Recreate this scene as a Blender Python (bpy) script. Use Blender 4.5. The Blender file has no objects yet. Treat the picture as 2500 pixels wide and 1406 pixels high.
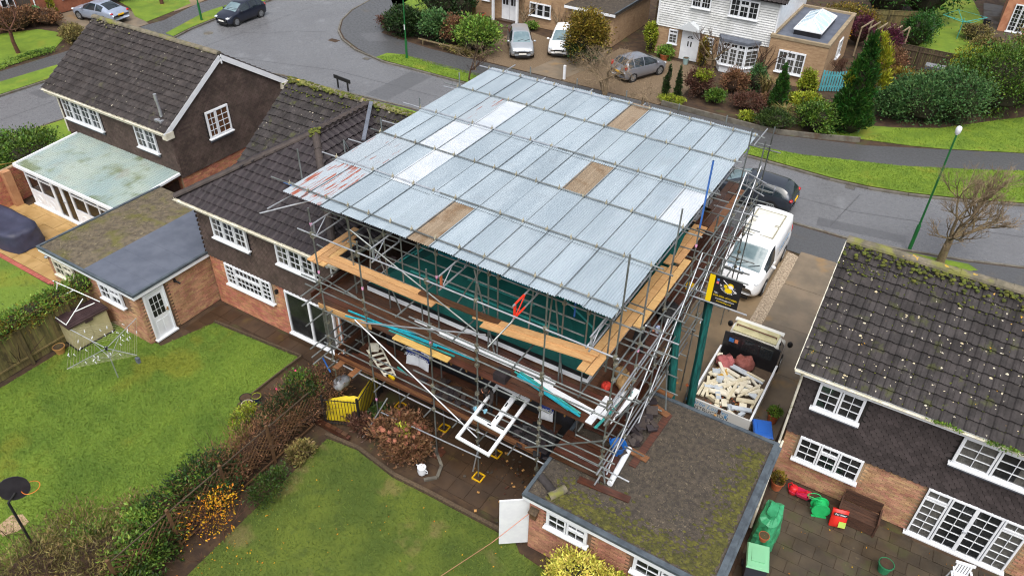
import bpy, math, random
import numpy as np
from mathutils import Vector, Matrix
from mathutils.geometry import tessellate_polygon
random.seed(7); rng = np.random.default_rng(7)
sc = bpy.context.scene
COL = sc.collection
R = math.radians

# ------------------------------------------------------------------ camera
CAM = Vector((0.0, 0.0, 19.3))
cd = bpy.data.cameras.new('camera'); cam = bpy.data.objects.new('camera', cd); COL.objects.link(cam)
cd.sensor_width = 36.0; cd.lens = 26.351; cd.clip_start = 0.1; cd.clip_end = 2000
RT = Vector((0.85190734, 0.5232885, 0.02056789)); UP = Vector((-0.33126044, 0.50803701, 0.79508799)); FW = Vector((-0.40561115, 0.68415462, -0.60614523))
cam.matrix_world = Matrix(((RT.x, UP.x, -FW.x, CAM.x), (RT.y, UP.y, -FW.y, CAM.y), (RT.z, UP.z, -FW.z, CAM.z), (0, 0, 0, 1)))
sc.camera = cam
# ------------------------------------------------------------------ sky, sun, exposure
SUN_EL, SUN_AZ = 62.0, 150.0        # degrees; azimuth clockwise from +Y
w = bpy.data.worlds.new('World'); sc.world = w; w.use_nodes = True
nt = w.node_tree; nt.nodes.clear()
sky = nt.nodes.new('ShaderNodeTexSky'); sky.sky_type = 'NISHITA'; sky.sun_disc = False
sky.sun_elevation = R(SUN_EL); sky.sun_rotation = R(SUN_AZ); sky.air_density = 1.0; sky.dust_density = 6.0; sky.ozone_density = 1.0
hs = nt.nodes.new('ShaderNodeHueSaturation'); hs.inputs['Saturation'].default_value = 0.42
bgn = nt.nodes.new('ShaderNodeBackground'); bgn.inputs['Strength'].default_value = 0.15
wo = nt.nodes.new('ShaderNodeOutputWorld')
nt.links.new(sky.outputs[0], hs.inputs['Color']); nt.links.new(hs.outputs[0], bgn.inputs['Color']); nt.links.new(bgn.outputs[0], wo.inputs['Surface'])
sl = bpy.data.lights.new('sun', 'SUN'); sl.energy = 1.15; sl.angle = R(60); sl.color = (1.0, 0.96, 0.9)
so = bpy.data.objects.new('sun', sl); COL.objects.link(so)
sd = Vector((math.sin(R(SUN_AZ)) * math.cos(R(SUN_EL)), math.cos(R(SUN_AZ)) * math.cos(R(SUN_EL)), math.sin(R(SUN_EL))))
so.rotation_euler = sd.to_track_quat('Z', 'Y').to_euler(); so.location = (0, 0, 60)
sc.view_settings.view_transform = 'Standard'; sc.view_settings.look = 'None'; sc.view_settings.gamma = 1.0
sc.view_settings.exposure = 0.45; sc.view_settings.use_curve_mapping = False
sc.render.engine = 'CYCLES'; sc.cycles.max_bounces = 6; sc.cycles.transparent_max_bounces = 8; sc.cycles.use_denoising = True; sc.cycles.filter_width = 1.15

# ------------------------------------------------------------------ helpers
def lin(c):
    return tuple(((v / 255) / 12.92 if v / 255 <= 0.04045 else ((v / 255 + 0.055) / 1.055) ** 2.4) for v in c[:3]) + (1.0,)

class MB:
    def __init__(self): self.v = []; self.f = []; self.m = []; self.mi = 0
    def add(self, vs, fs):
        b = len(self.v); self.v += [tuple(p) for p in vs]
        self.f += [tuple(i + b for i in f) for f in fs]; self.m += [self.mi] * len(fs); return self
    def box(self, a, b, M=None):
        x0, y0, z0 = a; x1, y1, z1 = b
        vs = [(x0,y0,z0),(x1,y0,z0),(x1,y1,z0),(x0,y1,z0),(x0,y0,z1),(x1,y0,z1),(x1,y1,z1),(x0,y1,z1)]
        if M is not None: vs = [tuple(M @ Vector(p)) for p in vs]
        return self.add(vs, [(0,3,2,1),(4,5,6,7),(0,1,5,4),(1,2,6,5),(2,3,7,6),(3,0,4,7)])
    def cbox(self, c, s, M=None):
        if M is None: return self.box((c[0]-s[0]/2,c[1]-s[1]/2,c[2]-s[2]/2),(c[0]+s[0]/2,c[1]+s[1]/2,c[2]+s[2]/2))
        return self.box((-s[0]/2,-s[1]/2,-s[2]/2),(s[0]/2,s[1]/2,s[2]/2), Matrix.Translation(c) @ M.to_4x4())
    def beam(self, p, q, w, h, up=(0,0,1)):       # rectangular bar from p to q
        p = Vector(p); q = Vector(q); d = (q - p); L = d.length; d.normalize(); u = Vector(up)
        s = d.cross(u)
        if s.length < 1e-4: s = d.cross(Vector((1,0,0)))
        s.normalize(); t = s.cross(d)
        M = Matrix(((d.x,s.x,t.x,p.x),(d.y,s.y,t.y,p.y),(d.z,s.z,t.z,p.z),(0,0,0,1)))
        return self.box((0,-w/2,-h/2),(L,w/2,h/2),M)
    def tube(self, p, q, r, n=7, r2=None, cap=True):
        p = Vector(p); q = Vector(q); d = (q - p)
        if d.length < 1e-6: return self
        d.normalize(); s = d.cross(Vector((0,0,1)))
        if s.length < 1e-3: s = d.cross(Vector((1,0,0)))
        s.normalize(); t = s.cross(d); r2 = r if r2 is None else r2
        vs = []
        for c, rr in ((p, r), (q, r2)):
            for i in range(n):
                a = 2*math.pi*i/n; vs.append(c + s*(math.cos(a)*rr) + t*(math.sin(a)*rr))
        fs = [(i,(i+1)%n,n+(i+1)%n,n+i) for i in range(n)]
        if cap: fs += [tuple(range(n-1,-1,-1)), tuple(range(n,2*n))]
        return self.add(vs, fs)
    def path(self, pts, r, n=7):
        for a, b in zip(pts[:-1], pts[1:]): self.tube(a, b, r, n)
        return self
    def prism(self, poly, z0, z1):
        n = len(poly)
        vs = [(x,y,z0) for x,y in poly] + [(x,y,z1) for x,y in poly]
        fs = [(i,(i+1)%n,n+(i+1)%n,n+i) for i in range(n)]
        for t in tessellate_polygon([[Vector((x,y,0)) for x,y in poly]]):
            a,b,c = t; fs.append((a+n,b+n,c+n)); fs.append((a,c,b))
        return self.add(vs, fs)
    def sheet(self, poly, z):
        vs = [(x,y,z) for x,y in poly]
        fs = []
        for a,b,c in tessellate_polygon([[Vector(p) for p in vs]]):
            A,B,Cc = (Vector(vs[i]) for i in (a,b,c))
            fs.append((a,b,c) if (B-A).cross(Cc-A).z > 0 else (a,c,b))
        return self.add(vs, fs)
    def poly3(self, pts): return self.add(pts, [tuple(range(len(pts)))])
    def lathe(self, prof, c=(0,0,0), n=14, cap=True):
        vs = []; k = len(prof)
        for r, z in prof:
            for i in range(n):
                a = 2*math.pi*i/n; vs.append((c[0]+r*math.cos(a), c[1]+r*math.sin(a), c[2]+z))
        fs = [(j*n+i, j*n+(i+1)%n, (j+1)*n+(i+1)%n, (j+1)*n+i) for j in range(k-1) for i in range(n)]
        if cap: fs += [tuple(range(n-1,-1,-1)), tuple(range((k-1)*n, k*n))]
        return self.add(vs, fs)
    def ball(self, c, r, n=8, k=6, jit=0.0):
        rx, ry, rz = (r,r,r) if not hasattr(r,'__len__') else r
        vs = [(c[0],c[1],c[2]-rz)]
        for j in range(1,k):
            b = -math.pi/2 + math.pi*j/k
            for i in range(n):
                a = 2*math.pi*i/n; q = 1 + (random.uniform(-jit,jit) if jit else 0)
                vs.append((c[0]+rx*q*math.cos(b)*math.cos(a), c[1]+ry*q*math.cos(b)*math.sin(a), c[2]+rz*q*math.sin(b)))
        vs.append((c[0],c[1],c[2]+rz)); e = len(vs)-1
        fs = [(0,1+(i+1)%n,1+i) for i in range(n)]
        for j in range(k-2):
            for i in range(n): fs.append((1+j*n+i,1+j*n+(i+1)%n,1+(j+1)*n+(i+1)%n,1+(j+1)*n+i))
        o = 1+(k-2)*n
        fs += [(o+i,o+(i+1)%n,e) for i in range(n)]
        return self.add(vs, fs)
    def mesh(self, name):
        me = bpy.data.meshes.new(name); me.from_pydata(self.v, [], self.f)
        if any(self.m): me.polygons.foreach_set('material_index', self.m)
        me.update(); return me
    def build(self, name, mat, parent=None, smooth=False, **kw):
        me = self.mesh(name)
        return link(name, me, mat, parent, smooth, **kw)

WORLD_OFF = {}
def link(name, me, mat, parent=None, smooth=False, label=None, cat=None, group=None, kind=None, M=None):
    if mat is not None and len(me.materials) == 0:
        for m in (mat if isinstance(mat, (list, tuple)) else [mat]): me.materials.append(m)
    if smooth: me.polygons.foreach_set('use_smooth', [True]*len(me.polygons))
    o = bpy.data.objects.new(name, me); COL.objects.link(o)
    if M is not None: o.matrix_basis = M
    par(o, parent); tag(o, label, cat, group, kind)
    return o
def par(o, parent):
    if parent is not None:
        o.parent = parent
        if parent.name in WORLD_OFF: o.matrix_parent_inverse = Matrix.Translation(-WORLD_OFF[parent.name])
def tag(o, label=None, cat=None, group=None, kind=None):
    if label: o['label'] = label
    if cat: o['category'] = cat
    if group: o['group'] = group
    if kind: o['kind'] = kind
    return o
def thing(name, label, cat, loc=(0,0,0), rotz=0.0, group=None, local=False, kind=None):
    o = bpy.data.objects.new(name, None); COL.objects.link(o); o.empty_display_size = 0.2
    o.location = loc; o.rotation_euler = (0,0,rotz)
    if not local: WORLD_OFF[o.name] = Vector(loc)
    return tag(o, label, cat, group, kind)
def fix(o):       # a part whose own children are given in world coordinates too (part is at identity in the world)
    return o
def pieces(name, plural, parent, me, Ms, mat, limit=300, smooth=False):
    """alike pieces that share one mesh: the nearest `limit` become objects, the rest one joined part"""
    if len(me.materials) == 0: me.materials.append(mat)
    if smooth: me.polygons.foreach_set('use_smooth', [True]*len(me.polygons))
    def key(m):
        t = m.to_translation() - CAM; d = t.dot(FW); u = abs(t.dot(RT)/max(d,.1)); v = abs(t.dot(UP)/max(d,.1))
        return (0 if (u < 0.70 and v < 0.40) else 1000) + t.length
    Ms = sorted(Ms, key=key)
    for m in Ms[:limit]:
        o = bpy.data.objects.new(name, me); COL.objects.link(o); o.matrix_basis = m; par(o, parent)
    rest = Ms[limit:]
    if rest:
        nv = len(me.vertices); co = np.empty(nv*3); me.vertices.foreach_get('co', co); co = co.reshape(-1,3)
        fs = [tuple(p.vertices) for p in me.polygons]
        A = np.array([np.array(m) for m in rest])
        V = np.einsum('kij,nj->kni', A[:,:3,:3], co) + A[:,None,:3,3]
        F = []
        for k in range(len(rest)):
            b = k*nv; F += [tuple(i+b for i in f) for f in fs]
        j = bpy.data.meshes.new(plural); j.from_pydata(V.reshape(-1,3).tolist(), [], F); j.update()
        link(plural, j, mat, parent, smooth, kind='stuff')
def frame(o, u, v, n=None):   # matrix with columns u, v, n at origin o
    u = Vector(u); v = Vector(v); n = u.cross(v) if n is None else Vector(n); o = Vector(o)
    return Matrix(((u.x,v.x,n.x,o.x),(u.y,v.y,n.y,o.y),(u.z,v.z,n.z,o.z),(0,0,0,1)))
def inpoly(x, y, P):
    c = False; j = len(P)-1
    for i in range(len(P)):
        if (P[i][1] > y) != (P[j][1] > y) and x < (P[j][0]-P[i][0])*(y-P[i][1])/(P[j][1]-P[i][1])+P[i][0]: c = not c
        j = i
    return c
def struct(name, poly, z, mat, label=None):
    return MB().sheet(poly, z).build(name, mat, kind='structure')

# ------------------------------------------------------------------ materials
def M(name, c1, c2=None, scale=4.0, rough=0.7, rough2=None, metal=0.0, spec=0.5, bump=0.0, bscale=None, bdist=0.02, piece=0.0, huevar=0.0, spots=(), detail=6.0, stretch=None, alpha=None, emit=None, trans=0.0, coat=0.0, lo=0.35, hi=0.65, objc=False):
    m = bpy.data.materials.new(name); m.use_nodes = True
    t = m.node_tree; N = t.nodes; L = t.links; N.clear()
    out = N.new('ShaderNodeOutputMaterial'); b = N.new('ShaderNodeBsdfPrincipled'); L.new(b.outputs[0], out.inputs['Surface'])
    g = N.new('ShaderNodeNewGeometry')
    pos = g.outputs['Position']
    if objc:
        tc = N.new('ShaderNodeTexCoord'); pos = tc.outputs['Object']
    if stretch:
        mp = N.new('ShaderNodeMapping'); mp.inputs['Scale'].default_value = stretch[:3]
        if len(stretch) > 3: mp.inputs['Rotation'].default_value = stretch[3:6]
        L.new(pos, mp.inputs['Vector']); spos = mp.outputs[0]
    else: spos = pos
    def noise(sc_, det=detail, p=None):
        n = N.new('ShaderNodeTexNoise'); n.inputs['Scale'].default_value = sc_; n.inputs['Detail'].default_value = det; n.inputs['Roughness'].default_value = 0.6
        L.new(p or spos, n.inputs['Vector']); return n.outputs['Fac']
    def rmp(s, a, c):
        r = N.new('ShaderNodeMapRange'); r.inputs['From Min'].default_value = a; r.inputs['From Max'].default_value = c; r.interpolation_type = 'SMOOTHSTEP'
        L.new(s, r.inputs['Value']); return r.outputs[0]
    def mixc(f, a, c):
        x = N.new('ShaderNodeMix'); x.data_type = 'RGBA'
        if hasattr(f, 'is_linked') or not isinstance(f, float): L.new(f, x.inputs['Factor'])
        else: x.inputs['Factor'].default_value = f
        for s, k in ((a, 'A'), (c, 'B')):
            inp = [i for i in x.inputs if i.name == k and i.type == 'RGBA'][0]
            if isinstance(s, tuple): inp.default_value = s
            else: L.new(s, inp)
        return [o for o in x.outputs if o.type == 'RGBA'][0]
    fac = rmp(noise(scale), lo, hi)
    col = mixc(fac, lin(c1), lin(c2 if c2 else c1))
    if piece > 0 or huevar > 0:
        oi = N.new('ShaderNodeObjectInfo'); ad = N.new('ShaderNodeMath'); ad.operation = 'ADD'
        L.new(g.outputs['Random Per Island'], ad.inputs[0]); L.new(oi.outputs['Random'], ad.inputs[1])
        fr = N.new('ShaderNodeMath'); fr.operation = 'FRACT'; L.new(ad.outputs[0], fr.inputs[0])
        h = N.new('ShaderNodeHueSaturation')
        mr = N.new('ShaderNodeMapRange'); mr.inputs['To Min'].default_value = 1-piece; mr.inputs['To Max'].default_value = 1+piece; L.new(fr.outputs[0], mr.inputs['Value'])
        L.new(mr.outputs[0], h.inputs['Value'])
        if huevar:
            m7 = N.new('ShaderNodeMath'); m7.operation = 'MULTIPLY'; m7.inputs[1].default_value = 7.13; L.new(fr.outputs[0], m7.inputs[0])
            f2 = N.new('ShaderNodeMath'); f2.operation = 'FRACT'; L.new(m7.outputs[0], f2.inputs[0])
            mh = N.new('ShaderNodeMapRange'); mh.inputs['To Min'].default_value = 0.5-huevar; mh.inputs['To Max'].default_value = 0.5+huevar; L.new(f2.outputs[0], mh.inputs['Value'])
            L.new(mh.outputs[0], h.inputs['Hue'])
        L.new(col, h.inputs['Color']); col = h.outputs[0]
    for s in spots:       # (colour, scale, from, to, strength)
        f = rmp(noise(s[1], 3.0, pos), s[2], s[3])
        if len(s) > 4:
            k = N.new('ShaderNodeMath'); k.operation = 'MULTIPLY'; k.inputs[1].default_value = s[4]; L.new(f, k.inputs[0]); f = k.outputs[0]
        col = mixc(f, col, lin(s[0]))
    L.new(col, b.inputs['Base Color'])
    if rough2 is not None:
        mr = N.new('ShaderNodeMapRange'); mr.inputs['To Min'].default_value = rough; mr.inputs['To Max'].default_value = rough2
        L.new(rmp(noise(scale*0.35, 4.0, pos), 0.42, 0.6), mr.inputs['Value']); L.new(mr.outputs[0], b.inputs['Roughness'])
    else: b.inputs['Roughness'].default_value = rough
    b.inputs['Metallic'].default_value = metal; b.inputs['Specular IOR Level'].default_value = spec
    if coat: b.inputs['Coat Weight'].default_value = coat; b.inputs['Coat Roughness'].default_value = 0.06
    if bump:
        bp = N.new('ShaderNodeBump'); bp.inputs['Strength'].default_value = bump; bp.inputs['Distance'].default_value = bdist
        L.new(noise(bscale or scale*6, 5.0), bp.inputs['Height']); L.new(bp.outputs[0], b.inputs['Normal'])
    if alpha is not None: b.inputs['Alpha'].default_value = alpha
    if trans: b.inputs['Transmission Weight'].default_value = trans
    if emit: b.inputs['Emission Color'].default_value = lin(emit[0]); b.inputs['Emission Strength'].default_value = emit[1]
    return m

LICHEN = ((205,200,180), 9.0, 0.665, 0.69, 0.9); LICHEN2 = ((205,150,50), 5.0, 0.715, 0.735, 0.9)
T = {}
T['soil'] = M('soil', (52,38,28), (74,56,38), 2.0, 0.9, bump=0.5, bscale=14, spots=(((70,74,34), 0.8, 0.55, 0.7, 0.6),))
T['road'] = M('wet_asphalt', (98,99,102), (112,113,116), 14.0, 0.24, 0.5, bump=0.3, bscale=90, bdist=0.006, stretch=(0.5,1.6,1.0), spots=(((92,92,95), 0.22, 0.45, 0.65, 0.4), ((134,136,140), 0.5, 0.60, 0.70, 0.35), ((86,82,78), 2.5, 0.68, 0.74, 0.3)))
T['pave'] = M('pavement_asphalt', (70,71,73), (86,87,89), 16.0, 0.3, 0.55, bump=0.3, bscale=70, bdist=0.006, spots=(((96,84,66), 0.6, 0.6, 0.75, 0.45),))
T['verge'] = M('verge_grass', (88,114,26), (108,132,32), 0.9, 0.85, bump=0.6, bscale=30, bdist=0.03, spots=(((84,112,26), 2.2, 0.55, 0.7, 0.5), ((132,130,40), 0.4, 0.56, 0.7, 0.6)))
T['lawn'] = M('lawn_grass', (80,106,28), (102,126,36), 0.35, 0.85, bump=0.8, bscale=26, bdist=0.04, spots=(((118,122,30), 0.4, 0.54, 0.68, 0.7), ((70,96,30), 1.6, 0.55, 0.7, 0.5), ((128,108,70), 0.7, 0.69, 0.74, 0.5)))
T['lawn_c'] = M('worn_lawn_grass', (66,84,22), (92,106,30), 0.55, 0.85, bump=0.8, bscale=26, bdist=0.04, spots=(((58,74,24), 1.6, 0.55, 0.7, 0.6), ((132,112,76), 0.62, 0.58, 0.70, 0.45)))
T['blade'] = M('grass_blades', (82,108,28), (106,130,38), 0.35, 0.8, piece=0.14, huevar=0.012, spots=(((122,124,34), 0.4, 0.54, 0.68, 0.6),))
T['blade_c'] = M('patchy_grass_blades', (66,86,24), (88,104,32), 0.5, 0.8, piece=0.14, huevar=0.012, spots=(((130,110,74), 0.62, 0.58, 0.70, 0.35),))
T['blade_v'] = M('verge_blades', (88,116,28), (110,136,34), 0.8, 0.8, piece=0.14, huevar=0.012, spots=(((136,134,44), 0.4, 0.56, 0.7, 0.5),))
T['brick'] = M('orange_brick', (188,132,102), (168,110,84), 2.0, 0.85, piece=0.2, huevar=0.02, bump=0.3, bscale=60, bdist=0.004)
T['brick_tan'] = M('tan_brick', (184,144,112), (160,118,90), 2.0, 0.85, piece=0.2, huevar=0.02, bump=0.3, bscale=60, bdist=0.004)
T['brick_pink'] = M('pinkish_brick', (178,130,104), (156,110,88), 1.5, 0.85, piece=0.22, huevar=0.015, bump=0.3, bscale=60, bdist=0.004)
T['mortar'] = M('mortar', (172,148,118), (150,126,100), 8.0, 0.95)
T['mortar_d'] = M('dark_mortar', (128,102,80), (108,86,68), 8.0, 0.95)
T['tile'] = M('concrete_roof_tile', (50,46,46), (64,59,58), 3.0, 0.7, 0.9, spec=0.3, piece=0.2, bump=0.35, bscale=90, bdist=0.004, spots=(((96,98,58), 1.1, 0.62, 0.76, 0.35), ((196,190,170), 7.0, 0.70, 0.715, 0.85)))
T['tile_b'] = M('newer_brown_roof_tile', (44,39,42), (54,48,51), 3.0, 0.6, spec=0.35, piece=0.16, bump=0.25, bscale=90, bdist=0.004)
T['tile_l'] = M('lichened_roof_tile', (48,45,45), (62,58,58), 3.0, 0.7, 0.9, spec=0.3, piece=0.2, bump=0.4, bscale=90, bdist=0.004, spots=(((84,90,38), 2.2, 0.58, 0.72, 0.4), ((206,198,178), 6.0, 0.70, 0.712, 0.8), ((206,150,48), 4.4, 0.735, 0.745, 0.8)))
T['ridge'] = M('weathered_ridge_tile', (120,112,96), (92,88,74), 4.0, 0.85, piece=0.1, bump=0.5, bscale=40, spots=(((118,120,50), 1.6, 0.5, 0.66, 0.8), ((200,160,50), 3.0, 0.66, 0.7, 0.7)))
T['ridge_b'] = M('brown_ridge_tile', (54,47,45), (70,61,57), 3.0, 0.7, piece=0.08, bump=0.4, bscale=50)
T['moss'] = M('moss', (94,98,34), (68,76,26), 6.0, 0.95, piece=0.3, huevar=0.02, bump=0.8, bscale=60)
T['under'] = M('roof_underlay', (34,31,30), (44,40,38), 4.0, 0.9)
T['shingle'] = M('dark_hung_tile', (74,63,58), (90,77,71), 1.2, 0.7, 0.9, spec=0.3, piece=0.2, huevar=0.01, bump=0.3, bscale=70, bdist=0.004)
T['shingle_g'] = M('grey_hung_tile', (70,63,63), (60,54,54), 1.5, 0.7, 0.9, spec=0.3, piece=0.22, bump=0.3, bscale=70, bdist=0.004)
T['upvc'] = M('white_plastic', (232,236,240), (222,226,232), 3.0, 0.4)
T['upvc_o'] = M('weathered_white_paint', (222,218,204), (200,196,176), 5.0, 0.6, spots=(((120,118,92), 4.0, 0.62, 0.72, 0.7),))
T['glass'] = M('window_glass', (20,26,30), (34,40,44), 1.0, 0.04, spec=0.8, alpha=0.36)
T['room'] = M('dim_room', (26,28,30), (92,90,86), 1.3, 0.9)
T['curtain'] = M('pale_curtain', (196,192,182), (168,164,156), 6.0, 0.9)
T['net'] = M('grey_net_blind', (150,160,164), (112,122,126), 2.2, 0.9)
T['blind'] = M('closed_brown_blind', (206,140,90), (190,122,72), 3.0, 0.8)
T['lead'] = M('lead_flashing', (104,110,122), (88,94,104), 3.0, 0.6)
T['steel'] = M('galvanised_tube', (150,156,156), (122,126,124), 2.5, 0.35, 0.55, metal=0.75, piece=0.18, spots=(((128,104,84), 3.0, 0.68, 0.75, 0.6),))
T['steel_w'] = M('bright_aluminium', (190,194,200), (172,176,182), 4.0, 0.3, metal=0.6, piece=0.06)
T['coupler'] = M('coupler_steel', (112,112,104), (150,146,128), 14.0, 0.5, metal=0.6, piece=0.3)
T['clip'] = M('cream_sheet_clip', (166,160,138), (128,122,104), 12.0, 0.7, piece=0.2)
T['pink'] = M('pink_tape', (224,160,196), (206,140,180), 9.0, 0.7)
T['board'] = M('new_scaffold_board', (206,166,114), (190,146,94), 3.0, 0.65, piece=0.12, huevar=0.012, stretch=(1.0,9.0,9.0), bump=0.2, bscale=12, spots=(((156,104,60), 3.0, 0.70, 0.78, 0.4),))
T['board_w'] = M('wet_brown_board', (86,54,38), (64,42,31), 2.5, 0.3, 0.65, piece=0.22, huevar=0.012, stretch=(1.0,7.0,7.0), bump=0.3, bscale=12, spots=(((60,36,24), 1.3, 0.6, 0.72, 0.6),))
T['board_o'] = M('damp_orange_board', (132,90,58), (106,70,44), 2.5, 0.4, 0.65, piece=0.16, stretch=(1.0,7.0,7.0), bump=0.3, bscale=12)
T['teal'] = M('teal_roofing_membrane', (8,72,68), (14,88,82), 1.6, 0.6, spec=0.25, bump=0.35, bscale=7, bdist=0.02)
T['batten'] = M('teal_treated_batten', (64,164,158), (44,140,136), 3.0, 0.6, piece=0.2)
T['batten_b'] = M('bright_teal_batten', (40,170,190), (30,150,170), 3.0, 0.55, piece=0.12)
T['sheet'] = M('galvanised_sheet', (156,170,180), (169,182,191), 0.5, 0.42, 0.58, metal=0.25, piece=0.05, stretch=(3.0,0.5,1.0), detail=2.0, spots=(((148,158,166), 0.9, 0.58, 0.72, 0.35),))
T['sheet_n'] = M('new_bright_sheet', (212,218,224), (200,208,216), 1.5, 0.3, metal=0.3)
T['sheet_b'] = M('rust_brown_sheet', (136,120,100), (150,134,114), 1.2, 0.6, metal=0.15, stretch=(9.0,0.5,1.0), spots=(((112,86,58), 1.4, 0.5, 0.66, 0.6),))
T['sheet_r'] = M('rust_streaked_sheet', (172,182,190), (160,92,74), 2.2, 0.5, metal=0.25, stretch=(8.0,0.42,1.0), lo=0.52, hi=0.60, detail=3.0)
T['sheet_s'] = M('lightly_rusted_sheet', (172,183,191), (160,100,84), 2.2, 0.5, metal=0.35, stretch=(9.0,0.4,1.0), lo=0.62, hi=0.65, detail=3.0)
T['felt'] = M('grey_blue_felt', (82,88,101), (94,100,113), 1.2, 0.35, 0.6, bump=0.2, bscale=40, bdist=0.005)
T['felt_m'] = M('mossy_gravel_felt', (82,74,62), (108,98,80), 5.0, 0.8, bump=0.8, bscale=24, spots=(((96,94,40), 0.8, 0.5, 0.66, 0.8), ((150,140,108), 7.0, 0.64, 0.7, 0.6)))
T['felt_d'] = M('dark_grass_littered_felt', (54,48,43), (80,72,62), 7.0, 0.75, bump=0.9, bscale=22, bdist=0.03, spots=(((58,54,50), 0.8, 0.5, 0.65, 0.5), ((140,128,104), 9.0, 0.62, 0.7, 0.6)))
T['felt_e'] = M('felt_kerb', (62,70,78), (84,94,102), 3.0, 0.5, bump=0.3, bscale=30)
T['concrete'] = M('wet_tan_concrete', (138,118,90), (116,100,78), 0.9, 0.4, 0.75, bump=0.2, bscale=50, bdist=0.004, spots=(((112,96,74), 0.5, 0.55, 0.7, 0.6),))
T['concrete_g'] = M('grey_concrete', (124,110,92), (104,94,80), 0.9, 0.45, 0.75, piece=0.08, bump=0.25, bscale=50, bdist=0.004, spots=(((150,118,70), 0.6, 0.58, 0.72, 0.5),))
T['gravel'] = M('pale_gravel', (188,172,150), (128,112,94), 12.0, 0.9, bump=0.9, bscale=40, bdist=0.03)
T['gravel_d'] = M('brown_shingle', (130,112,88), (84,68,52), 18.0, 0.85, bump=0.9, bscale=30, bdist=0.03)
T['slab'] = M('dark_patio_slab', (58,50,40), (74,64,50), 1.1, 0.4, 0.75, piece=0.16, bump=0.35, bscale=40, bdist=0.005, spots=(((64,68,36), 1.3, 0.54, 0.68, 0.5), ((120,106,80), 2.5, 0.66, 0.74, 0.4)))
T['slab_b'] = M('brown_wet_slab', (58,44,32), (72,55,40), 1.2, 0.4, 0.7, piece=0.1, bump=0.3, bscale=40, bdist=0.005, spots=(((100,84,40), 0.8, 0.6, 0.72, 0.5),))
T['slab_y'] = M('ochre_patio_slab', (174,142,92), (156,124,74), 1.4, 0.55, 0.8, piece=0.07, bump=0.25, bscale=40, bdist=0.004, spots=(((120,100,40), 0.8, 0.56, 0.7, 0.7),))
T['red_block'] = M('red_block_edging', (170,92,80), (150,78,66), 3.0, 0.8, piece=0.12)
T['kerb'] = M('kerb_stone', (112,108,98), (90,86,78), 3.0, 0.7, piece=0.12, spots=(((84,62,42), 1.2, 0.56, 0.7, 0.7),))
T['fence'] = M('greened_fence_board', (92,84,52), (116,106,64), 2.0, 0.85, piece=0.25, huevar=0.015, stretch=(8,8,1.2), spots=(((58,50,34), 1.5, 0.55, 0.7, 0.7),))
T['fence_d'] = M('dark_fence_board', (66,54,42), (86,72,54), 2.0, 0.85, piece=0.22, stretch=(8,8,1.2))
T['trellis'] = M('brown_trellis', (110,82,52), (82,58,38), 3.0, 0.8, piece=0.15)
T['black'] = M('black_rubber', (22,22,24), (32,32,34), 4.0, 0.6)
T['blackgloss'] = M('black_plastic', (26,26,30), (36,36,40), 4.0, 0.3)
T['grn_pole'] = M('green_lamp_post', (24,92,44), (30,104,52), 3.0, 0.45)
T['terra'] = M('terracotta', (176,96,58), (156,84,50), 6.0, 0.8)
T['tan_pot'] = M('tan_clay_pot', (182,138,80), (160,118,66), 6.0, 0.8)
T['bark'] = M('grey_bark', (92,78,58), (120,106,78), 9.0, 0.9, bump=0.6, bscale=30, spots=(((142,146,96), 5.0, 0.6, 0.7, 0.7),))
T['bark_r'] = M('brown_bark', (96,62,46), (76,50,38), 9.0, 0.9, bump=0.6, bscale=30)
T['twig'] = M('grey_brown_twig', (142,124,100), (112,96,74), 5.0, 0.9, piece=0.2)
T['twig_d'] = M('dark_brown_twig', (76,54,40), (58,42,32), 5.0, 0.9, piece=0.25)
def leafmat(name, a, b, pv=0.35, hv=0.03):
    d = tuple(int(v*.72) for v in a); return M(name, d, b, 2.4, 0.5, piece=pv+.05, huevar=hv, spec=0.3, spots=((tuple(min(255,int(v*1.12)+8) for v in b), 5.0, .60, .72, .5), ((92,78,48), 3.3, .66, .74, .35)))
T['l_green'] = leafmat('mid_green_leaf', (66,98,34), (94,124,44))
T['l_lime'] = leafmat('fresh_green_leaf', (88,126,44), (118,148,58))
T['l_dark'] = leafmat('dark_green_leaf', (34,58,28), (50,74,34))
T['l_blue'] = leafmat('glossy_bluish_leaf', (60,98,52), (84,120,66))
T['l_con'] = leafmat('conifer_green', (38,78,26), (54,96,32))
T['l_gold'] = leafmat('golden_conifer', (138,146,32), (160,162,44))
T['l_yel'] = leafmat('yellow_green_leaf', (204,196,60), (232,222,110), 0.2)
T['l_lemon'] = leafmat('lime_yellow_leaf', (130,148,36), (156,166,52), 0.25)
T['l_olive'] = leafmat('bronze_olive_leaf', (104,92,30), (130,112,38))
T['l_brown'] = leafmat('dead_brown_leaf', (110,78,54), (134,98,70), 0.3, 0.015)
T['l_rust'] = leafmat('rusty_brown_leaf', (108,68,52), (92,66,54), 0.3, 0.015)
T['l_red'] = leafmat('red_hedge_leaf', (166,58,32), (140,46,28))
T['l_purp'] = leafmat('purple_leaf', (104,44,66), (84,36,56))
T['l_amber'] = leafmat('amber_leaf', (226,170,36), (206,146,30), 0.2)
T['l_dry'] = leafmat('dry_olive_stems', (110,100,56), (136,124,74))
T['l_ivy'] = leafmat('ivy_leaf', (44,66,26), (64,86,32))
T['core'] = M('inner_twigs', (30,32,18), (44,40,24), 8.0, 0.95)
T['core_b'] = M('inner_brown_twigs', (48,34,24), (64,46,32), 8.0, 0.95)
def paint(n, c, metal=0.0, r=0.28): return M(n, c, tuple(min(255,int(v*1.04)) for v in c), 2.0, r, metal=metal, coat=0.6)
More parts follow.
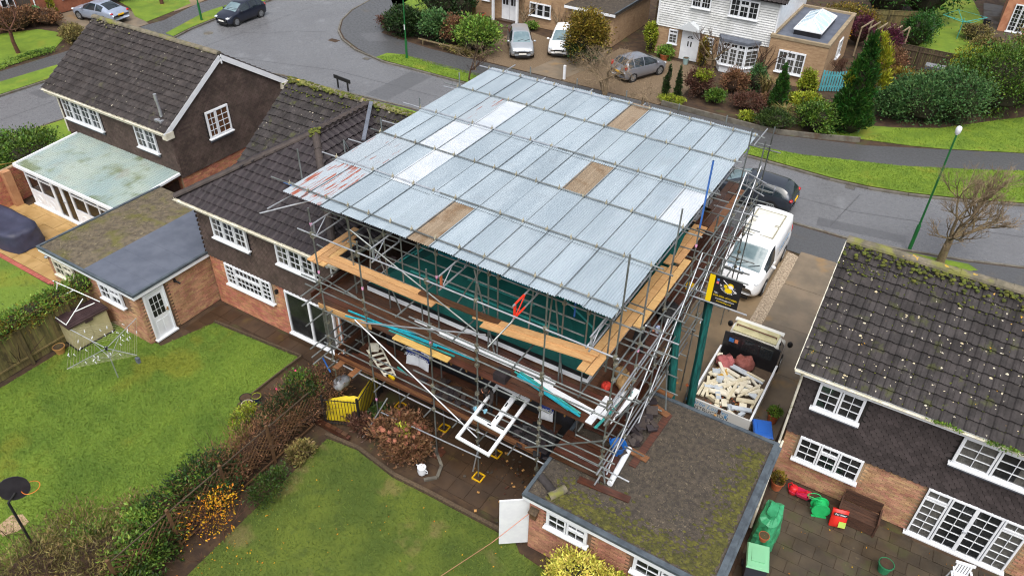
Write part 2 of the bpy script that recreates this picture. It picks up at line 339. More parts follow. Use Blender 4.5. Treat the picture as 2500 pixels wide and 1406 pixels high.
# ------------------------------------------------------------------ ground, road, pavements
RZ = -0.10
struct('ground', [(-400,-300),(400,-300),(400,500),(-400,500)], -0.16, T['soil'])
near_k = [(-44.9,-15),(-44.6,8),(-44.0,17),(-43.5,21.5),(-43.4,25),(-43.1,28.5),(-42.2,31),(-40.4,32.7),(-38,33.3),(-34,33.4),(-27.8,33.9),(-16,33.8),(-4.2,33.7),(-1.9,33.72),(0.6,34.15),(3.34,34.84),(5.66,35.72),(14,39.8)]
far_k = [(14,47.0),(8.4,43.8),(5.34,42.15),(2.6,40.87),(0.11,39.96),(-1.8,39.5),(-3.73,39.34),(-7.91,39.5),(-16,39.3),(-26.1,39.2),(-31.9,39.2),(-34,39.14),(-37.2,39.85),(-39.4,40.93),(-40.87,42.13),(-42.31,44.06),(-43.37,46.48),(-43.94,49.5),(-44.3,70)]
west_k = [(-50.6,70),(-50.8,45),(-50.67,38.8),(-50.3,36),(-49.8,34.2),(-49.75,24.7),(-49.83,21.2),(-50.2,8),(-50.3,-15)]
struct('road', near_k + far_k + west_k, RZ, T['road'])
struct('garden_soil', near_k + [(40,52),(40,-15)], -0.03, T['soil'])
struct('garden_soil', far_k + [(-44.3,130),(60,130),(60,47)], -0.03, T['soil'])
struct('garden_soil', west_k + [(-110,-15),(-110,130),(-50.6,130)], -0.03, T['soil'])
def kerbline(pts, side, nm='kerb', step=0.91):
    root = thing(nm, None, None, (pts[0][0], pts[0][1], 0), kind='structure')
    mb = MB().box((0.006,-0.0625,-0.12),(step-0.006,0.0625,0.012)); me = mb.mesh('kerb_stone'); Ms = []
    carry = 0.0
    for a, b in zip(pts[:-1], pts[1:]):
        a = Vector(a); b = Vector(b); d = (b-a); L = d.length; d.normalize(); n = Vector((-d.y, d.x))*side*0.06
        k = max(1, round(L/step)); s = L/k
        for i in range(k):
            p = a + d*(i*s) + n
            Ms.append(frame((p.x,p.y,random.uniform(-.006,.004)), (d.x*s/step,d.y*s/step,0), (-d.y,d.x,0), (0,0,1)))
    pieces('kerb_stone', 'kerb_stones', root, me, Ms, T['kerb'], 120)
kerbline(near_k[2:], 1); kerbline(far_k[:-1], 1); kerbline(west_k[1:8], 1)
# far pavement with its wide apron at the junction, then the path that curves away on the right
struct('pavement', [(-43.9,49.5),(-43.3,46.5),(-42.25,44.1),(-40.8,42.2),(-39.35,41.05),(-37.1,39.95),(-35,39.3),(-34.86,40.46),(-33.7,40.9),(-31.1,40.6),(-26,40.5),(-8.45,40.8),(-5.66,41.28),(-0.72,43.0),(3.2,45.07),(5.14,46.25),(14,51.2),(14,54),(5.02,48.62),(0.95,46.5),(-2.96,44.5),(-7.54,43.02),(-11.3,43.0),(-22,43.0),(-32.8,42.9),(-36.5,43.3),(-38,43.6),(-38.3,45.7),(-40.7,48.4),(-41.5,52),(-44.2,60)], 0.0, T['pave'])
struct('grass_verge', [(-35,39.3),(-34,39.25),(-26,39.3),(-16,39.42),(-7.9,39.62),(-3.73,39.46),(-1.8,39.62),(0.11,40.08),(2.6,41.0),(5.34,42.27),(14,47.1),(14,51.2),(5.14,46.25),(3.2,45.07),(-0.72,43.0),(-5.66,41.28),(-8.45,40.8),(-26,40.5),(-31.1,40.6),(-33.7,40.9),(-34.86,40.46)], 0.006, T['verge'])
struct('pavement', [(-38,33.2),(-34,33.3),(-27.8,33.8),(-16,33.7),(-4.2,33.58),(-1.9,33.6),(0.6,34.05),(3.34,34.74),(5.66,35.6),(14,39.7),(14,34),(5,31.6),(-1.79,31.1),(-3.7,31.2),(-16,31.3),(-34,31.3),(-40,31.0),(-42,28),(-42.3,24),(-43.2,25),(-43.0,28.5),(-42.1,30.9),(-40.3,32.6)], 0.0, T['pave'])
struct('grass_verge', [(-0.25,34.0),(0.6,34.0),(1.47,34.18),(3.5,34.6),(3.9,34.3),(2.55,33.1),(1.2,33.2)], 0.012, T['verge'])
struct('grass_verge', [(-36,33.0),(-34,33.2),(-27.8,33.7),(-24,33.6),(-24,33.0),(-30,32.8)], 0.008, T['verge'])
struct('grass_verge', [(-43.9,17),(-43.4,21.5),(-43.3,24),(-42.3,25.6),(-38.6,25.6),(-38.2,19.2),(-40.2,18.7),(-44.4,10)], 0.004, T['verge'])
# west side: verge, pavement, lawns
struct('grass_verge', [(-51.9,-10),(-51.83,22.4),(-51.6,26.5),(-51.5,29.3),(-49.9,29.3),(-49.85,24.7),(-49.93,21.2),(-50.3,8),(-50.4,-10)], 0.0, T['verge'])
struct('grass_verge', [(-50.9,34.3),(-49.9,34.2),(-50.4,36),(-50.77,38.8),(-50.9,45),(-50.8,60),(-52.4,60),(-52.6,45),(-52.5,39.3)], 0.006, T['verge'])
struct('pavement', [(-53.7,-10),(-53.49,23.4),(-53.39,28.6),(-53.6,34.7),(-53.46,36.2),(-54.7,40.4),(-55,60),(-50.7,60),(-50.9,45),(-50.77,38.8),(-50.4,36),(-49.9,34.2),(-49.85,24.7),(-49.93,21.2),(-50.3,8),(-50.4,-10)], -0.004, T['pave'])
struct('front_lawn', [(-53.9,10),(-53.9,23.6),(-54.2,27.5),(-56.0,29.6),(-57.5,30.0),(-59.2,29.6),(-60.4,27.6),(-60.6,20),(-60,10)], 0.0, T['verge'])
struct('front_lawn', [(-54.2,35.2),(-54.6,37.6),(-55.2,40.2),(-57.5,41.5),(-60.5,40.5),(-60.8,37.3),(-58,36.6),(-56,35.5)], 0.0, T['verge'])
struct('driveway', [(-53.7,30.5),(-53.7,35),(-56.5,36),(-61,36.8),(-61.2,31.6),(-57.5,30.6)], -0.008, T['concrete_g'])
struct('driveway', [(-55,41.5),(-54.6,40.3),(-54.5,38.0),(-61,41.2),(-61,43.5)], -0.002, T['concrete'])
# north side front gardens
struct('front_lawn', [(-42.6,50.5),(-41,48.9),(-38,47.6),(-36.5,49),(-37,58),(-43.6,58)], 0.0, T['verge'])
struct('shingle_drive', [(-28.3,43.1),(-24.9,43.1),(-24.4,46.3),(-25.4,49.5),(-29.4,50.4),(-30.2,46.5)], 0.0, T['gravel_d'])
struct('driveway', [(-24.9,43.1),(-22.2,43.1),(-21.5,46.4),(-22,50.3),(-25.6,50.3),(-24.4,46.3)], 0.004, T['concrete_g'])
struct('shingle_drive', [(-22.1,43.1),(-15.2,43.1),(-14.4,45.2),(-14.6,50.9),(-21.5,51)], -0.004, T['gravel_d'])
struct('garden_path', [(-34.4,49.4),(-29.6,50.3),(-29.4,51.2),(-34.6,51.6)], 0.002, T['slab_b'])
struct('corner_lawn', [(-6.9,43.3),(-3.4,45.2),(-0.6,46.0),(0.95,46.6),(5.02,48.7),(14,54.2),(14,58),(5.5,55.2),(2.6,52),(0.5,49.6),(-1.6,48.2),(-3.4,47.4),(-4.8,45.3)], 0.0, T['verge'])
struct('back_lawn', [(-3.6,60.2),(1.4,59.8),(5,64),(5.4,71),(2.0,69.3),(1.2,72.2),(-0.5,80),(-2.4,84),(-4.2,76),(-3.8,68)], 0.0, T['verge'])
struct('stone_terrace', [(1.2,69.0),(2.1,68.8),(5.5,70.8),(5.5,80),(0.3,80)], 0.006, T['slab'])
# back gardens, driveway
lawnB = [(-25.05,-6),(-25.05,11.3),(-22.2,11.4),(-21.6,13.4),(-17.3,13.75),(-17.36,10.75),(-16.1,10.4),(-15.0,9.2),(-15.0,-6)]
lawnC = [(-13.75,11.35),(-12.6,11.5),(-10.9,11.25),(-9.6,11.3),(-6.4,11.35),(-6.1,11.1),(-1.0,10.6),(-1.0,-6),(-13.3,-6)]
lawnA = [(-44,-6),(-44,8),(-40,11.3),(-33.1,11.42),(-28.3,11.35),(-28.2,10.9),(-25.9,10.9),(-25.9,-6)]
struct('back_lawn', lawnB, 0.0, T['lawn']); struct('back_lawn', lawnC, 0.0, T['lawn_c']); struct('back_lawn', lawnA, 0.0, T['lawn'])
struct('driveway', [(-6.1,16.8),(-3.7,16.8),(-3.7,31.1),(-6.6,31.3),(-9,31.3),(-9,27)], 0.0, T['concrete'])
struct('gravel_strip', [(-3.7,16.8),(-3.2,16.8),(-3.1,30.9),(-3.7,31.1)], -0.006, T['gravel'])
def slabs(rootname, x0, x1, y0, y1, sx, sy, mat, clip=None, rot=0.0, z=0.0, gap=0.012, h=0.05, bond=False, cnt=300, piece='paving_slab', plural='paving_slabs', base=None):
    root = thing(rootname, None, None, ((x0+x1)/2,(y0+y1)/2,0), kind='structure')
    MB().sheet([(x0,y0),(x1,y0),(x1,y1),(x0,y1)] if clip is None else clip, z-0.022).build('bedding', base or T['soil'], root)
    me = MB().box((-sx/2+gap/2,-sy/2+gap/2,-h),(sx/2-gap/2,sy/2-gap/2,0)).mesh(piece); Ms = []
    ny = int(round((y1-y0)/sy)); nx = int(math.ceil((x1-x0)/sx))+1
    for j in range(ny):
        for i in range(nx):
            x = x0+sx*(i+.5) - (sx/2 if bond and j % 2 else 0); y = y0+sy*(j+.5)
            if x-sx/2 < x0-.3*sx or x+sx/2 > x1+.3*sx: continue
            if clip and not inpoly(x, y, clip): continue
            Ms.append(Matrix.Translation((x, y, z+random.uniform(-.006,.006))) @ Matrix.Rotation(random.gauss(0,.004),4,'X') @ Matrix.Rotation(random.gauss(0,.004),4,'Y') @ Matrix.Rotation(random.gauss(0,.006),4,'Z'))
    pieces(piece, plural, root, me, Ms, mat, cnt); return root
slabs('driveway', -3.2, -1.0, 16.9, 31.4, 2.2, 2.9, T['concrete_g'], cnt=60, piece='concrete_bay')
slabs('back_patio', -0.6, 8.0, 11.0, 17.95, 0.6, 0.45, T['slab'], bond=True)
slabs('back_patio', -10.4, -6.15, 11.75, 14.45, 0.62, 0.62, T['slab_b'], clip=[(-10.0,11.75),(-6.1,11.55),(-6.1,14.5),(-13.4,14.5),(-11.2,13.3),(-10.3,12.7),(-9.75,12.0)])
slabs('back_patio', -22.3, -15.4, 10.7, 14.45, 0.62, 0.62, T['slab_b'], clip=[(-22.35,11.4),(-21.6,13.45),(-17.25,13.8),(-17.3,10.75),(-16.3,10.5),(-15.3,12.2),(-15.3,14.5),(-22.35,14.5)])
slabs('back_patio', -37.4, -28.3, 11.62, 15.2, 0.72, 0.6, T['slab_y'], clip=[(-37.2,14.9),(-36.4,13.0),(-35.2,11.6),(-28.2,11.6),(-28.2,15.1)], gap=0.012)
slabs('patio_edging', -35.0, -28.3, 11.4, 11.6, 0.105, 0.2, T['red_block'], z=0.01, piece='edging_block', plural='edging_blocks', gap=0.008)
slabs('front_path', -8.9, -6.3, 26.2, 31.2, 0.62, 0.62, T['slab'], cnt=100)
# edging of the back lawns
def plank_edge(pts, nm, h=0.14, w=0.05, mat=None):
    root = thing(nm, None, None, (pts[0][0],pts[0][1],0), kind='structure')
    for a, b in zip(pts[:-1], pts[1:]):
        MB().beam((a[0],a[1],h/2-0.02),(b[0],b[1],h/2-0.02),w,h).build('edging_plank', mat or T['fence_d'], root)
plank_edge([(-21.6,13.45),(-17.28,13.8),(-17.33,12.3),(-17.33,10.78),(-16.15,10.44)], 'lawn_edging')
plank_edge([(-13.9,11.45),(-12.6,11.58),(-10.9,11.35),(-9.6,11.4),(-6.2,11.45)], 'lawn_edging', 0.1, 0.12)
plank_edge([(-10.0,11.7),(-9.7,12.0),(-9.85,12.45),(-10.3,12.8),(-11.2,13.35)], 'bed_edging', 0.08, 0.1, T['kerb'])
# garden retaining edge across the road
plank_edge([(-15.0,43.2),(-11.3,43.12),(-8.6,43.05),(-7.5,43.2),(-5.2,44.0),(-3.3,44.8)], 'garden_edge_wall', 0.3, 0.12, T['kerb'])
# short grass blades standing on the lawns (nobody could count them)
def blades(nm, poly, n, size, mat, z=0.0, lab='short blades of lawn grass'):
    P = np.array(poly, float); mn = np.maximum(P.min(0), (-64,-2)); mx = np.minimum(P.max(0), (14,82))
    pts = []
    tot = 0
    while tot < n:
        q = rng.uniform(mn, mx, (n,2)); ins = np.zeros(n, bool); j = len(P)-1
        for i in range(len(P)):
            xi, yi = P[i]; xj, yj = P[j]
            if yi != yj: ins ^= ((yi > q[:,1]) != (yj > q[:,1])) & (q[:,0] < (xj-xi)*(q[:,1]-yi)/(yj-yi)+xi)
            j = i
        pts.append(q[ins]); tot += int(ins.sum())
    p = np.concatenate(pts)[:n]; a = rng.uniform(0,2*np.pi,n); s = size*rng.uniform(.6,1.5,n); t = rng.normal(0,.55,(n,2))*s[:,None]
    V = np.zeros((n,3,3)); V[:,0,:2] = p+np.c_[np.cos(a),np.sin(a)]*s[:,None]*.35; V[:,1,:2] = p-np.c_[np.cos(a),np.sin(a)]*s[:,None]*.35
    V[:,2,:2] = p+t; V[:,:2,2] = z; V[:,2,2] = z+s*rng.uniform(.5,1.0,n)
    me = bpy.data.meshes.new(nm); me.from_pydata(V.reshape(-1,3).tolist(), [], np.arange(n*3).reshape(-1,3).tolist()); me.update()
    link(nm, me, mat, None, label=lab, cat='grass', kind='stuff')
blades('lawn_grass', lawnB, 130000, 0.045, T['blade'], lab='short green grass of the wide lawn with the rotary line')
blades('lawn_grass', lawnC, 90000, 0.042, T['blade_c'], lab='thin patchy grass of the lawn below the scaffold')
blades('lawn_grass', lawnA, 22000, 0.05, T['blade'], lab='lush grass beside the ochre patio')
blades('verge_grass', [(-35,39.3),(-26,39.3),(-8,39.62),(-1.8,39.62),(2.6,41.0),(14,47.1),(14,51.2),(5.14,46.25),(3.2,45.07),(-0.72,43.0),(-5.66,41.28),(-8.45,40.8),(-33.7,40.9)], 50000, 0.05, T['blade_v'], 0.006, lab='bright grass of the verge between far kerb and path')
blades('verge_grass', [(-3.4,45.2),(-0.6,46.0),(5.02,48.7),(14,54.2),(14,58),(5.5,55.2),(2.6,52),(0.5,49.6),(-1.6,48.2)], 20000, 0.05, T['blade_v'], lab='bright grass in front of the big clipped shrubs')
# seams, patches and gratings in the road surface
T['seam'] = M('bitumen_seam', (58,58,60), (70,70,72), 6, .4); T['patchr'] = M('newer_asphalt', (84,85,88), (96,97,100), 16, .35, .55, bump=.3, bscale=90, bdist=.006)
def seam(pts, w_=.035, mat='seam', z=.004):
    mb = MB()
    for a, b in zip(pts[:-1], pts[1:]):
        a = Vector((a[0],a[1],0)); b = Vector((b[0],b[1],0)); d = (b-a).normalized(); n = Vector((-d.y,d.x,0))*w_/2
        mb.add([(p.x,p.y,RZ+z) for p in (a-n,b-n,b+n,a+n)],[(0,1,2,3)])
    mb.build('road_seam', T[mat], kind='structure')
seam([(-47.2,37.6),(-45.2,38.6),(-43.6,40.4),(-41.6,41.5)]); seam([(-43.5,33.8),(-36,36.1),(-28,36.4),(-18,36.5),(-8,36.4),(-2,36.6),(6,38.9),(12,41.8)]); seam([(-46.6,6),(-46.5,22),(-46.6,34),(-47.2,60)])
seam([(-12,34.2),(-12,36.3),(-9.8,36.3),(-9.8,34.2)]); seam([(-2.6,34.6),(-2.0,38.6)])
MB().sheet([(-31.5,34.2),(-29.8,34.2),(-29.8,38.9),(-31.5,38.9)],RZ+.003).build('road_patch',T['patchr'],kind='structure'); MB().sheet([(-3.2,34.3),(.8,35.0),(.7,35.7),(-3.3,35.1)],RZ+.003).build('road_patch',T['patchr'],kind='structure'); MB().sheet([(-48.9,22.5),(-47.4,22.5),(-47.3,25.5),(-48.8,25.6)],RZ+.003).build('road_patch',T['patchr'],kind='structure'); MB().sheet([(-39.2,42.4),(-37.4,41.5),(-36.3,42.4),(-38.0,43.6)],.004).build('pavement_patch',T['patchr'],kind='structure')
for i,(x,y) in enumerate(((-35.5,38.95),(-2.6,39.1),(-49.5,30.2))):
    g = thing('drain_grating',('iron drain grating in the gutter at the junction verge','iron drain grating at the far kerb opposite the van','iron drain grating at the left kerb of the side road')[i],'drain',(x,y,RZ),local=True); MB().box((-.25,-.2,0),(.25,.2,.006)).build('frame',T['seam'],g)
    for k in range(6): MB().box((-.22+k*.075,-.17,.006),(-.18+k*.075,.17,.012)).build('bar',T['kerb'],g)
# manhole and drain in the road
MB().lathe([(0.36,0),(0.36,0.008),(0.3,0.012)], (-48.6,36.3,RZ), 18).build('manhole_cover', T['kerb'], label='round iron manhole cover in the side road by the navy hatchback', cat='manhole')
MB().box((-40.3,40.2,RZ),(-39.5,40.7,RZ+0.008)).build('patch_of_leaves', T['soil'], label='dark wet patch of leaves at the junction kerb', cat='leaf litter', kind='stuff')
# ------------------------------------------------------------------ house builders
def tile_mesh(w=0.30, L=0.40, roll=True):
    pr = [(0,0.0),(.13,0.0),(.165,.034),(.215,.05),(.262,.034),(.30,0.002)] if roll else [(0,0),(.28,0),(.30,-.012)]
    pr = [(x*w/.30, z) for x, z in pr]
    vs = []; k = len(pr)
    for x, z in pr: vs += [(x,0,z+0.066),(x,L,z*.8+0.004)]
    for x, z in pr: vs.append((x,0.05,z+0.008))
    fs = [(2*i,2*i+2,2*i+3,2*i+1) for i in range(k-1)] + [(2*k+i,2*k+i+1,2*i+2,2*i) for i in range(k-1)]
    b = len(vs); vs += [(pr[-1][0],0,0.0),(pr[-1][0],L,0.0)]; fs.append((2*k-2,b,b+1,2*k-1))
    me = bpy.data.meshes.new('roof_tile'); me.from_pydata(vs,[],fs); me.update(); return me
def roof_slope(house, o, u, v, poly, mat, tw=0.30, gauge=0.335, limit=300, name='roof'):
    """poly in (u,v) metres on the slope plane; tiles laid in courses from v=0 up"""
    u = Vector(u).normalized(); v = Vector(v).normalized(); n = u.cross(v); o = Vector(o)
    pts = [o+u*a+v*b for a, b in poly]
    low = [p-n*0.06 for p in pts]; k = len(pts)
    mb = MB(); mb.add(pts+low, [tuple(range(k)), tuple(range(2*k-1,k-1,-1))]+[(i,i+k,(i+1)%k+k,(i+1)%k) for i in range(k)])
    rf = mb.build(name, T['under'], house)
    us = [p[0] for p in poly]; vs_ = [p[1] for p in poly]
    me = tile_mesh(tw, gauge+0.07); Ms = []
    j = 0
    while min(vs_)+j*gauge < max(vs_)-0.05:
        b = min(vs_)+j*gauge
        i = 0
        while min(us)+i*tw < max(us)-0.02:
            a = min(us)+i*tw
            if inpoly(a+tw/2, b+gauge*.5, poly):
                p = o+u*(a+random.gauss(0,.002))+v*(b-0.02+random.gauss(0,.004))+n*(0.004+random.gauss(0,.0015))
                Ms.append(frame(p, u, v, n))
            i += 1
        j += 1
    pieces('roof_tile', 'roof_tiles', rf, me, Ms, mat, limit)
    return rf
def ridge_run(house, p, q, mat, r=0.12, seg=0.44, name='ridge_tile'):
    p = Vector(p); q = Vector(q); d = q-p; L = d.length; d.normalize()
    s = d.cross(Vector((0,0,1))).normalized(); t = s.cross(d); N = 7
    k = max(1, round(L/seg)); sg = L/k
    vs = []; fs = []
    for e, (x, rr) in enumerate(((0,r),(sg+0.02,r*0.94))):
        for i in range(N):
            a = math.pi*(i/(N-1)); vs.append((x, math.cos(a)*rr*1.15, math.sin(a)*rr-0.03))
    fs = [(i,i+1,N+i+1,N+i) for i in range(N-1)]
    fs += [tuple(range(N-1,-1,-1)), tuple(range(N,2*N))]
    me = bpy.data.meshes.new(name); me.from_pydata(vs,[],fs); me.update()
    Ms = [frame(p+d*(i*sg)+t*random.gauss(0,.004), d, s, t) for i in range(k)]
    pieces(name, name+'s', house, me, Ms, mat, 120, smooth=False)
def holes_hit(a0, a1, b0, b1, holes):
    return any(a1 > h[0]+.01 and a0 < h[1]-.01 and b1 > h[2]+.01 and b0 < h[3]-.01 for h in holes)
def brick_wall(house, o, u, w, h, n, mat, holes=(), limit=300, mortar=None, thick=0.12, bw=0.225, bh=0.075, pieces_on=True):
    """wall face starting at o, running along u for w, up for h; n points outward; holes (a0,a1,b0,b1)"""
    u = Vector(u); n = Vector(n); o = Vector(o); z = Vector((0,0,1))
    c = [o-n*thick, o+u*w-n*thick, o+u*w-n*0.008, o-n*0.008]
    mb = MB(); mb.add([p for p in c]+[p+z*h for p in c], [(0,1,2,3),(7,6,5,4),(0,4,5,1),(1,5,6,2),(2,6,7,3),(3,7,4,0)])
    wl = mb.build('wall', mortar or T['mortar'], house)
    if not pieces_on: return wl
    me = MB().box((0.005,-0.012,0.005),(bw-0.005,0.004,bh-0.005)).mesh('brick')
    Ms = []; r = int(h/bh)
    for j in range(r):
        a = -bw/2 if j % 2 else 0.0
        while a < w-0.02:
            a0 = max(a,0); a1 = min(a+bw,w)
            if a1-a0 > 0.05 and not holes_hit(a0,a1,j*bh,(j+1)*bh,holes):
                Ms.append(frame(o+u*a0+z*(j*bh)+n*random.uniform(-.002,.002), u*((a1-a0)/bw), -n, z))
            a += bw
    pieces('brick', 'bricks', wl, me, Ms, mat, limit)
    return wl
def hung_wall(house, o, u, poly, n, mat, holes=(), limit=300, sw=0.165, g=0.1, scallop=True, thick=0.14):
    """tile-hung wall: poly in (along, up) metres"""
    u = Vector(u); n = Vector(n); o = Vector(o); z = Vector((0,0,1))
    fr = [o+u*a+z*b for a, b in poly]; bk = [p-n*thick for p in fr]; k = len(fr)
    mb = MB().add(fr+bk, [tuple(range(k)), tuple(range(2*k-1,k-1,-1))]+[(i,i+k,(i+1)%k+k,(i+1)%k) for i in range(k)])
    wl = mb.build('hung_wall', T['under'], house)
    e = g*1.45
    if scallop: out = [(.008,.045),(.045,.008),(sw/2,-.006),(sw-.045,.008),(sw-.008,.045)]
    else: out = [(.005,0),(sw-.005,0)]
    pts = out+[(sw-.008,e),(.008,e)]; m = len(pts)
    vs = [(x,-0.030+0.020*max(0,y)/e,y) for x, y in pts]+[(x,-0.012,y) for x, y in pts[:len(out)]]
    fs = [tuple(range(m))]+[(i,m+i,m+i+1,i+1) for i in range(len(out)-1)]
    me = bpy.data.meshes.new('hung_tile'); me.from_pydata(vs,[],fs); me.update()
    Ms = []; a0 = min(p[0] for p in poly); a1 = max(p[0] for p in poly); b0 = min(p[1] for p in poly); b1 = max(p[1] for p in poly)
    j = 0
    while b0+j*g < b1-0.02:
        b = b0+j*g; a = a0-(sw/2 if j % 2 else 0)
        while a < a1-0.03:
            if inpoly(min(max(a+sw/2,a0+.01),a1-.01), b+g*.5, poly) and not holes_hit(a+.03,a+sw-.03,b+.01,b+g,holes):
                Ms.append(frame(o+u*a+z*b+n*random.uniform(-.003,.003), u, -n, z) @ Matrix.Rotation(random.gauss(0,.012),4,'Y'))
            a += sw
        j += 1
    pieces('hung_tile', 'hung_tiles', wl, me, Ms, mat, limit)
    return wl
def window(house, o, u, n, w, h, lights, sill=True, apron=False, name='window', fmat=None, back=None, curt=(), fw=0.055, sillmat=None):
    """o = lower left corner on the wall face. lights: (a0,a1,b0,b1,cols,rows) in fractions of w,h"""
    fmat = fmat or T['upvc']; u = Vector(u); n = Vector(n); z = Vector((0,0,1)); o = Vector(o)
    F = frame(o, u, z, n)
    mb = MB(); D = 0.075
    def bx(a0,a1,b0,b1,d0,d1,m=None): (m or mb).box((a0,b0,d0),(a1,b1,d1),F)
    bx(0,w,0,fw,0,D); bx(0,w,h-fw,h,0,D); bx(0,fw,fw,h-fw,0,D); bx(w-fw,w,fw,h-fw,0,D)
    wd = mb.build(name, fmat, house)
    bars = MB(); panes = []
    for L in lights:
        a0,a1,b0,b1 = L[0]*w, L[1]*w, L[2]*h, L[3]*h
        c = 0.05
        bx(a0,a1,b0,b0+c,0.004,D+.008,bars); bx(a0,a1,b1-c,b1,0.004,D+.008,bars); bx(a0,a0+c,b0+c,b1-c,0.004,D+.008,bars); bx(a1-c,a1,b0+c,b1-c,0.004,D+.008,bars)
        ia0, ia1, ib0, ib1 = a0+c, a1-c, b0+c, b1-c; nc, nr = L[4], L[5]; g = 0.0085
        for i in range(1,nc): x = ia0+(ia1-ia0)*i/nc; bx(x-g,x+g,ib0,ib1,0.02,D-.008,bars)
        for j in range(1,nr): y = ib0+(ib1-ib0)*j/nr; bx(ia0,ia1,y-g,y+g,0.021,D-.009,bars)
        for i in range(nc):
            for j in range(nr):
                pm = MB(); x0 = ia0+(ia1-ia0)*i/nc; x1 = ia0+(ia1-ia0)*(i+1)/nc; y0 = ib0+(ib1-ib0)*j/nr; y1 = ib0+(ib1-ib0)*(j+1)/nr
                bx(x0,x1,y0,y1,0.036,0.042,pm); pm.build('pane', T['glass'], wd)
    bars.build('glazing_bars', fmat, wd)
    bm = MB(); bx(.01,w-.01,.01,h-.01,0.003,0.009,bm); bm.build('room_behind', back or T['room'], wd)
    for (a0,a1,b0,b1) in curt:      # pleated curtain
        cm = MB(); k = max(4,int((a1-a0)*w/0.05)); vs = []; fs = []
        for i in range(k+1):
            x = (a0+(a1-a0)*i/k)*w; d = 0.016+0.010*(i%2)
            vs += [F @ Vector((x,b0*h,d)), F @ Vector((x,b1*h,d))]
        cm.add(vs,[(2*i,2*i+2,2*i+3,2*i+1) for i in range(k)]).build('curtain', T['curtain'], wd)
    if sill:
        sm = MB(); bx(-.06,w+.06,-.05,0.0,-.02,.15,sm); sm.build('sill', sillmat or fmat, wd)
    if apron:
        sm = MB(); bx(-.03,w+.03,-.19,-.05,0.02,.045,sm); sm.build('lead_apron', T['lead'], wd)
    return wd
def gutter(house, p, q, mat=None, r=0.055):
    mb = MB(); p = Vector(p); q = Vector(q); d = (q-p).normalized(); s = d.cross(Vector((0,0,1))).normalized(); N = 6; vs = []
    for c in (p,q):
        for i in range(N+1):
            a = math.pi+math.pi*i/N; vs.append(c+s*math.cos(a)*r+Vector((0,0,math.sin(a)*r)))
        for i in range(N,-1,-1):
            a = math.pi+math.pi*i/N; vs.append(c+s*math.cos(a)*r*.82+Vector((0,0,math.sin(a)*r*.82)))
    k = 2*N+2; mb.add(vs, [(i,(i+1)%k,k+(i+1)%k,k+i) for i in range(k)]+[tuple(range(k-1,-1,-1)),tuple(range(k,2*k))])
    return mb.build('gutter', mat or T['upvc_o'], house)
def pipe(house, pts, r=0.036, mat=None, name='downpipe'): return MB().path(pts, r, 8).build(name, mat or T['upvc_o'], house)
def plain(house, name, a, b, mat): return MB().box(a,b).build(name, mat, house)
def moss(house, p, q, n, w, mat=None, size=0.05, name='moss', zj=0.03):
    mb = MB(); p = Vector(p); q = Vector(q); d = (q-p); s = d.normalized().cross(Vector((0,0,1))).normalized()
    for i in range(n):
        c = p+d*random.random()+s*random.gauss(0,w)+Vector((0,0,random.uniform(0,zj))); c.z -= abs((c-p).dot(s))*0.55
        k = size*random.uniform(.5,1.6); mb.ball(c,(k,k,k*.6),6,4,0.25)
    return mb.build(name, mat or T['moss'], house, kind='stuff')
UX, UY, UZ = Vector((1,0,0)), Vector((0,1,0)), Vector((0,0,1))
def v_up(dx, dy, dz): return Vector((dx,dy,dz)).normalized()

# ------------------------------------------------------------------ house with the conservatory (upper left)
A = thing('tile_hung_house', 'dark tile-hung house with white gable boards and lean-to conservatory', 'house', (-32.8,21.5,0))
AX0, AX1 = -37.35, -28.38; AY0, AYR, AY1 = 17.85, 21.5, 25.15; AZ0, AZR = 4.52, 6.95
sl_len = math.hypot(AYR-AY0, AZR-AZ0)
plain(A, 'inner_walls', (-36.85,18.34,0),(-28.64,24.8,4.5), T['mortar_d'])
roof_slope(A, (AX0,AY0,AZ0), (1,0,0), (0,AYR-AY0,AZR-AZ0), [(0,0),(AX1-AX0,0),(AX1-AX0,sl_len),(0,sl_len)], T['tile'])
roof_slope(A, (AX1,AY1,AZ0), (-1,0,0), (0,AYR-AY1,AZR-AZ0), [(0,0),(AX1-AX0,0),(AX1-AX0,sl_len),(0,sl_len)], T['tile'], limit=20)
ridge_run(A, (AX0,AYR,AZR+0.05), (AX1,AYR,AZR+0.05), T['ridge'], 0.13)
moss(A, (AX0,AYR-.12,AZR+0.03), (AX0+3.5,AYR-.12,AZR+.03), 60, 0.12, T['ridge'], 0.04)
hung_wall(A, (-36.85,18.2,2.15), (1,0,0), [(0,0),(8.35,0),(8.35,2.33),(0,2.33)], (0,-1,0), T['shingle'], holes=[(.3,3.2,.75,2.1),(5.75,7.2,.72,2.1)], limit=150, scallop=False)
gy = lambda y: (AZ0-0.12+(AZR-AZ0)*(1-abs(y-AYR)/(AYR-AY0)))
hung_wall(A, (-28.5,18.2,2.15), (0,1,0), [(0,0),(6.6,0),(6.6,gy(24.8)-2.15),(3.3,gy(21.5)-2.15),(0,gy(18.2)-2.15)], (1,0,0), T['shingle'], holes=[(1.85,3.2,1.08,2.5)], limit=150, scallop=False)
brick_wall(A, (-28.55,18.2,0), (0,1,0), 6.6, 2.15, (1,0,0), T['brick'], limit=120)
brick_wall(A, (-36.85,18.25,0), (1,0,0), 8.3, 2.15, (0,-1,0), T['brick'], limit=20)
for (y0,z0,y1,z1,nm) in ((AY0-.02,AZ0-.02,AYR,AZR-.02,'barge_board'),(AY1+.02,AZ0-.02,AYR,AZR-.02,'barge_board')):
    MB().beam((-28.36,y0,z0-.10),(-28.36,y1,z1-.10),0.035,0.24,(0,0,1)).build(nm, T['upvc'], A)
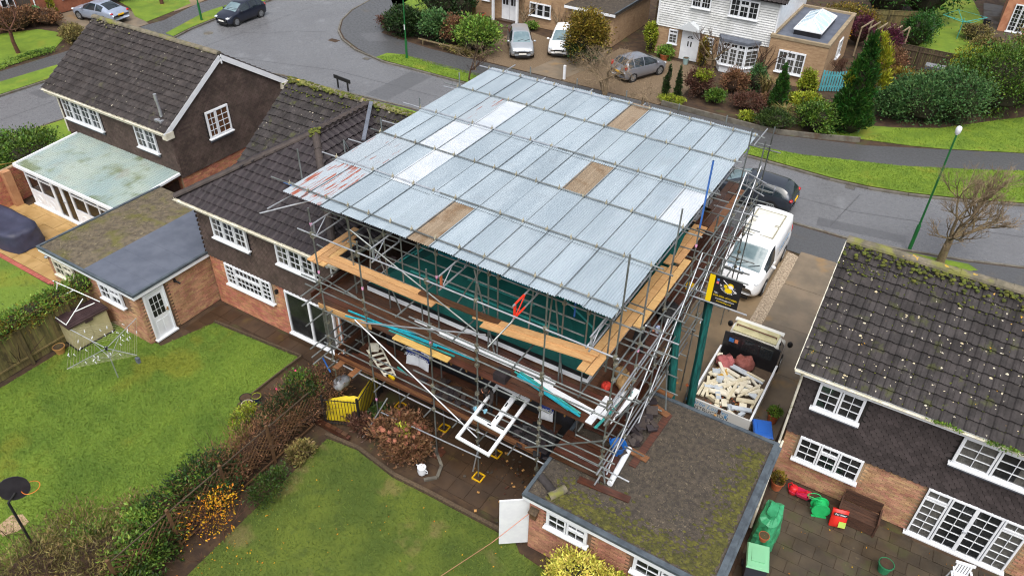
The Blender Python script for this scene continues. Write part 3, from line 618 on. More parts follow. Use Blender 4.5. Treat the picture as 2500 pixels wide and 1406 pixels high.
MB().box((-28.62,AY0-.02,AZ0-.34),(-28.33,18.25,AZ0-.02)).build('box_end', T['upvc_o'], A)
MB().box((-28.62,24.75,AZ0-.34),(-28.33,AY1+.02,AZ0-.02)).build('box_end', T['upvc_o'], A)
MB().beam((-28.33,AYR,AZR-.2),(-28.33,AYR,AZR-.42),0.05,0.05).build('finial', T['upvc'], A)
plain(A, 'soffit', (AX0+.05,AY0+.02,AZ0-.22),(-28.64,18.24,AZ0-.16), T['upvc_o']); plain(A, 'fascia', (AX0+.04,AY0-.005,AZ0-.22),(-28.64,AY0+.02,AZ0+.02), T['upvc_o'])
gutter(A, (AX0,AY0-.07,AZ0-.02), (-28.5,AY0-.07,AZ0-.02)); gutter(A, (AX0,AY1+.07,AZ0-.02), (-28.5,AY1+.07,AZ0-.02))
pipe(A, [(-37.1,AY0-.07,AZ0-.08),(-37.05,17.95,AZ0-.3),(-36.82,18.12,AZ0-.42),(-36.82,18.12,2.3)])
window(A, (-36.52,18.16,3.1), UX, -UY, 2.84, 1.18, [(i/4+.008,(i+1)/4-.008,.03,.97,2,3) for i in range(4)], apron=True, back=T['net'], curt=[(.02,.1,.05,.95),(.9,.98,.05,.95)])
window(A, (-31.06,18.16,3.08), UX, -UY, 1.4, 1.18, [(.02,.49,.03,.97,2,3),(.51,.98,.03,.97,2,3)], apron=True, back=T['net'], curt=[(.04,.22,.05,.95)])
window(A, (-28.46,20.08,3.34), UY, UX, 1.28, 1.3, [(.02,.40,.03,.97,2,4),(.42,.98,.03,.97,2,4)], back=T['blind'], apron=True)
MB().tube((-29.07,18.36,4.95),(-29.07,18.36,5.2),0.07,10).tube((-29.07,18.36,5.2),(-29.12,18.36,5.75),0.06,10).tube((-29.12,18.36,5.66),(-29.13,18.36,5.98),0.075,10).box((-29.3,18.1,4.72),(-28.85,18.45,4.86)).build('flue_pipe', T['steel_w'], A)
# conservatory
K = thing('conservatory', 'white lean-to conservatory with stained ribbed polycarbonate roof', 'conservatory', (-32.3,16.6,0))
KX0, KX1, KY0, KY1 = -35.75, -28.75, 14.95, 18.1; KZ0, KZ1 = 2.1, 2.34
T['poly'] = M('stained_polycarbonate', (140,158,158), (156,168,160), 0.5, 0.4, spots=(((98,108,66), 0.55, 0.52, 0.68, 0.75), ((136,132,120), 0.8, 0.55, 0.7, 0.5)))
nrib = 46; pw = (KX1-KX0+.5)/nrib; vz = (KZ1-KZ0+.05)/(KY1-KY0+.2)
me = MB().add([(0,0,0),(pw*.82,0,0),(pw*.82,3.42,3.42*vz),(0,3.42,3.42*vz),(0,0,-.03),(pw*.82,0,-.03)],[(0,1,2,3),(4,5,1,0)]).add([(pw*.80,0,0),(pw*.90,0,.028),(pw*1.0,0,0),(pw*.80,3.42,3.42*vz),(pw*.90,3.42,3.42*vz+.028),(pw*1.0,3.42,3.42*vz)],[(0,1,4,3),(1,2,5,4)]).mesh('roof_panel')
pieces('roof_panel', 'roof_panels', K, me, [Matrix.Translation((KX0-.3+i*pw,KY0-.15,KZ0)) for i in range(nrib)], T['poly'], 60)
plain(K, 'roof_gutter', (KX0-.36,KY0-.24,KZ0-.09),(KX1+.28,KY0-.13,KZ0+.04), T['upvc']); MB().beam((KX0-.34,KY0-.2,KZ0+.02),(KX0-.34,KY1,KZ1+.05),0.1,0.1).build('roof_edge', T['upvc'], K); MB().beam((KX1+.24,KY0-.2,KZ0+.02),(KX1+.24,KY1,KZ1+.05),0.1,0.1).build('roof_edge', T['upvc'], K)
plain(K, 'base_rail', (KX0-.1,KY0-.12,0),(KX1,KY0+.04,0.07), T['upvc']); plain(K, 'floor', (KX0,KY0+.05,0.0),(KX1,KY1,0.05), T['slab_y'])
bays = [-35.75,-34.75,-33.75,-33.0,-32.25,-31.25,-30.25,-29.5,-28.75]
for x in bays: plain(K, 'post', (x-.045,KY0-.04,.07),(x+.045,KY0+.04,KZ0-.05), T['upvc'])
plain(K, 'head_rail', (KX0,KY0-.04,KZ0-.16),(KX1,KY0+.04,KZ0-.05), T['upvc'])
for i, (a, b) in enumerate(zip(bays[:-1], bays[1:])):
    door = i in (2,3)
    if not door:
        plain(K, 'lower_panel', (a+.045,KY0-.02,.07),(b-.045,KY0+.02,.80), T['upvc']); plain(K, 'transom', (a+.045,KY0-.035,.80),(b-.045,KY0+.035,.88), T['upvc']); plain(K, 'transom', (a+.045,KY0-.035,1.58),(b-.045,KY0+.035,1.65), T['upvc'])
        MB().lathe([(.22,0),(.22,.01),(.18,.02),(.18,.0)],(0,0,0),20,False).build('panel_motif', T['upvc'], K).matrix_basis = Matrix.Translation(((a+b)/2,KY0-.02,.43)) @ Matrix.Rotation(R(90),4,'X') 
        plain(K, 'pane', (a+.045,KY0-.005,.88),(b-.045,KY0+.005,1.58), T['glass']); plain(K, 'pane', (a+.045,KY0-.005,1.65),(b-.045,KY0+.005,KZ0-.16), T['glass'])
    else:
        plain(K, 'door_pane', (a+.09,KY0-.005,.15),(b-.09,KY0+.005,KZ0-.2), T['glass'])
        for x0, x1 in ((a+.045,a+.11),(b-.11,b-.045)): plain(K, 'door_stile', (x0,KY0-.03,.07),(x1,KY0+.03,KZ0-.16), T['upvc'])
plain(K, 'door_handle', (-33.06,KY0-.09,1.0),(-32.94,KY0-.04,1.03), T['steel_w'])
for x in (KX0,KX1):
    plain(K, 'side_wall', (x-.03,KY0+.04,.0),(x+.03,KY1,.85), T['upvc']); plain(K, 'side_pane', (x-.006,KY0+.04,.85),(x+.006,KY1,KZ0-.06), T['glass'])
    for y in (16.0,17.0): plain(K, 'side_post', (x-.035,y-.03,.85),(x+.035,y+.03,KZ0), T['upvc'])
plain(K, 'wicker_chair', (-34.9,15.5,.05),(-34.2,16.2,.5), T['tan_pot']).name = 'seat_unit'; plain(K, 'sofa', (-31.0,15.6,.05),(-29.6,16.4,.55), T['tan_pot'])

# ------------------------------------------------------------------ middle house with the hipped wing
B = thing('hipped_house', 'brown hip-roofed house with tile-hung upper floor beside the scaffold', 'house', (-19,16,0))
BZ = 4.88; BR = 7.12; BYE = 14.14; BAY = 17.8; BX0, BX1, BXC = -22.98, -15.1, -19.04; MY = 20.85
plain(B, 'inner_walls', (-22.32,14.64,0),(-15.7,24.2,4.5), T['mortar_d'])
s1 = math.hypot(BAY-BYE, BR-BZ); hw = (BX1-BX0)/2
roof_slope(B, (BX0,BYE,BZ), (1,0,0), (0,BAY-BYE,BR-BZ), [(0,0),(2*hw,0),(hw,s1)], T['tile_b'], limit=200)
s2 = math.hypot(hw, BR-BZ); wl = MY-BYE
roof_slope(B, (BX1,BYE,BZ), (0,1,0), (-hw,0,BR-BZ), [(0,0),(wl,0),(wl,s2),(BAY-BYE,s2)], T['tile_b'], limit=80)
roof_slope(B, (BX0,MY,BZ), (0,-1,0), (hw,0,BR-BZ), [(0,0),(wl,0),(MY-BAY,s2),(0,s2)], T['tile_b'], limit=80)
MX0, MX1 = -23.35, -14.6; MYE = 17.2; MZ = 4.62; s3 = math.hypot(MY-MYE, BR-MZ)
roof_slope(B, (MX0,MYE,MZ), (1,0,0), (0,MY-MYE,BR-MZ), [(0,0),(MX1-MX0,0),(MX1-MX0,s3),(0,s3)], T['tile_l'], limit=260)
roof_slope(B, (MX1,2*MY-MYE,MZ), (-1,0,0), (0,-(MY-MYE),BR-MZ), [(0,0),(MX1-MX0,0),(MX1-MX0,s3),(0,s3)], T['tile_l'], limit=20)
ridge_run(B, (MX0,MY,BR+.05), (MX1,MY,BR+.05), T['ridge'], 0.13); moss(B, (MX0,MY-.02,BR+.12), (MX1,MY-.02,BR+.12), 520, 0.11)
moss(B, (MX0+.1,MY-.3,BR-.12), (MX1,MY-.3,BR-.12), 160, 0.2, None, 0.03)
ridge_run(B, (BXC,BAY,BR+.05), (BXC,MY-.05,BR+.06), T['ridge_b'], 0.13); ridge_run(B, (BX0,BYE,BZ+.09), (BXC,BAY,BR+.04), T['ridge_b'], 0.13); ridge_run(B, (BX1,BYE,BZ+.09), (BXC,BAY,BR+.04), T['ridge_b'], 0.13)
moss(B, (BXC-.15,BAY-.15,BR+.1), (BXC+.15,BAY+.1,BR+.14), 60, 0.1)
hung_wall(B, (-22.45,14.5,2.34), (1,0,0), [(0,0),(6.95,0),(6.95,2.5),(0,2.5)], (0,-1,0), T['shingle'], holes=[(.9,2.7,1.2,2.2),(4.2,6.0,1.25,2.2)])
hung_wall(B, (-22.45,17.3,2.34), (0,-1,0), [(0,0),(2.8,0),(2.8,2.5),(0,2.5)], (-1,0,0), T['shingle'], limit=20)
hung_wall(B, (-15.5,14.5,0.0), (0,1,0), [(0,0),(6.5,0),(6.5,4.5),(0,4.5)], (1,0,0), T['shingle'], limit=40)
brick_wall(B, (-22.45,14.55,0), (1,0,0), 6.95, 2.36, (0,-1,0), T['brick'], holes=[(.9,3.4,1.3,2.36),(4.1,6.5,0.3,2.36)])
plain(B, 'fascia', (BX0+.02,BYE-.005,BZ-.2),(BX1-.02,BYE+.02,BZ), T['upvc_o']); plain(B, 'soffit', (BX0+.02,BYE+.02,BZ-.2),(BX1-.02,14.5,BZ-.16), T['upvc_o']); plain(B, 'side_fascia', (BX0-.005,BYE,BZ-.2),(BX0+.02,17.2,BZ), T['upvc_o']); plain(B, 'side_fascia', (BX1-.02,BYE,BZ-.2),(BX1+.005,20.5,BZ), T['upvc_o'])
gutter(B, (BX0-.05,BYE-.06,BZ-.02), (BX1+.05,BYE-.06,BZ-.02)); gutter(B, (BX0-.06,BYE,BZ-.02), (BX0-.06,17.2,BZ-.02)); gutter(B, (BX1+.06,BYE,BZ-.02), (BX1+.06,20,BZ-.02))
pipe(B, [(-15.6,BYE-.06,BZ-.06),(-15.6,14.2,BZ-.3),(-15.68,14.44,BZ-.45),(-15.68,14.44,0.1)], mat=T['upvc'])
cs = [(.02,.33,.04,.96,2,3),(.345,.655,.04,.96,2,3),(.67,.98,.04,.96,2,3)]
window(B, (-21.56,14.44,3.56), UX, -UY, 1.82, 0.96, cs, apron=True, curt=[(.03,.14,.05,.95),(.86,.97,.05,.95)]); window(B, (-18.26,14.44,3.62), UX, -UY, 1.82, 0.9, cs, apron=True, curt=[(.03,.2,.05,.95)])
window(B, (-21.54,14.52,1.34), UX, -UY, 2.47, 1.0, [(.01,.21,.03,.97,2,4),(.22,.78,.62,.97,6,1),(.22,.78,.03,.6,6,2),(.79,.99,.03,.97,2,4)], curt=[(.02,.08,.05,.95)])
pd = window(B, (-18.36,14.52,0.3), UX, -UY, 2.4, 2.02, [(.01,.5,.01,.99,1,1),(.5,.99,.01,.99,1,1)], name='patio_door', curt=[(.75,.97,.03,.97)])
plain(B, 'door_step', (-18.5,14.36,0),(-15.9,14.5,.2), T['slab_b']); MB().box((-18.85,14.42,1.95),(-18.77,14.54,2.12)).build('wall_lamp', T['black'], B)
# ladder beam and tubes resting on that roof are part of the scaffold
# ------------------------------------------------------------------ flat-roofed garages
def garage(name, label, x0, x1, y0, y1, zr, bm, felt, side):
    g = thing(name, label, 'garage', ((x0+x1)/2,(y0+y1)/2,0))
    i = 0.16
    holesF = [(.55,1.95,1.3,2.3),(3.4,4.85,1.3,2.3)] if side == 'L' else [(.6,1.85,1.35,2.3),(3.1,4.6,1.35,2.3)]
    brick_wall(g, (x0+i,y0+i,0), (1,0,0), x1-x0-2*i, zr-.14, (0,-1,0), bm, holes=holesF, mortar=T['mortar_d'])
    brick_wall(g, (x1-i,y0+i,0), (0,1,0), y1-y0-2*i, zr-.14, (1,0,0), bm, holes=[(.25,1.2,0,2.2)] if side == 'L' else [], limit=300 if side == 'L' else 60, mortar=T['mortar_d'])
    brick_wall(g, (x0+i,y1-i,0), (0,-1,0), y1-y0-2*i, zr-.14, (-1,0,0), bm, limit=40, mortar=T['mortar_d'], holes=[] if side == 'L' else [(y1-y0-2*i-1.2,y1-y0-2*i-.2,0,2.1)])
    brick_wall(g, (x1-i,y1-i,0), (-1,0,0), x1-x0-2*i, zr-.14, (0,1,0), bm, limit=20, mortar=T['mortar_d'])
    for a, b in (((x0,y0),(x1,y0+.03)),((x0,y1-.03),(x1,y1)),((x0,y0+.03),(x0+.03,y1-.03)),((x1-.03,y0+.03),(x1,y1-.03))):
        plain(g, 'fascia', (a[0],a[1],zr-.2),(b[0],b[1],zr-.03), T['upvc'])
    return g
G1 = garage('flat_roof_garage', 'orange brick garage with half mossy half blue-grey felt roof', -28.22, -22.42, 11.12, 16.8, 2.45, T['brick_tan'], None, 'L')
xs = -25.4
MB().box((-28.22,11.12,2.40),(xs,16.8,2.45)).build('mossy_roof_half', T['felt_m'], G1); 
MB().box((xs,11.12,2.40),(-22.42,14.44,2.454)).box((xs,14.44,2.40),(-22.52,16.8,2.453)).build('felt_roof_half', T['felt'], G1)
for i in range(4): plain(G1, 'felt_lap', (xs+.02,11.14+i*.86,2.45),(-22.45,11.14+i*.86+.06,2.460), T['felt'])
for a, b in (((-28.23,11.1),(-22.4,11.2)),((-28.23,11.2),(-28.13,16.8)),((-22.5,11.2),(-22.4,14.5))):
    MB().box((a[0],a[1],2.40),(b[0],b[1],2.50)).build('roof_kerb', T['felt_e'], G1)
mb = MB()
for i in range(1500):
    x = -28.1+abs(random.gauss(0,1.1)); y = random.uniform(11.2,16.7)
    if x > xs-.1+random.gauss(0,.15): continue
    k = random.uniform(.015,.05); mb.ball((x,y,2.455),(k*1.4,k,k*.5),5,3,.3)
mb.build('moss_litter', T['felt_m'], G1, kind='stuff')
cw = [(.03,.49,.03,.97,2,2),(.51,.97,.60,.97,2,1),(.51,.97,.03,.58,2,1)]
window(G1, (-27.6,11.25,1.38), UX, -UY, 1.3, .72, cw, fmat=T['upvc_o']); window(G1, (-24.72,11.25,1.44), UX, -UY, 1.3, .72, cw)
def panel_door(house, o, u, n, w, h, cols, rows, name='door'):
    u = Vector(u); n = Vector(n); F = frame(o,u,UZ,n); d = MB()
    d.box((0,0,0),(.06,h,.09),F).box((w-.06,0,0),(w,h,.09),F).box((.06,h-.06,0),(w-.06,h,.09),F).box((.06,0,.0),(w-.06,h-.06,.05),F)
    d.box((-.04,-.06,-.02),(w+.04,0,.16),F)
    o_ = d.build(name, T['upvc'], house)
    g0, g1, z0, z1 = w*.2, w*.8, h*.45, h*.88
    for i in range(cols):
        for j in range(rows):
            p = MB().box((g0+(g1-g0)*i/cols+.015,z0+(z1-z0)*j/rows+.015,.05),(g0+(g1-g0)*(i+1)/cols-.015,z0+(z1-z0)*(j+1)/rows-.015,.056),F); p.build('pane', T['blackgloss'], o_)
    for a, b in ((.22,.46),(.54,.78)): MB().box((w*a,h*.08,.05),(w*b,h*.36,.062),F).build('raised_panel', T['upvc'], o_)
    MB().box((w*.86,h*.46,.05),(w*.9,h*.53,.1),F).box((w*.78,h*.49,.085),(w*.88,h*.505,.1),F).build('handle', T['tan_pot'], o_)
    return o_
panel_door(G1, (-22.57,11.5,.08), UY, UX, .88, 2.1, 3, 3)
MB().box((-22.56,12.86,1.95),(-22.5,12.94,2.1)).beam((-22.5,12.9,2.02),(-22.3,12.95,1.95),.05,.05).build('wall_bracket_lamp', T['black'], G1)
MB().ball((-28.0,11.22,2.0),(.09,.09,.07),8,5).build('flood_light', T['steel_w'], G1)
G2 = garage('flat_roof_garage', 'brick garage with dark grass-littered felt roof below the scaffold', -6.18, -0.72, 11.28, 16.85, 2.45, T['brick_pink'], None, 'R')
MB().box((-6.18,11.28,2.40),(-.72,16.85,2.45)).build('felt_roof', T['felt_d'], G2)
for a, b in (((-6.2,11.26),(-.7,11.42)),((-.86,11.42),(-.7,16.87)),((-6.2,11.42),(-6.1,16.87)),((-6.1,16.75),(-.86,16.87))):
    MB().box((a[0],a[1],2.40),(b[0],b[1],2.49)).build('roof_kerb', T['felt_e'], G2)
# dead grass and moss litter lying on the garage roof
n = 14000; px = rng.uniform(-6.05,-.9,n); py = rng.uniform(11.45,16.7,n); a = rng.uniform(0,6.28,n); L = rng.uniform(.03,.09,n)
V = np.zeros((n,3,3)); V[:,0] = np.c_[px,py,np.full(n,2.452)]; V[:,1] = np.c_[px+np.cos(a)*.012,py+np.sin(a)*.012,np.full(n,2.452)]; V[:,2] = np.c_[px-np.sin(a)*L,py+np.cos(a)*L,2.452+rng.uniform(0,.035,n)]
me = bpy.data.meshes.new('dead_grass_litter'); me.from_pydata(V.reshape(-1,3).tolist(),[],np.arange(n*3).reshape(-1,3).tolist()); me.update()
T['litter'] = M('dead_grass_litter', (104,94,78), (70,64,54), 2.0, .9, piece=.45)
link('dead_grass_litter', me, T['litter'], G2, kind='stuff')
mb = MB()
for i in range(2000):
    t = random.random()
    if t < .5: x = -0.95-abs(random.gauss(0,.35)); y = random.uniform(11.5,16.2)
    else: x = random.uniform(-5.6,-1.0); y = 11.5+abs(random.gauss(0,.4))
    k = random.uniform(.02,.06); mb.ball((x,y,2.452),(k*1.3,k,k*.45),5,3,.3)
mb.build('moss_cushions', M('dull_moss', (88,86,34), (66,66,30), 5, .95, piece=.3, bump=.6, bscale=50), G2, kind='stuff')
window(G2, (-5.45,11.42,1.5), UX, -UY, 1.24, .66, cw); window(G2, (-2.86,11.42,1.54), UX, -UY, 1.5, .66, cw, curt=[(.55,.9,.05,.5)])
lf = MB().box((0,-.02,0),(.85,.02,2.0)); dl = lf.build('open_door', T['upvc'], G2); dl.matrix_basis = Matrix.Translation((-6.06,11.5,.1)) @ Matrix.Rotation(R(217),4,'Z')
MB().box((-.72,11.4,2.3),(-.62,16.8,2.42)).build('gutter', T['felt_e'], G2)
bb = thing('bird_box', 'small weathered wooden bird box on the pinkish garage wall', 'bird box', (-5.84,11.4,1.6)); MB().box((-5.93,11.28,1.58),(-5.75,11.42,1.86)).build('box', T['trellis'], bb); MB().beam((-5.84,11.22,1.86),(-5.84,11.44,1.92),.26,.03).build('lid', T['fence_d'], bb)
MB().path([(-5.9,11.4,1.8),(-6.6,10.4,1.0),(-7.6,9.2,.05)], .012, 5).build('cable', T['brick_pink'], label='thin reddish cable sloping from the bird box to the lawn', cat='cable')
# ------------------------------------------------------------------ near right house
D = thing('lichened_roof_house', 'brick and tile-hung house with lichen-spotted roof at lower right', 'house', (3,19.5,0))
DX0, DX1, DYE, DYR, DZ, DR = -1.02, 9.5, 17.74, 21.25, 4.68, 7.08; s4 = math.hypot(DYR-DYE, DR-DZ)
plain(D, 'inner_walls', (-.58,18.14,0),(9.2,24.3,4.6), T['mortar_d'])
roof_slope(D, (DX0,DYE,DZ), (1,0,0), (0,DYR-DYE,DR-DZ), [(0,0),(DX1-DX0,0),(DX1-DX0,s4),(0,s4)], T['tile_l'])
roof_slope(D, (DX1,2*DYR-DYE,DZ), (-1,0,0), (0,-(DYR-DYE),DR-DZ), [(0,0),(DX1-DX0,0),(DX1-DX0,s4),(0,s4)], T['tile_l'], limit=10)
ridge_run(D, (DX0,DYR,DR+.05), (DX1,DYR,DR+.05), T['ridge'], 0.14); moss(D, (DX0,DYR-.2,DR+.0), (6.5,DYR-.2,DR+.0), 420, 0.16, None, 0.045); moss(D, (DX0,DYR-.5,DR-.3), (6.5,DYR-.5,DR-.3), 260, 0.25, None, 0.03)
mo = MB(); vv = Vector((0,DYR-DYE,DR-DZ)).normalized(); nn = UX.cross(vv)
for i in range(1500):           # moss in the tile joints
    c = random.randint(0,34); r = random.randint(0,12)
    p = Vector((DX0,DYE,DZ))+UX*(c*.30+.16+random.uniform(-.03,.02))+vv*(r*.335+random.uniform(-.02,.12))+nn*.045
    if p.x > 6.5: continue
    k = random.uniform(.012,.035); mo.ball(p,(k,k*1.5,k*.6),5,3,.3)
mo.build('joint_moss', T['moss'], D, kind='stuff')
li = MB()
for i in range(380):           # crusty lichen discs on single tiles
    c = random.randint(0,30); r = random.randint(0,12); b = random.uniform(.03,.3)
    p = Vector((DX0,DYE,DZ))+UX*(c*.30+random.uniform(.03,.15))+vv*(r*.335+b)+nn*(.052-.038*b/.335)
    if p.x > 6.5: continue
    k = random.choice([random.uniform(.010,.024),random.uniform(.018,.045)]); Mx = frame(p,UX,vv,nn); q = [Mx @ Vector((math.cos(t*.9)*k*random.uniform(.6,1.2),math.sin(t*.9)*k*random.uniform(.6,1.2),0.006)) for t in range(7)]
    li.add(q+[Mx @ Vector((0,0,.009))],[(t,(t+1)%7,7) for t in range(7)])
li.build('lichen_crusts', M('pale_lichen', (206,200,180), (190,176,140), 2.5, .9, piece=.12, spots=(((204,150,50), .9, .6, .64, .9),)), D, kind='stuff')
hung_wall(D, (-.72,18.0,2.02), (1,0,0), [(0,0),(9.8,0),(9.8,2.62),(0,2.62)], (0,-1,0), T['shingle_g'], holes=[(.48,1.76,1.36,2.5),(4.2,7.2,1.3,2.6)], sw=.19, g=.115)
hung_wall(D, (-.72,24.3,2.02), (0,-1,0), [(0,0),(6.3,0),(6.3,2.5),(3.05,4.85),(0,2.5)], (-1,0,0), T['shingle_g'], limit=30, sw=.19, g=.115)
brick_wall(D, (-.7,18.05,0), (1,0,0), 9.8, 2.04, (0,-1,0), T['brick_tan'], holes=[(.42,2.3,1.05,2.05),(4.05,6.7,0,2.05)])
brick_wall(D, (-.7,24.3,0), (0,-1,0), 6.25, 2.04, (-1,0,0), T['brick_tan'], limit=20)
plain(D, 'fascia', (DX0+.02,DYE-.005,DZ-.2),(DX1,DYE+.02,DZ-.0), T['upvc']); plain(D, 'soffit', (DX0+.02,DYE+.02,DZ-.2),(DX1,18.0,DZ-.16), T['upvc']); gutter(D, (DX0,DYE-.07,DZ-.02), (DX1,DYE-.07,DZ-.02))
MB().beam((DX0-.01,DYE,DZ-.1),(DX0-.01,DYR,DR-.1),.035,.2).build('barge_board', T['upvc_o'], D); MB().beam((DX0-.01,2*DYR-DYE,DZ-.1),(DX0-.01,DYR,DR-.1),.035,.2).build('barge_board', T['upvc_o'], D)
pipe(D, [(-.8,DYE-.07,DZ-.08),(-.8,17.8,DZ-.35),(-.8,17.92,DZ-.45),(-.8,17.92,1.55),(-.72,17.3,1.5)])
pipe(D, [(-.68,17.2,2.3),(-.66,16.0,2.28),(-.64,15.4,2.2),(-.64,15.35,.3)], mat=T['upvc_o'], name='garage_downpipe')
window(D, (-.27,17.95,3.38), UX, -UY, 1.27, 1.0, [(.02,.49,.03,.97,2,3),(.51,.98,.03,.97,2,3)], apron=True)
window(D, (3.48,17.95,3.34), UX, -UY, 2.7, 1.06, [(.01,.33,.03,.97,2,3),(.34,.66,.03,.97,2,3),(.67,.99,.03,.97,2,3)], apron=True, curt=[(.02,.32,.05,.95),(.55,.65,.05,.6)])
window(D, (-.27,18.02,1.05), UX, -UY, 1.86, 1.0, [(.01,.34,.03,.97,2,3),(.35,.64,.68,.97,2,1),(.35,.64,.03,.66,2,2),(.65,.99,.03,.97,2,3)])
window(D, (3.36,18.02,.03), UX, -UY, 2.6, 2.02, [(.0,.24,.82,.99,2,1),(.0,.24,.01,.8,2,5),(.25,.5,.01,.99,2,6),(.5,.75,.01,.99,2,6),(.76,1.0,.82,.99,2,1),(.76,1.0,.01,.8,2,5)], name='french_doors', curt=[(.02,.22,.03,.97),(.78,.98,.03,.97)])
MB().box((4.58,17.9,.95),(4.62,17.94,1.05)).box((4.58,17.88,1.0),(4.72,17.9,1.02)).build('door_handle', T['steel_w'], D)
# ------------------------------------------------------------------ house being re-roofed under the scaffold
C = thing('re_roofed_house', 'house under the scaffold with bare teal roofing membrane and white fascia', 'house', (-9.8,18,0))
CX0, CX1, CYE, CZ, CAP, CR = -13.75, -5.83, 14.12, 4.72, (-9.85,17.9), 7.05
plain(C, 'inner_walls', (-13.4,14.56,0),(-6.36,24.2,4.3), T['under'])
paper = M('black_breather_paper', (30,32,40), (44,46,56), 2.0, .45, bump=.3, bscale=9)
plain(C, 'rear_wall', (-13.5,14.44,0),(-6.28,14.56,4.6), paper); plain(C, 'side_wall', (-6.36,14.56,0),(-6.24,24.2,4.3), T['brick_tan']); plain(C, 'side_wall', (-13.52,14.56,0),(-13.4,24.2,4.3), T['brick'])
for i in range(12): plain(C, 'wall_batten', (-13.2+i*.6,14.40,2.45),(-13.15+i*.6,14.44,4.45), T['tan_pot'])
plain(C, 'white_trim', (-12.6,14.32,2.86),(-6.3,14.44,2.98), T['upvc'])
def hipface(pts, nm):
    # subdivided sagging membrane face
    P = [Vector(p) for p in pts]; mb = MB(); N = 14
    if len(P) == 3: P.append(P[2].copy())
    vs = []
    for j in range(N+1):
        for i in range(N+1):
            a, b = i/N, j/N; p = P[0]*(1-a)*(1-b)+P[1]*a*(1-b)+P[2]*a*b+P[3]*(1-a)*b
            vs.append(p+Vector((0,0,.012*math.sin(a*25+b*7)*math.sin(b*19)+random.gauss(0,.004))))
    mb.add(vs, [(j*(N+1)+i,j*(N+1)+i+1,(j+1)*(N+1)+i+1,(j+1)*(N+1)+i) for j in range(N) for i in range(N)])
    return mb.build(nm, T['teal'], C, smooth=True)
ap = (CAP[0],CAP[1],CR); mr = (CAP[0],20.9,CR)
hipface([(CX0,CYE,CZ),(CX1,CYE,CZ),ap], 'membrane_slope'); hipface([(CX1,CYE,CZ),(CX1,20.9,CZ),mr,ap], 'membrane_slope'); hipface([(CX0,20.9,CZ),(CX0,CYE,CZ),ap,mr], 'membrane_slope')
hipface([(CX0-.5,17.3,CZ),(-5.5,17.3,CZ),(-5.5,20.9,CR),(CX0-.5,20.9,CR)], 'membrane_slope'); hipface([(-5.5,24.5,CZ),(CX0-.5,24.5,CZ),(CX0-.5,20.9,CR),(-5.5,20.9,CR)], 'membrane_slope')
plain(C, 'fascia', (CX0-.02,CYE-.03,CZ-.24),(CX1+.02,CYE-.005,CZ+.01), T['upvc']); plain(C, 'fascia', (CX1-.005,CYE-.005,CZ-.24),(CX1+.02,20.5,CZ+.01), T['upvc']); plain(C, 'fascia', (CX0-.02,CYE-.005,CZ-.24),(CX0+.005,20.5,CZ+.01), T['upvc']); plain(C, 'soffit', (CX0,CYE,CZ-.24),(CX1,14.5,CZ-.20), T['upvc'])
MB().beam((CX0,CYE-.02,CZ+.02),(CX1,CYE-.02,CZ+.02),.16,.012).build('eaves_strip', T['black'], C)
vs_ = Vector((0,CAP[1]-CYE,CR-CZ)); sl = vs_.length; vs_.normalize(); nn = Vector((0,-vs_.z,vs_.y))
for k, (f, a0, a1, mt) in enumerate(((.10,.3,.97,'batten'),(.20,.05,.93,'batten'),(.30,.35,.8,'batten'),(.40,.0,.86,'batten_b'),(.50,.0,.6,'batten'),(.58,.10,1.0,'batten_b'),(.66,.0,.9,'batten'),(.74,.2,1.0,'batten'),(.82,.05,.95,'batten'))):
    L0 = CX0+(CAP[0]-CX0)*f+.1; L1 = CX1+(CAP[0]-CX1)*f-.15; y = CYE+(CAP[1]-CYE)*f; z = CZ+(CR-CZ)*f
    MB().beam((L0+(L1-L0)*a0,y,z+.055),(L0+(L1-L0)*a1,y,z+.055),.06,.035).build('roof_batten', T[mt], C)
for i, y in enumerate((15.6,16.4,17.2,18.0,19.0)):
    for f0, f1 in (((.08,.42) if i % 2 else (.15,.55)),(.6,.9)):
        MB().beam((CX1+(CAP[0]-CX1)*f0,y+f0*.2,CZ+(CR-CZ)*f0+.05),(CX1+(CAP[0]-CX1)*f1,y+f1*.2,CZ+(CR-CZ)*f1+.05),.05,.03).build('roof_batten', T['batten'], C)
for i in range(7):
    y0 = 15.8+i*.45; MB().beam((CX0+.35+i*.36,y0-.55,CZ+(CR-CZ)*(.1+.085*i)+.06),(CX0+.75+i*.34,y0+1.2,CZ+(CR-CZ)*(.2+.083*i)+.05),.05,.03).build('roof_batten', T['batten'], C)
# ------------------------------------------------------------------ scaffold
S = thing('scaffolding', 'galvanised tube scaffold with timber lifts wrapped round the re-roofed house', 'scaffold', (-9.5,12.7,0))
TR_ = 0.0242
def tube(p, q, nm, mt='steel'): return MB().tube(p, q, TR_, 8).build(nm, T[mt], S)
def tap(p, q, nm, mt='steel'): return tube(p, q, nm, mt)
cmesh = MB().box((-.045,-.045,-.05),(.045,.045,.05)).tube((-.07,0,0),(.07,0,0),.018,6).mesh('coupler'); COUP = []
def coup(p): COUP.append(Matrix.Translation(p) @ Matrix.Rotation(random.uniform(0,3),4,'Z'))
YO, YI = 12.72, 13.82
outer = [(-14.36,0,8.05),(-12.63,0,7.55),(-10.22,0,7.55),(-8.60,0.05,7.76),(-6.54,0,8.3),(-4.61,2.47,10.16)]
for x, z0, z1 in outer: tube((x,YO,z0),(x,YO,z1),'standard')
inner = [(-14.0,0),(-12.61,0),(-11.35,4.3),(-10.73,0),(-8.95,3.9),(-8.64,0),(-6.6,0),(-5.9,2.47)]
for x, z0 in inner: tube((x,YI,z0),(x,YI,7.5),'standard', 'steel')
tube((-13.76,13.6,4.72),(-13.74,13.6,7.45),'standard')
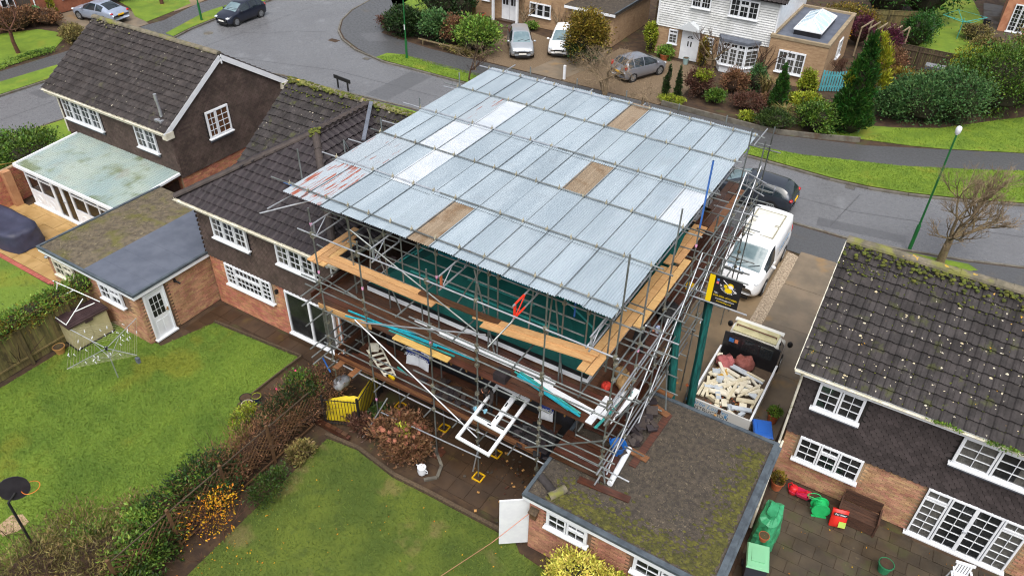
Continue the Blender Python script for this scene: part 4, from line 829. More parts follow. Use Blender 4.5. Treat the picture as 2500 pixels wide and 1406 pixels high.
ledg = [(2.22,-14.7,-6.3),(2.90,-14.6,-4.2),(3.24,-14.5,-4.3),(4.34,-14.7,-6.2),(5.12,-15.0,-4.1),(5.45,-15.1,-4.3),(5.64,-9.9,-4.4),(7.2,-14.9,-4.5),(3.56,-8.2,-4.2)]
for z, a, b in ledg:
    cut = random.choice([-10.9,-9.6,-8.9]); tube((a,YO-.05,z),(cut,YO-.05,z+random.gauss(0,.015)),'ledger','steel_w' if z in (2.22,7.2) else 'steel'); tube((cut,YO-.05,z+.0),(b,YO-.05,z+random.gauss(0,.02)),'ledger','steel_w' if z in (2.22,7.2) else 'steel')
    for x, z0, z1 in outer:
        if z0 < z < z1 and a < x < b: coup((x,YO-.03,z))
for z in (2.22,4.34,5.62,7.2): tube((-15.1,YI+.05,z),(-4.4,YI+.05,z),'ledger'); [coup((x,YI+.03,z)) for x, z0 in inner if z > z0]
x = -14.2
i = 0
while x < -4.6:
    tube((x,12.25+.12*(i%2),2.24),(x,14.2,2.24),'transom') if x < -6.4 else None
    tube((x+.1,12.5+.1*(i%3),4.37),(x+.1,14.05,4.37),'transom'); 
    if i % 2: tube((x,12.5,5.58),(x,14.3,5.58),'transom')
    x += .98; i += 1
# left return: side guard rails and stubs over the neighbour's roof
for z in (4.2,5.0,5.35,2.6,2.9,3.25): tube((-14.42,11.9,z),(-14.42,14.2 if z < 3.5 else 15.6,z),'guard_rail')
for y0, z in ((13.4,4.7),(14.2,5.1)): tube((-15.9,y0,z+.3),(-13.6,y0,z),'guard_rail')
tube((-16.1,12.7,7.45),(-15.9,15.5,7.5),'tube_stub','steel_w'); tube((-14.42,13.9,6.2),(-14.42,16.5,6.2),'ledger')
# right return
RY = [(12.72,10.16),(14.3,8.75),(15.98,9.65),(18.0,10.1),(19.9,7.4),(21.85,9.5),(24.3,8.1)]
for y, zt in RY[1:]:
    tube((-4.6,y,2.47 if y < 16.8 else 0),(-4.6,y,zt),'standard'); tube((-5.92,y,0),(-5.92,y,7.4),'standard')
    for z in (2.6,4.36,5.58): tube((-6.1,y+.1,z),(-4.1-.25*random.random(),y+.1,z),'transom')
    for z in (5.1,6.4,3.4): tube((-5.9,y-.2,z),(-3.9,y-.2,z),'transom') if random.random() < .6 else None
for z, y0, y1 in ((2.88,12.3,18.5),(3.24,12.35,24),(3.56,12.4,20),(4.34,12.5,25),(5.12,12.4,25),(5.45,12.4,24.8),(5.64,12.5,25),(6.43,12.6,24.9),(6.95,12.6,24.5)):
    c = random.uniform(16,20); tube((-4.55,y0,z),(-4.55,c,z),'ledger','steel_w' if random.random()<.3 else 'steel'); tube((-4.55,c,z),(-4.55,y1,z),'ledger')
    for y, zt in RY: coup((-4.58,y,z))
for z in (4.34,5.64,7.2): tube((-5.96,13.9,z),(-5.96,25,z),'ledger')
for p, q in (((-4.5,18.5,6.9),(-4.5,15.0,2.55)),((-4.5,13.0,2.6),(-4.5,16.2,6.0)),((-4.5,14.3,7.1),(-4.5,15.9,5.7)),((-4.5,24.0,7.3),(-4.5,20.2,3.0)),((-4.5,21.9,8.0),(-4.5,19.2,5.0))): tube(p,q,'brace','steel_w')
# extra rails, puncheons and returns that make the corner a tangle
for z in (6.3,6.75): tube((-14.2,YI+.1,z),(-6.0,YI+.1,z+random.gauss(0,.02)),'guard_rail')
for x in (-13.2,-11.9,-9.4,-7.6,-7.0,-5.2): tube((x,YI-.1,5.6),(x+random.gauss(0,.05),YI+random.uniform(-.1,.2),7.45),'puncheon')
for i in range(16):
    y = 12.9+i*.75+random.uniform(-.2,.2); z = random.choice([2.9,3.3,5.12,5.5,6.0,6.45]); tube((-5.2-random.random()*.6,y,z),(-3.75-random.random()*.5,y+random.gauss(0,.05),z+random.gauss(0,.03)),'putlog','steel_w' if i % 4 == 0 else 'steel')
for p, q in (((-4.45,12.9,5.0),(-4.45,16.6,3.0)),((-4.62,16.0,2.6),(-4.62,19.8,5.6)),((-3.9,15.6,3.2),(-4.6,17.4,3.3)),((-5.9,14.4,4.6),(-5.9,17.6,7.2)),((-5.9,20.6,4.6),(-5.9,17.8,7.2)),((-4.3,12.4,3.0),(-4.9,13.4,3.02)),((-4.2,12.66,4.0),(-5.4,12.66,4.02)),((-6.9,12.62,2.6),(-4.6,12.62,4.3))): tube(p,q,'brace')
# front row (street side)
for x in (-14.4,-12.3,-10.2,-8.1,-6.3,-4.6): tube((x,25.3,0),(x,25.3,8.2),'standard')
for z in (2,4,5.7,7.3): tube((-16.2,25.35,z),(-4.2,25.35,z),'ledger')
# braces along the rear
for p, q in (((-12.95,12.84,7.75),(-8.62,12.84,5.95)),((-12.75,12.60,4.62),(-8.25,12.60,6.25)),((-13.0,12.60,4.62),(-8.55,12.58,2.05)),((-12.4,12.62,.9),(-8.45,12.62,1.15)),((-12.05,12.62,1.75),(-12.75,12.0,.05)),((-8.5,12.62,1.7),(-8.8,12.7,.2)),((-4.3,13.6,3.3),(-3.9,14.25,2.5)),((-10.1,13.8,5.6),(-9.2,14.0,7.3)),((-6.4,13.8,4.0),(-6.9,13.9,7.2)),((-12.0,13.8,4.0),(-13.2,13.8,7.2)),((-8.6,13.8,4.0),(-9.4,13.8,7.2))): tube(p,q,'brace','steel_w' if p[1] < 12.63 else 'steel')
tube((-16.3,12.55,7.3),(-15.2,13.9,7.5),'tube_stub','steel_w')
# uprights at the left edge of the roof, and a ladder beam laid on the neighbour's ridge
for y, zt in ((14.24,8.76),(16.22,8.25),(18.1,8.3),(20.28,8.26),(22.8,8.4)): tube((-16.12,y,7.1),(-16.12,y,zt),'roof_upright')
tube((-16.3,16.9,7.0),(-16.12,16.25,8.2),'brace')
MB().beam((-18.75,20.6,7.35),(-17.2,18.3,7.1),.14,.05).build('ladder_beam', T['lead'], S)
# lattice girders carrying the temporary roof
for k, gx in enumerate((-14.33,-12.11,-9.78,-7.48,-5.3)):
    g = MB(); red = MB()
    y0, y1, zt, zb = 12.68, 25.4, 7.5, 7.05
    g.tube((gx,y0,zt),(gx,y1,zt+.12),TR_,8); g.tube((gx,y0,zb),(gx,y1,zb+.12),TR_,8)
    n = 24
    for i in range(n):
        a = y0+.12+(y1-y0-.2)*i/n; b = y0+.12+(y1-y0-.2)*(i+1)/n; up = i % 2
        (red if (k == 3 and i == 0) else g).tube((gx,a,(zb if up == 0 else zt)+.12*i/n),(gx,b,(zt if up == 0 else zb)+.12*(i+1)/n),.016,6)
    g.beam((gx,y0+.1,zb),(gx,y0+.1,zt),.05,.05)
    gi = g.build('lattice_girder', T['steel_w'], S)
    if k in (2,3): red.beam((gx,y0+.1,zb+.02),(gx,y0+.1,zt-.02),.055,.055)
    if k == 3: red.tube((gx,y0+.1,zt),(gx,y0+.55,zt+.004),.027,8).tube((gx,y0+.12,zb),(gx,y0+.6,zb+.004),.027,8)
    if k in (2,3): red.build('red_tape' if k == 3 else 'orange_end_post', M('red_tape',(236,58,30),(224,50,26),3,.5) if k == 3 else T['terra'], gi)
tube((-7.48,12.72,7.02),(-7.75,11.95,6.55),'tube_stub')
tube((-5.35,12.6,7.2),(-5.3,14.6,7.45),'tube_stub','steel_w')
for y in (13.9,15.8,18.0,20.3,22.6,24.8): tube((-16.4,y+.1,7.64),(-4.5,y+.1,7.66),'roof_bearer')
lg = MB()
for z in (7.05,7.5): lg.tube((-4.9,23.0,z),(-3.9,22.5,z),TR_,8)
for a, b in ((0,.3),(.3,.6),(.6,.9)): lg.tube((-4.9+a,23-a*.5,7.05),(-4.9+b,23-b*.5,7.5),.014,6).tube((-4.9+b,23-b*.5,7.5),(-4.9+b,23-b*.5,7.05),.014,6)
lg.build('lattice_offcut', T['steel_w'], S)
# boards
bid = [0]
def board(p, q, mt='board_w', w=.225, t=.038, nm='scaffold_board', tilt=0):
    bid[0] += 1; j = random.gauss(0,.006)
    mb = MB().beam((p[0],p[1],p[2]+j),(q[0],q[1],q[2]+j+tilt),w-.006,t); return mb.build(nm, T[mt], S)
for r in range(7):
    y = 12.92+r*.232; xs = -14.9+random.uniform(0,.5)
    while xs < -5.2:
        xe = min(xs+random.choice([2.4,3.0,3.9]), -5.0); board((xs,y,4.41),(xe-.01,y,4.41)); xs = xe
for r in range(6):
    y = 12.90+r*.23; xs = -14.3+random.uniform(0,.6)
    while xs < -6.8:
        xe = min(xs+random.choice([2.4,3.0,3.9]), -6.5); board((xs,y,2.30),(xe-.01,y,2.30)); xs = xe
for r in range(6): board((-14.98+r*.23,12.95,4.38),(-14.98+r*.23,15.9+random.uniform(-.3,.3),4.38),'board_w')
for r in range(5): board((-5.72+r*.23,14.0,4.42),(-5.72+r*.23,18.2,4.42)); board((-5.72+r*.23,18.22,4.42),(-5.72+r*.23,24.4,4.42))
for r in range(5): board((-6.5+r*.3,11.95+r*.02,2.5),(-6.5+r*.3,14.3,2.5)) if r < 0 else None
for r in range(5): board((-6.2,12.9+r*.235,2.52),(-4.4,12.9+r*.235,2.52))
for r in range(5): board((-5.75+r*.23,14.3,2.52),(-5.75+r*.23,18.4,2.52))
# top lift: bright new boards
board((-14.95,13.38,5.74),(-10.55,13.38,5.74),'board'); board((-14.6,13.62,5.74),(-10.1,13.62,5.74),'board')
board((-11.2,13.60,5.80),(-7.6,13.66,5.84),'board_w'); board((-8.9,13.40,5.74),(-5.42,13.36,6.18),'board'); board((-9.3,13.62,5.72),(-5.38,13.58,6.22),'board')
for i, x in enumerate((-15.12,-14.88,-14.64)): board((x,13.1,5.70),(x,15.3-.3*i,5.70),'board')
for i, x in enumerate((-5.56,-5.32)): board((x,12.9,6.10),(x,18.5+i*.2,5.98),'board'); board((x,18.7+i*.2,5.98),(x,21.4,5.95),'board'); board((x,21.45,5.95),(x,25.0,5.9),'board_w')
board((-5.07,15.3,6.06),(-5.07,19.2,6.0),'board'); board((-5.07,21.2,5.94),(-5.07,24.6,5.9),'board_o')
# toe boards
def toe(p, q, mt): return MB().beam(p, q, .035, .22).build('toe_board', T[mt], S)
toe((-14.7,12.80,4.30),(-12.55,12.80,4.40),'board'); toe((-14.35,12.82,2.30),(-10.35,12.82,2.36),'board_o'); toe((-10.33,12.82,2.36),(-6.5,12.82,2.32),'board_o')
toe((-15.1,12.9,4.46),(-15.1,16.0,4.46),'board_w'); toe((-4.66,12.9,4.52),(-4.66,18,4.52),'board_w'); toe((-4.66,18,4.52),(-4.66,24.4,4.52),'board_w'); toe((-14.38,12.85,2.38),(-14.38,14.2,2.38),'board_w')
for x in (-14.0,-13.35): board((x,12.4,2.23),(x,13.2,2.23),'board_o')
# sole boards lying on the garage roof
board((-5.12,12.53,2.49),(-3.62,12.66,2.49),'board_w'); board((-4.72,16.35,2.50),(-3.9,16.1,2.50),'board_o'); board((-3.92,16.2,2.475),(-4.05,13.75,2.475),'board_w'); board((-5.05,14.32,2.50),(-3.75,14.18,2.50),'board_o'); board((-4.9,15.9,2.5),(-4.55,13.0,2.5),'board_w'); board((-5.0,17.0,2.5),(-4.1,16.95,2.5),'board_o')
# base plates
yel = M('yellow_base_frame', (226,178,24), (206,160,20), 4, .5)
for x, y in ((-12.61,13.82),(-10.73,13.82),(-8.60,12.72),(-8.64,13.82)):
    b = MB(); s = .15
    for p, q in (((-s,-s),(s,-s)),((s,-s),(s,s)),((s,s),(-s,s)),((-s,s),(-s,-s))): b.beam((x+p[0],y+p[1],.03),(x+q[0],y+q[1],.03),.04,.04)
    b.build('base_frame', yel, S)
for x in (-14.36,-12.63,-10.22,-6.54): MB().box((x-.15,YO-.12,0.0),(x+.15,YO+.3,.04)).build('sole_plate', T['board_w'], S)
for i in range(60):   # couplers on inner and transoms
    coup((random.choice([-14.36,-12.63,-10.22,-8.6,-6.54,-4.61]),YO+random.uniform(-.04,.04),random.choice([1.8,3.8,5.58,7.1,3.0,4.9])))
pieces('coupler','couplers',S,cmesh,COUP,T['coupler'],200)
pk = MB().lathe([(.032,-.05),(.036,0),(.032,.05)],(0,0,0),7).mesh('tape_mark')
pieces('tape_mark','tape_marks',S,pk,[Matrix.Translation(p) for p in ((-14.36,YO,7.5),(-12.63,YO,5.9),(-10.22,YO,4.95),(-11.35,YI,5.6),(-10.73,YI,6.4),(-8.6,YO,5.1),(-12.63,YO,3.0),(-4.6,15.98,6.9),(-4.6,14.3,6.2),(-4.6,18,7.4),(-14.36,YO,5.8),(-4.6,18.0,5.6),(-12.63,YO,1.3))],T['pink'],40)
bl = M('blue_painted_tube', (60,112,190), (48,96,170), 4, .5)
for p, q in (((-12.62,12.2,.35),(-12.42,12.4,.9)),((-14.62,12.5,2.35),(-14.42,12.55,1.75)),((-6.55,14.4,6.4),(-6.55,14.4,7.3)),((-4.6,18.0,8.0),(-4.6,18.0,10.1)),((-16.5,15.0,7.2),(-15.9,15.05,7.1))): MB().tube(p,q,TR_+.003,8).build('blue_tube', bl, S)
MB().tube((-15.95,14.25,7.3),(-17.0,14.25,7.35),TR_,8).build('blue_tube', bl, S)
# ------------------------------------------------------------------ temporary roof of corrugated sheets
Rf = thing('temporary_sheet_roof', 'temporary roof of grey corrugated sheets held down by tubes over the scaffold', 'roof', (-10.5,19,7.7))
yr = [13.36,15.78,17.97,20.27,22.61,24.95]; xc = [-16.08]+[-15.37+.79*i for i in range(14)]
zroof = lambda y: 7.74+.012*(y-13.36)
def corr(x0, x1, y0, y1, dz):
    n = max(4, round((x1-x0)/.076)); vs = []; N = n*4
    for y in (y0,y1):
        for i in range(N+1):
            x = x0+(x1-x0)*i/N; vs.append((x,y,zroof(y)+dz+.018*math.sin(2*math.pi*n*i/N)))
    return MB().add(vs,[(i,i+1,N+2+i,N+1+i) for i in range(N)])
special = {(0,6):'sheet_b',(2,9):'sheet_b',(4,8):'sheet_b',(1,3):'sheet_n',(2,2):'sheet_n',(2,3):'sheet_n',(3,3):'sheet_n',(2,13):'sheet_n',(0,0):'sheet_r',(0,1):'sheet_r',(1,1):'sheet_s',(3,2):'sheet_s',(1,0):'sheet_s'}
for r in range(5):
    for c in range(14):
        a = xc[c]; b = xc[c+1]+.045; o = random.gauss(0,.02)
        m = special.get((r,c),'sheet')
        # sheets lap up the slope and sideways
        dz = .020*(r%2)+.018*(c%2)+random.uniform(0,.004)
        corr(a, b, yr[r]-(.12 if r else 0)+o, yr[r+1]+.10+(0 if r < 4 else .05), dz).build('corrugated_sheet', T[m], Rf, smooth=True)
T['lap'] = M('shaded_grimy_lap', (108,116,122), (80,87,92), 4, .7)  # dark colour paints the shadow line of each sheet overlap, with its dirt
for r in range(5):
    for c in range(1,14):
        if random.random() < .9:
            x = xc[c]+.048; MB().beam((x,yr[r]-.05,zroof(yr[r])+.022),(x+random.gauss(0,.006),yr[r+1]+.06,zroof(yr[r+1])+.022),.011,.03).build('lap_shade_strip', T['lap'], Rf)  # thin dark strip along the seam, drawn as the overlap's shade and dirt
for k, y in enumerate((13.72,15.78,17.97,20.27,22.61,24.8)):
    z = zroof(y)+.075; c1 = random.uniform(-12,-8)
    MB().tube((-16.9+.2*(k%3),y,z+.0),(c1,y+random.gauss(0,.01),z+.002),TR_,8).build('hold_down_tube', T['steel_w' if k % 2 else 'steel'], Rf); MB().tube((c1,y,z+.002),(-4.85+.1*(k%2),y+random.gauss(0,.02),z),TR_,8).build('hold_down_tube', T['steel'], Rf)
cl = MB().box((-.024,-.036,-.035),(.024,.036,.035)).tube((0,0,.0),(.0,.02,.10),.012,5).mesh('sheet_clip'); Ms = []
for y in (13.72,15.78,17.97,20.27,22.61,24.8):
    for c in range(15):
        if random.random() < .93: Ms.append(Matrix.Translation((xc[c]+random.gauss(0,.02),y,zroof(y)+.088)) @ Matrix.Rotation(random.gauss(0,.3),4,'Z'))
pieces('sheet_clip','sheet_clips',Rf,cl,Ms,T['clip'],120)
for i, (x, l) in enumerate(((-15.65,1.45),(-13.93,.9),(-11.8,.9),(-9.54,.8),(-7.21,.65),(-5.0,1.3))): MB().tube((x,24.5,7.72),(x+.03,24.9+l*.85,7.76),TR_,8).build('tube_end', T['steel_w'], Rf)
for y in (13.95,17.3,19.1,22.9): MB().tube((-16.95,y,7.62),(-15.4,y,7.66),TR_,8).build('tube_end', T['steel_w'], Rf)
# ------------------------------------------------------------------ things lying on the scaffold lifts
def slat(nm, label, cat, p, q, w, t, mat, group=None): return MB().beam(p, q, w, t).build(nm, mat, label=label, cat=cat, group=group)
gb = 'teal battens lying on the upper lift'
for i, (p, q, m) in enumerate((((-13.60,12.97,4.46),(-10.29,13.11,4.46),'batten_b'),((-13.50,12.72,4.47),(-11.07,13.23,4.49),'batten_b'),((-12.24,13.06,4.46),(-9.03,13.23,4.46),'batten_b'),((-11.95,12.92,4.46),(-9.61,13.03,4.47),'batten'))):
    slat('roof_batten', 'bright teal roof batten lying left of the yellow board on the upper lift', 'batten', p, q, .05, .03, T[m], gb)
gb2 = 'teal battens by the white fascia offcuts'
for i in range(6):
    a = -7.72+random.uniform(-.1,.1); slat('roof_batten', 'teal roof batten in the bundle beside the white fascia lengths', 'batten', (a,13.54-i*.04-random.uniform(0,.1),4.46+.012*i), (a+2.05+random.uniform(-.2,.2),13.02-i*.03,4.46+.012*i), .05, .03, T['batten_b' if i > 3 else 'batten'], gb2)
slat('scaffold_plank', 'pale yellow plank lying along the outer edge of the upper lift', 'plank', (-11.65,12.80,4.44),(-9.66,12.84,4.44), .22, .04, M('pale_plank',(214,178,104),(196,158,86),3,.7,stretch=(1,8,8)))
gw = 'white fascia lengths on the upper lift'
T['gw'] = T['upvc']
for i, (p, q) in enumerate((((-11.56,13.73,4.47),(-6.80,13.71,4.47)),((-10.59,13.62,4.46),(-6.60,13.59,4.46)))): slat('fascia_length', 'long white fascia length lying against the eaves of the teal roof', 'fascia length', p, q, .12+.04*i, .02, T['upvc'], gw)
slat('fascia_length', 'white fascia length lying beside the teal batten bundle', 'fascia length', (-7.19,13.46,4.46),(-5.20,13.23,4.46), .2, .02, T['upvc'])
gw2 = 'white fascia offcuts at the corner of the lift'
for i, (p, q) in enumerate((((-5.15,12.82,4.46),(-5.10,13.99,4.46)),((-4.93,13.11,4.47),(-4.76,14.76,4.47)),((-4.72,13.11,4.49),(-4.56,14.66,4.49)))): slat('fascia_offcut', 'short white fascia board laid across the corner of the upper lift', 'fascia board', p, q, .2, .02, T['upvc'], gw2)
slat('roof_batten', 'single green batten laid across the white offcuts at the corner', 'batten', (-4.90,12.72,4.52),(-4.64,14.47,4.52), .07, .04, T['batten'])
def sack(loc, rz, lab, nm='building_sack', top=(24,44,110), lowc=(226,230,236), tilt=0, tx=None):
    s = thing(nm, lab, 'sack', loc, rz, local=True); mb = MB()
    def pil(w,h,d,z0,n=7):
        vs=[]; 
        for j in range(n+1):
            for i in range(n+1):
                a=i/n;b=j/n; k=(math.sin(math.pi*a)*math.sin(math.pi*b))**.45
                vs.append(((a-.5)*w*(1-.06*math.sin(math.pi*b)), -d/2*k-random.uniform(0,.012), z0+b*h))
        m=len(vs); vs+= [(x,-y,z) for x,y,z in vs]
        q=[(j*(n+1)+i,j*(n+1)+i+1,(j+1)*(n+1)+i+1,(j+1)*(n+1)+i) for j in range(n) for i in range(n)]
        return vs, q+[tuple(m+k for k in reversed(f)) for f in q]
    v,f = pil(.46,.62,.16,0); o = MB().add(v,f).build('bag', M(nm+'_white',lowc,None,3,.5), s, smooth=True)
    v,f = pil(.47,.30,.165,.30); MB().add(v,f).build('printed_band', M(nm+'_blue',top,tuple(int(k*1.2) for k in top),3,.5), s, smooth=True)
    if tx:
        text(tx, .13, s, (0,-.098,.40), (R(90),0,0), T['upvc'], 'lettering')
    s.rotation_euler = (tilt,0,rz); return s
def text(body, size, parent, loc, rot, mat, nm='lettering', ext=.0015, align='CENTER', font_shear=0.0, xs=1.0):
    cu = bpy.data.curves.new(nm,'FONT'); cu.body = body; cu.size = size; cu.extrude = ext; cu.align_x = align; cu.shear = font_shear; cu.resolution_u = 2
    ob = bpy.data.objects.new(nm, cu); COL.objects.link(ob)
    dg = bpy.context.evaluated_depsgraph_get(); me = bpy.data.meshes.new_from_object(ob.evaluated_get(dg)); bpy.data.objects.remove(ob)
    me.materials.clear(); o = link(nm, me, mat, parent)
    from mathutils import Euler
    o.matrix_basis = Matrix.Translation(loc) @ Euler(rot).to_matrix().to_4x4() @ Matrix.Diagonal((xs,1,1,1)); return o
sack((-11.90,13.81,2.36), R(14), 'crumpled blue and white sack leaning on the wall at the lower lift', tilt=R(-14), tx='JEWSON')
sack((-11.48,13.83,2.36), R(-6), 'upright blue and white sack right of the crumpled one on the lower lift', tilt=R(-12), tx='JEWSON')
sack((-6.96,13.9,2.55), R(10), 'blue and white sack hanging below the batten bundle', tilt=R(-8), tx='JEWSON')
# stepladder lying on the lower lift
sl_ = thing('stepladder', 'pale folding stepladder lying on the lower scaffold lift', 'stepladder', (-12.73,13.22,2.36))
for s in (-.2,.2): MB().beam((-13.45+s*.6,13.72+s,2.40),(-12.1+s*.6,12.95+s*.5,2.40),.05,.03).build('rail', T['upvc_o'], sl_)
for i in range(6):
    f = .08+i*.16; x = -13.45+1.35*f; y = 13.72-.77*f; MB().beam((x-.12,y-.2+.06*f,2.42),(x+.12,y+.2-.06*f,2.42),.09,.02).build('tread', T['upvc_o'], sl_)
MB().cbox((-13.43,13.71,2.45),(.34,.4,.04),Matrix.Rotation(R(35),3,'Z')).build('platform', T['upvc_o'], sl_)
MB().beam((-9.2+.0,13.5,1.99),(-9.01,13.22,2.35),.01,.01) if False else None
slat('teal_offcut', 'short teal batten offcut on the lower lift by the stepladder', 'offcut', (-12.24,13.46,2.36),(-11.75,13.34,2.36), .05, .03, T['batten'])
def rubble(nm, lab, c, n, spread, mats, s=(.05,.16), cat='debris', flat=.5):
    o = thing(nm, lab, cat, c, kind='stuff'); mbs = [MB() for _ in mats]
    for i in range(n):
        r = random.uniform(*s); p = (c[0]+random.gauss(0,spread[0]),c[1]+random.gauss(0,spread[1]),c[2]+r*flat*random.uniform(.5,1.6))
        mbs[i%len(mats)].cbox(p,(r,r*random.uniform(.5,1),r*flat),Matrix.Rotation(random.uniform(0,6),3,'Z') @ Matrix.Rotation(random.gauss(0,.3),3,'X'))
    for m, mt in zip(mbs, mats): m.build('fragments', mt, o)
    return o
rubble('slate_debris', 'heap of broken dark tiles on the lower lift behind the worker', (-9.99,13.32,2.36), 46, (.35,.18), [T['tile_b'],T['ridge_b']], (.12,.3), 'debris', .2)
rubble('slate_debris', 'pile of dark broken tiles at the right end of the lower lift', (-6.95,13.22,2.36), 60, (.35,.22), [T['tile_b'],T['black']], (.12,.32), 'debris', .2)
rubble('tile_debris', 'broken tiles strewn on the right-hand lift of the scaffold', (-5.3,17.6,4.0), 70, (.2,.9), [T['tile_b'],T['ridge_b'],T['tan_pot']], (.1,.28), 'debris', .2)
rubble('tile_debris', 'stacked brown tiles standing on the garage roof inside the board frame', (-4.45,15.0,2.5), 40, (.16,.5), [T['tile_b'],T['ridge_b']], (.2,.36), 'debris', .35)
rubble('ground_debris', 'scattered rubble and leaves on the ground under the scaffold', (-7.6,13.4,0.0), 120, (.8,.6), [T['tan_pot'],T['board_w'],T['felt_d']], (.02,.09), 'debris', .4)
st = thing('tile_stack', 'stack of new brown roof tiles on the upper lift', 'tile stack', (-7.96,12.82,4.44))
for i in range(9): MB().box((-8.17,12.86,4.42+i*.03),(-7.78,13.2,4.442+i*.03)).build('roof_tile', T['tile_b'], st)
lv = thing('spirit_level', 'yellow sawhorse lying on boards at the garage end of the scaffold', 'sawhorse', (-5.75,13.15,2.6)); lv.name = 'sawhorse'
MB().beam((-6.1,13.25,2.78),(-5.4,13.1,2.78),.06,.05).build('top_rail', yel, lv); MB().beam((-6.1,13.05,2.6),(-5.4,12.9,2.6),.12,.03).build('tray', yel, lv)
for a in (-6.05,-5.45): MB().beam((a,13.24,2.78),(a+.02,12.98,2.58),.03,.03).build('leg', yel, lv)
bk = thing('blue_bucket', 'bright blue flexible tub on the garage roof', 'tub', (-4.62,13.95,2.52), local=True); bm = M('blue_plastic',(24,110,196),(20,98,180),3,.4)
MB().lathe([(.17,0),(.23,.36),(.245,.37),(.225,.36),(.165,.03),(0.01,.03)],(0,0,0),20,False).build('tub', bm, bk, smooth=True); 
for s in (-1,1): MB().path([(s*.24,-.06,.34),(s*.27,-.03,.42),(s*.27,.03,.42),(s*.24,.06,.34)],.012,6).build('handle', bm, bk)
MB().tube((-4.30,12.80,2.545),(-4.36,14.25,2.545),.085,14).tube((-4.36,14.25,2.545),(-4.362,14.27,2.545),.06,12).build('membrane_roll', T['upvc'], smooth=False, label='white wrapped roll lying beside the blue tub', cat='roll')
for i, (x, y, rz, ln) in enumerate(((-5.75,11.9,-.45,.62),(-5.4,11.8,1.1,.55))):
    t = thing('ridge_tile', ('lichened half-round ridge tile lying flat at the garage roof corner','lichened ridge tile standing propped beside the first')[i], 'ridge tile', (x,y,2.5), rz, local=True)
    mb = MB(); N = 10; vs = []
    for rr in (.125,.105):
        for xx in (-ln/2,ln/2):
            for k in range(N+1): a = math.pi*k/N; vs.append((xx,math.cos(a)*rr,math.sin(a)*rr-.02))
    n1 = N+1; fs = [(k,k+1,n1+k+1,n1+k) for k in range(N)]+[(2*n1+k,3*n1+k,3*n1+k+1,2*n1+k+1) for k in range(N)]+[(k,2*n1+k,2*n1+k+1,k+1) for k in range(N)]+[(n1+k,n1+k+1,3*n1+k+1,3*n1+k) for k in range(N)]
    mb.add(vs,fs).build('shell', T['ridge'] if i else T['tile_l'], t)
# held window frame: white frame leaning out over the guard rail
wf = thing('window_frame', 'empty white window frame held out over the guard rail by the worker', 'window frame', (-8.0,12.6,3.2))
Fw = frame((-8.55,11.5,3.08), Vector((1.14,-.05,-.02)).normalized(), Vector((.03,2.15,.36)).normalized())
def fb(a0,b0,a1,b1,nm='rail'): return MB().box((a0,b0,-.035),(a1,b1,.035),Fw).build(nm, T['upvc'], wf)
W_, H_ = 1.16, 2.2; t_ = .085
fb(0,0,W_,t_); fb(0,H_-t_,W_,H_); fb(0,t_,t_,H_-t_,'stile'); fb(W_-t_,t_,W_,H_-t_,'stile'); fb(t_,.78,W_-t_,.78+.12,'transom'); fb(.62,.9,.72,H_-t_,'mullion'); fb(.72,1.36,W_-t_,1.45,'transom'); fb(.72,.9,.78,1.36,'sash_bar'); fb(.72,1.45,.78,2.0,'sash_bar')
MB().box((.55,.82,.035),(.68,.86,.05),Fw).build('handle', T['blackgloss'], wf); MB().box((.65,1.1,.035),(.69,1.24,.05),Fw).build('handle', T['blackgloss'], wf); MB().box((.65,1.6,.035),(.69,1.74,.05),Fw).build('handle', T['blackgloss'], wf)
# ------------------------------------------------------------------ vehicles (local: x forward, y left, z up)
T['tyre'] = M('tyre_rubber', (24,24,26), (34,34,36), 8, .8)
T['rim'] = M('alloy_rim', (176,180,184), (150,154,158), 6, .35, metal=.6)
T['cglass'] = M('car_glass', (30,38,44), (44,54,60), 1.2, .05, spec=.9)
T['cglass_l'] = M('windscreen_glass', (96,118,126), (120,140,146), 1.6, .08, spec=.9)
T['lamp_w'] = M('headlamp', (214,220,226), (180,188,196), 9, .12, spec=.9)
T['lamp_r'] = M('tail_lamp', (190,20,26), (150,14,18), 6, .15, spec=.8)
T['plate_w'] = M('white_plate', (232,232,226), None, 3, .4); T['plate_y'] = M('yellow_plate', (240,186,30), None, 3, .4)
def pchip(xs, ys, q):
    y = np.interp(q, xs, ys); k = np.array([1,2,3,2,1.])/9; n = len(q)
    yp = np.r_[y[0],y[0],y,y[-1],y[-1]]; s = np.convolve(yp,k,'valid'); s[0] = y[0]; s[-1] = y[-1]; return s
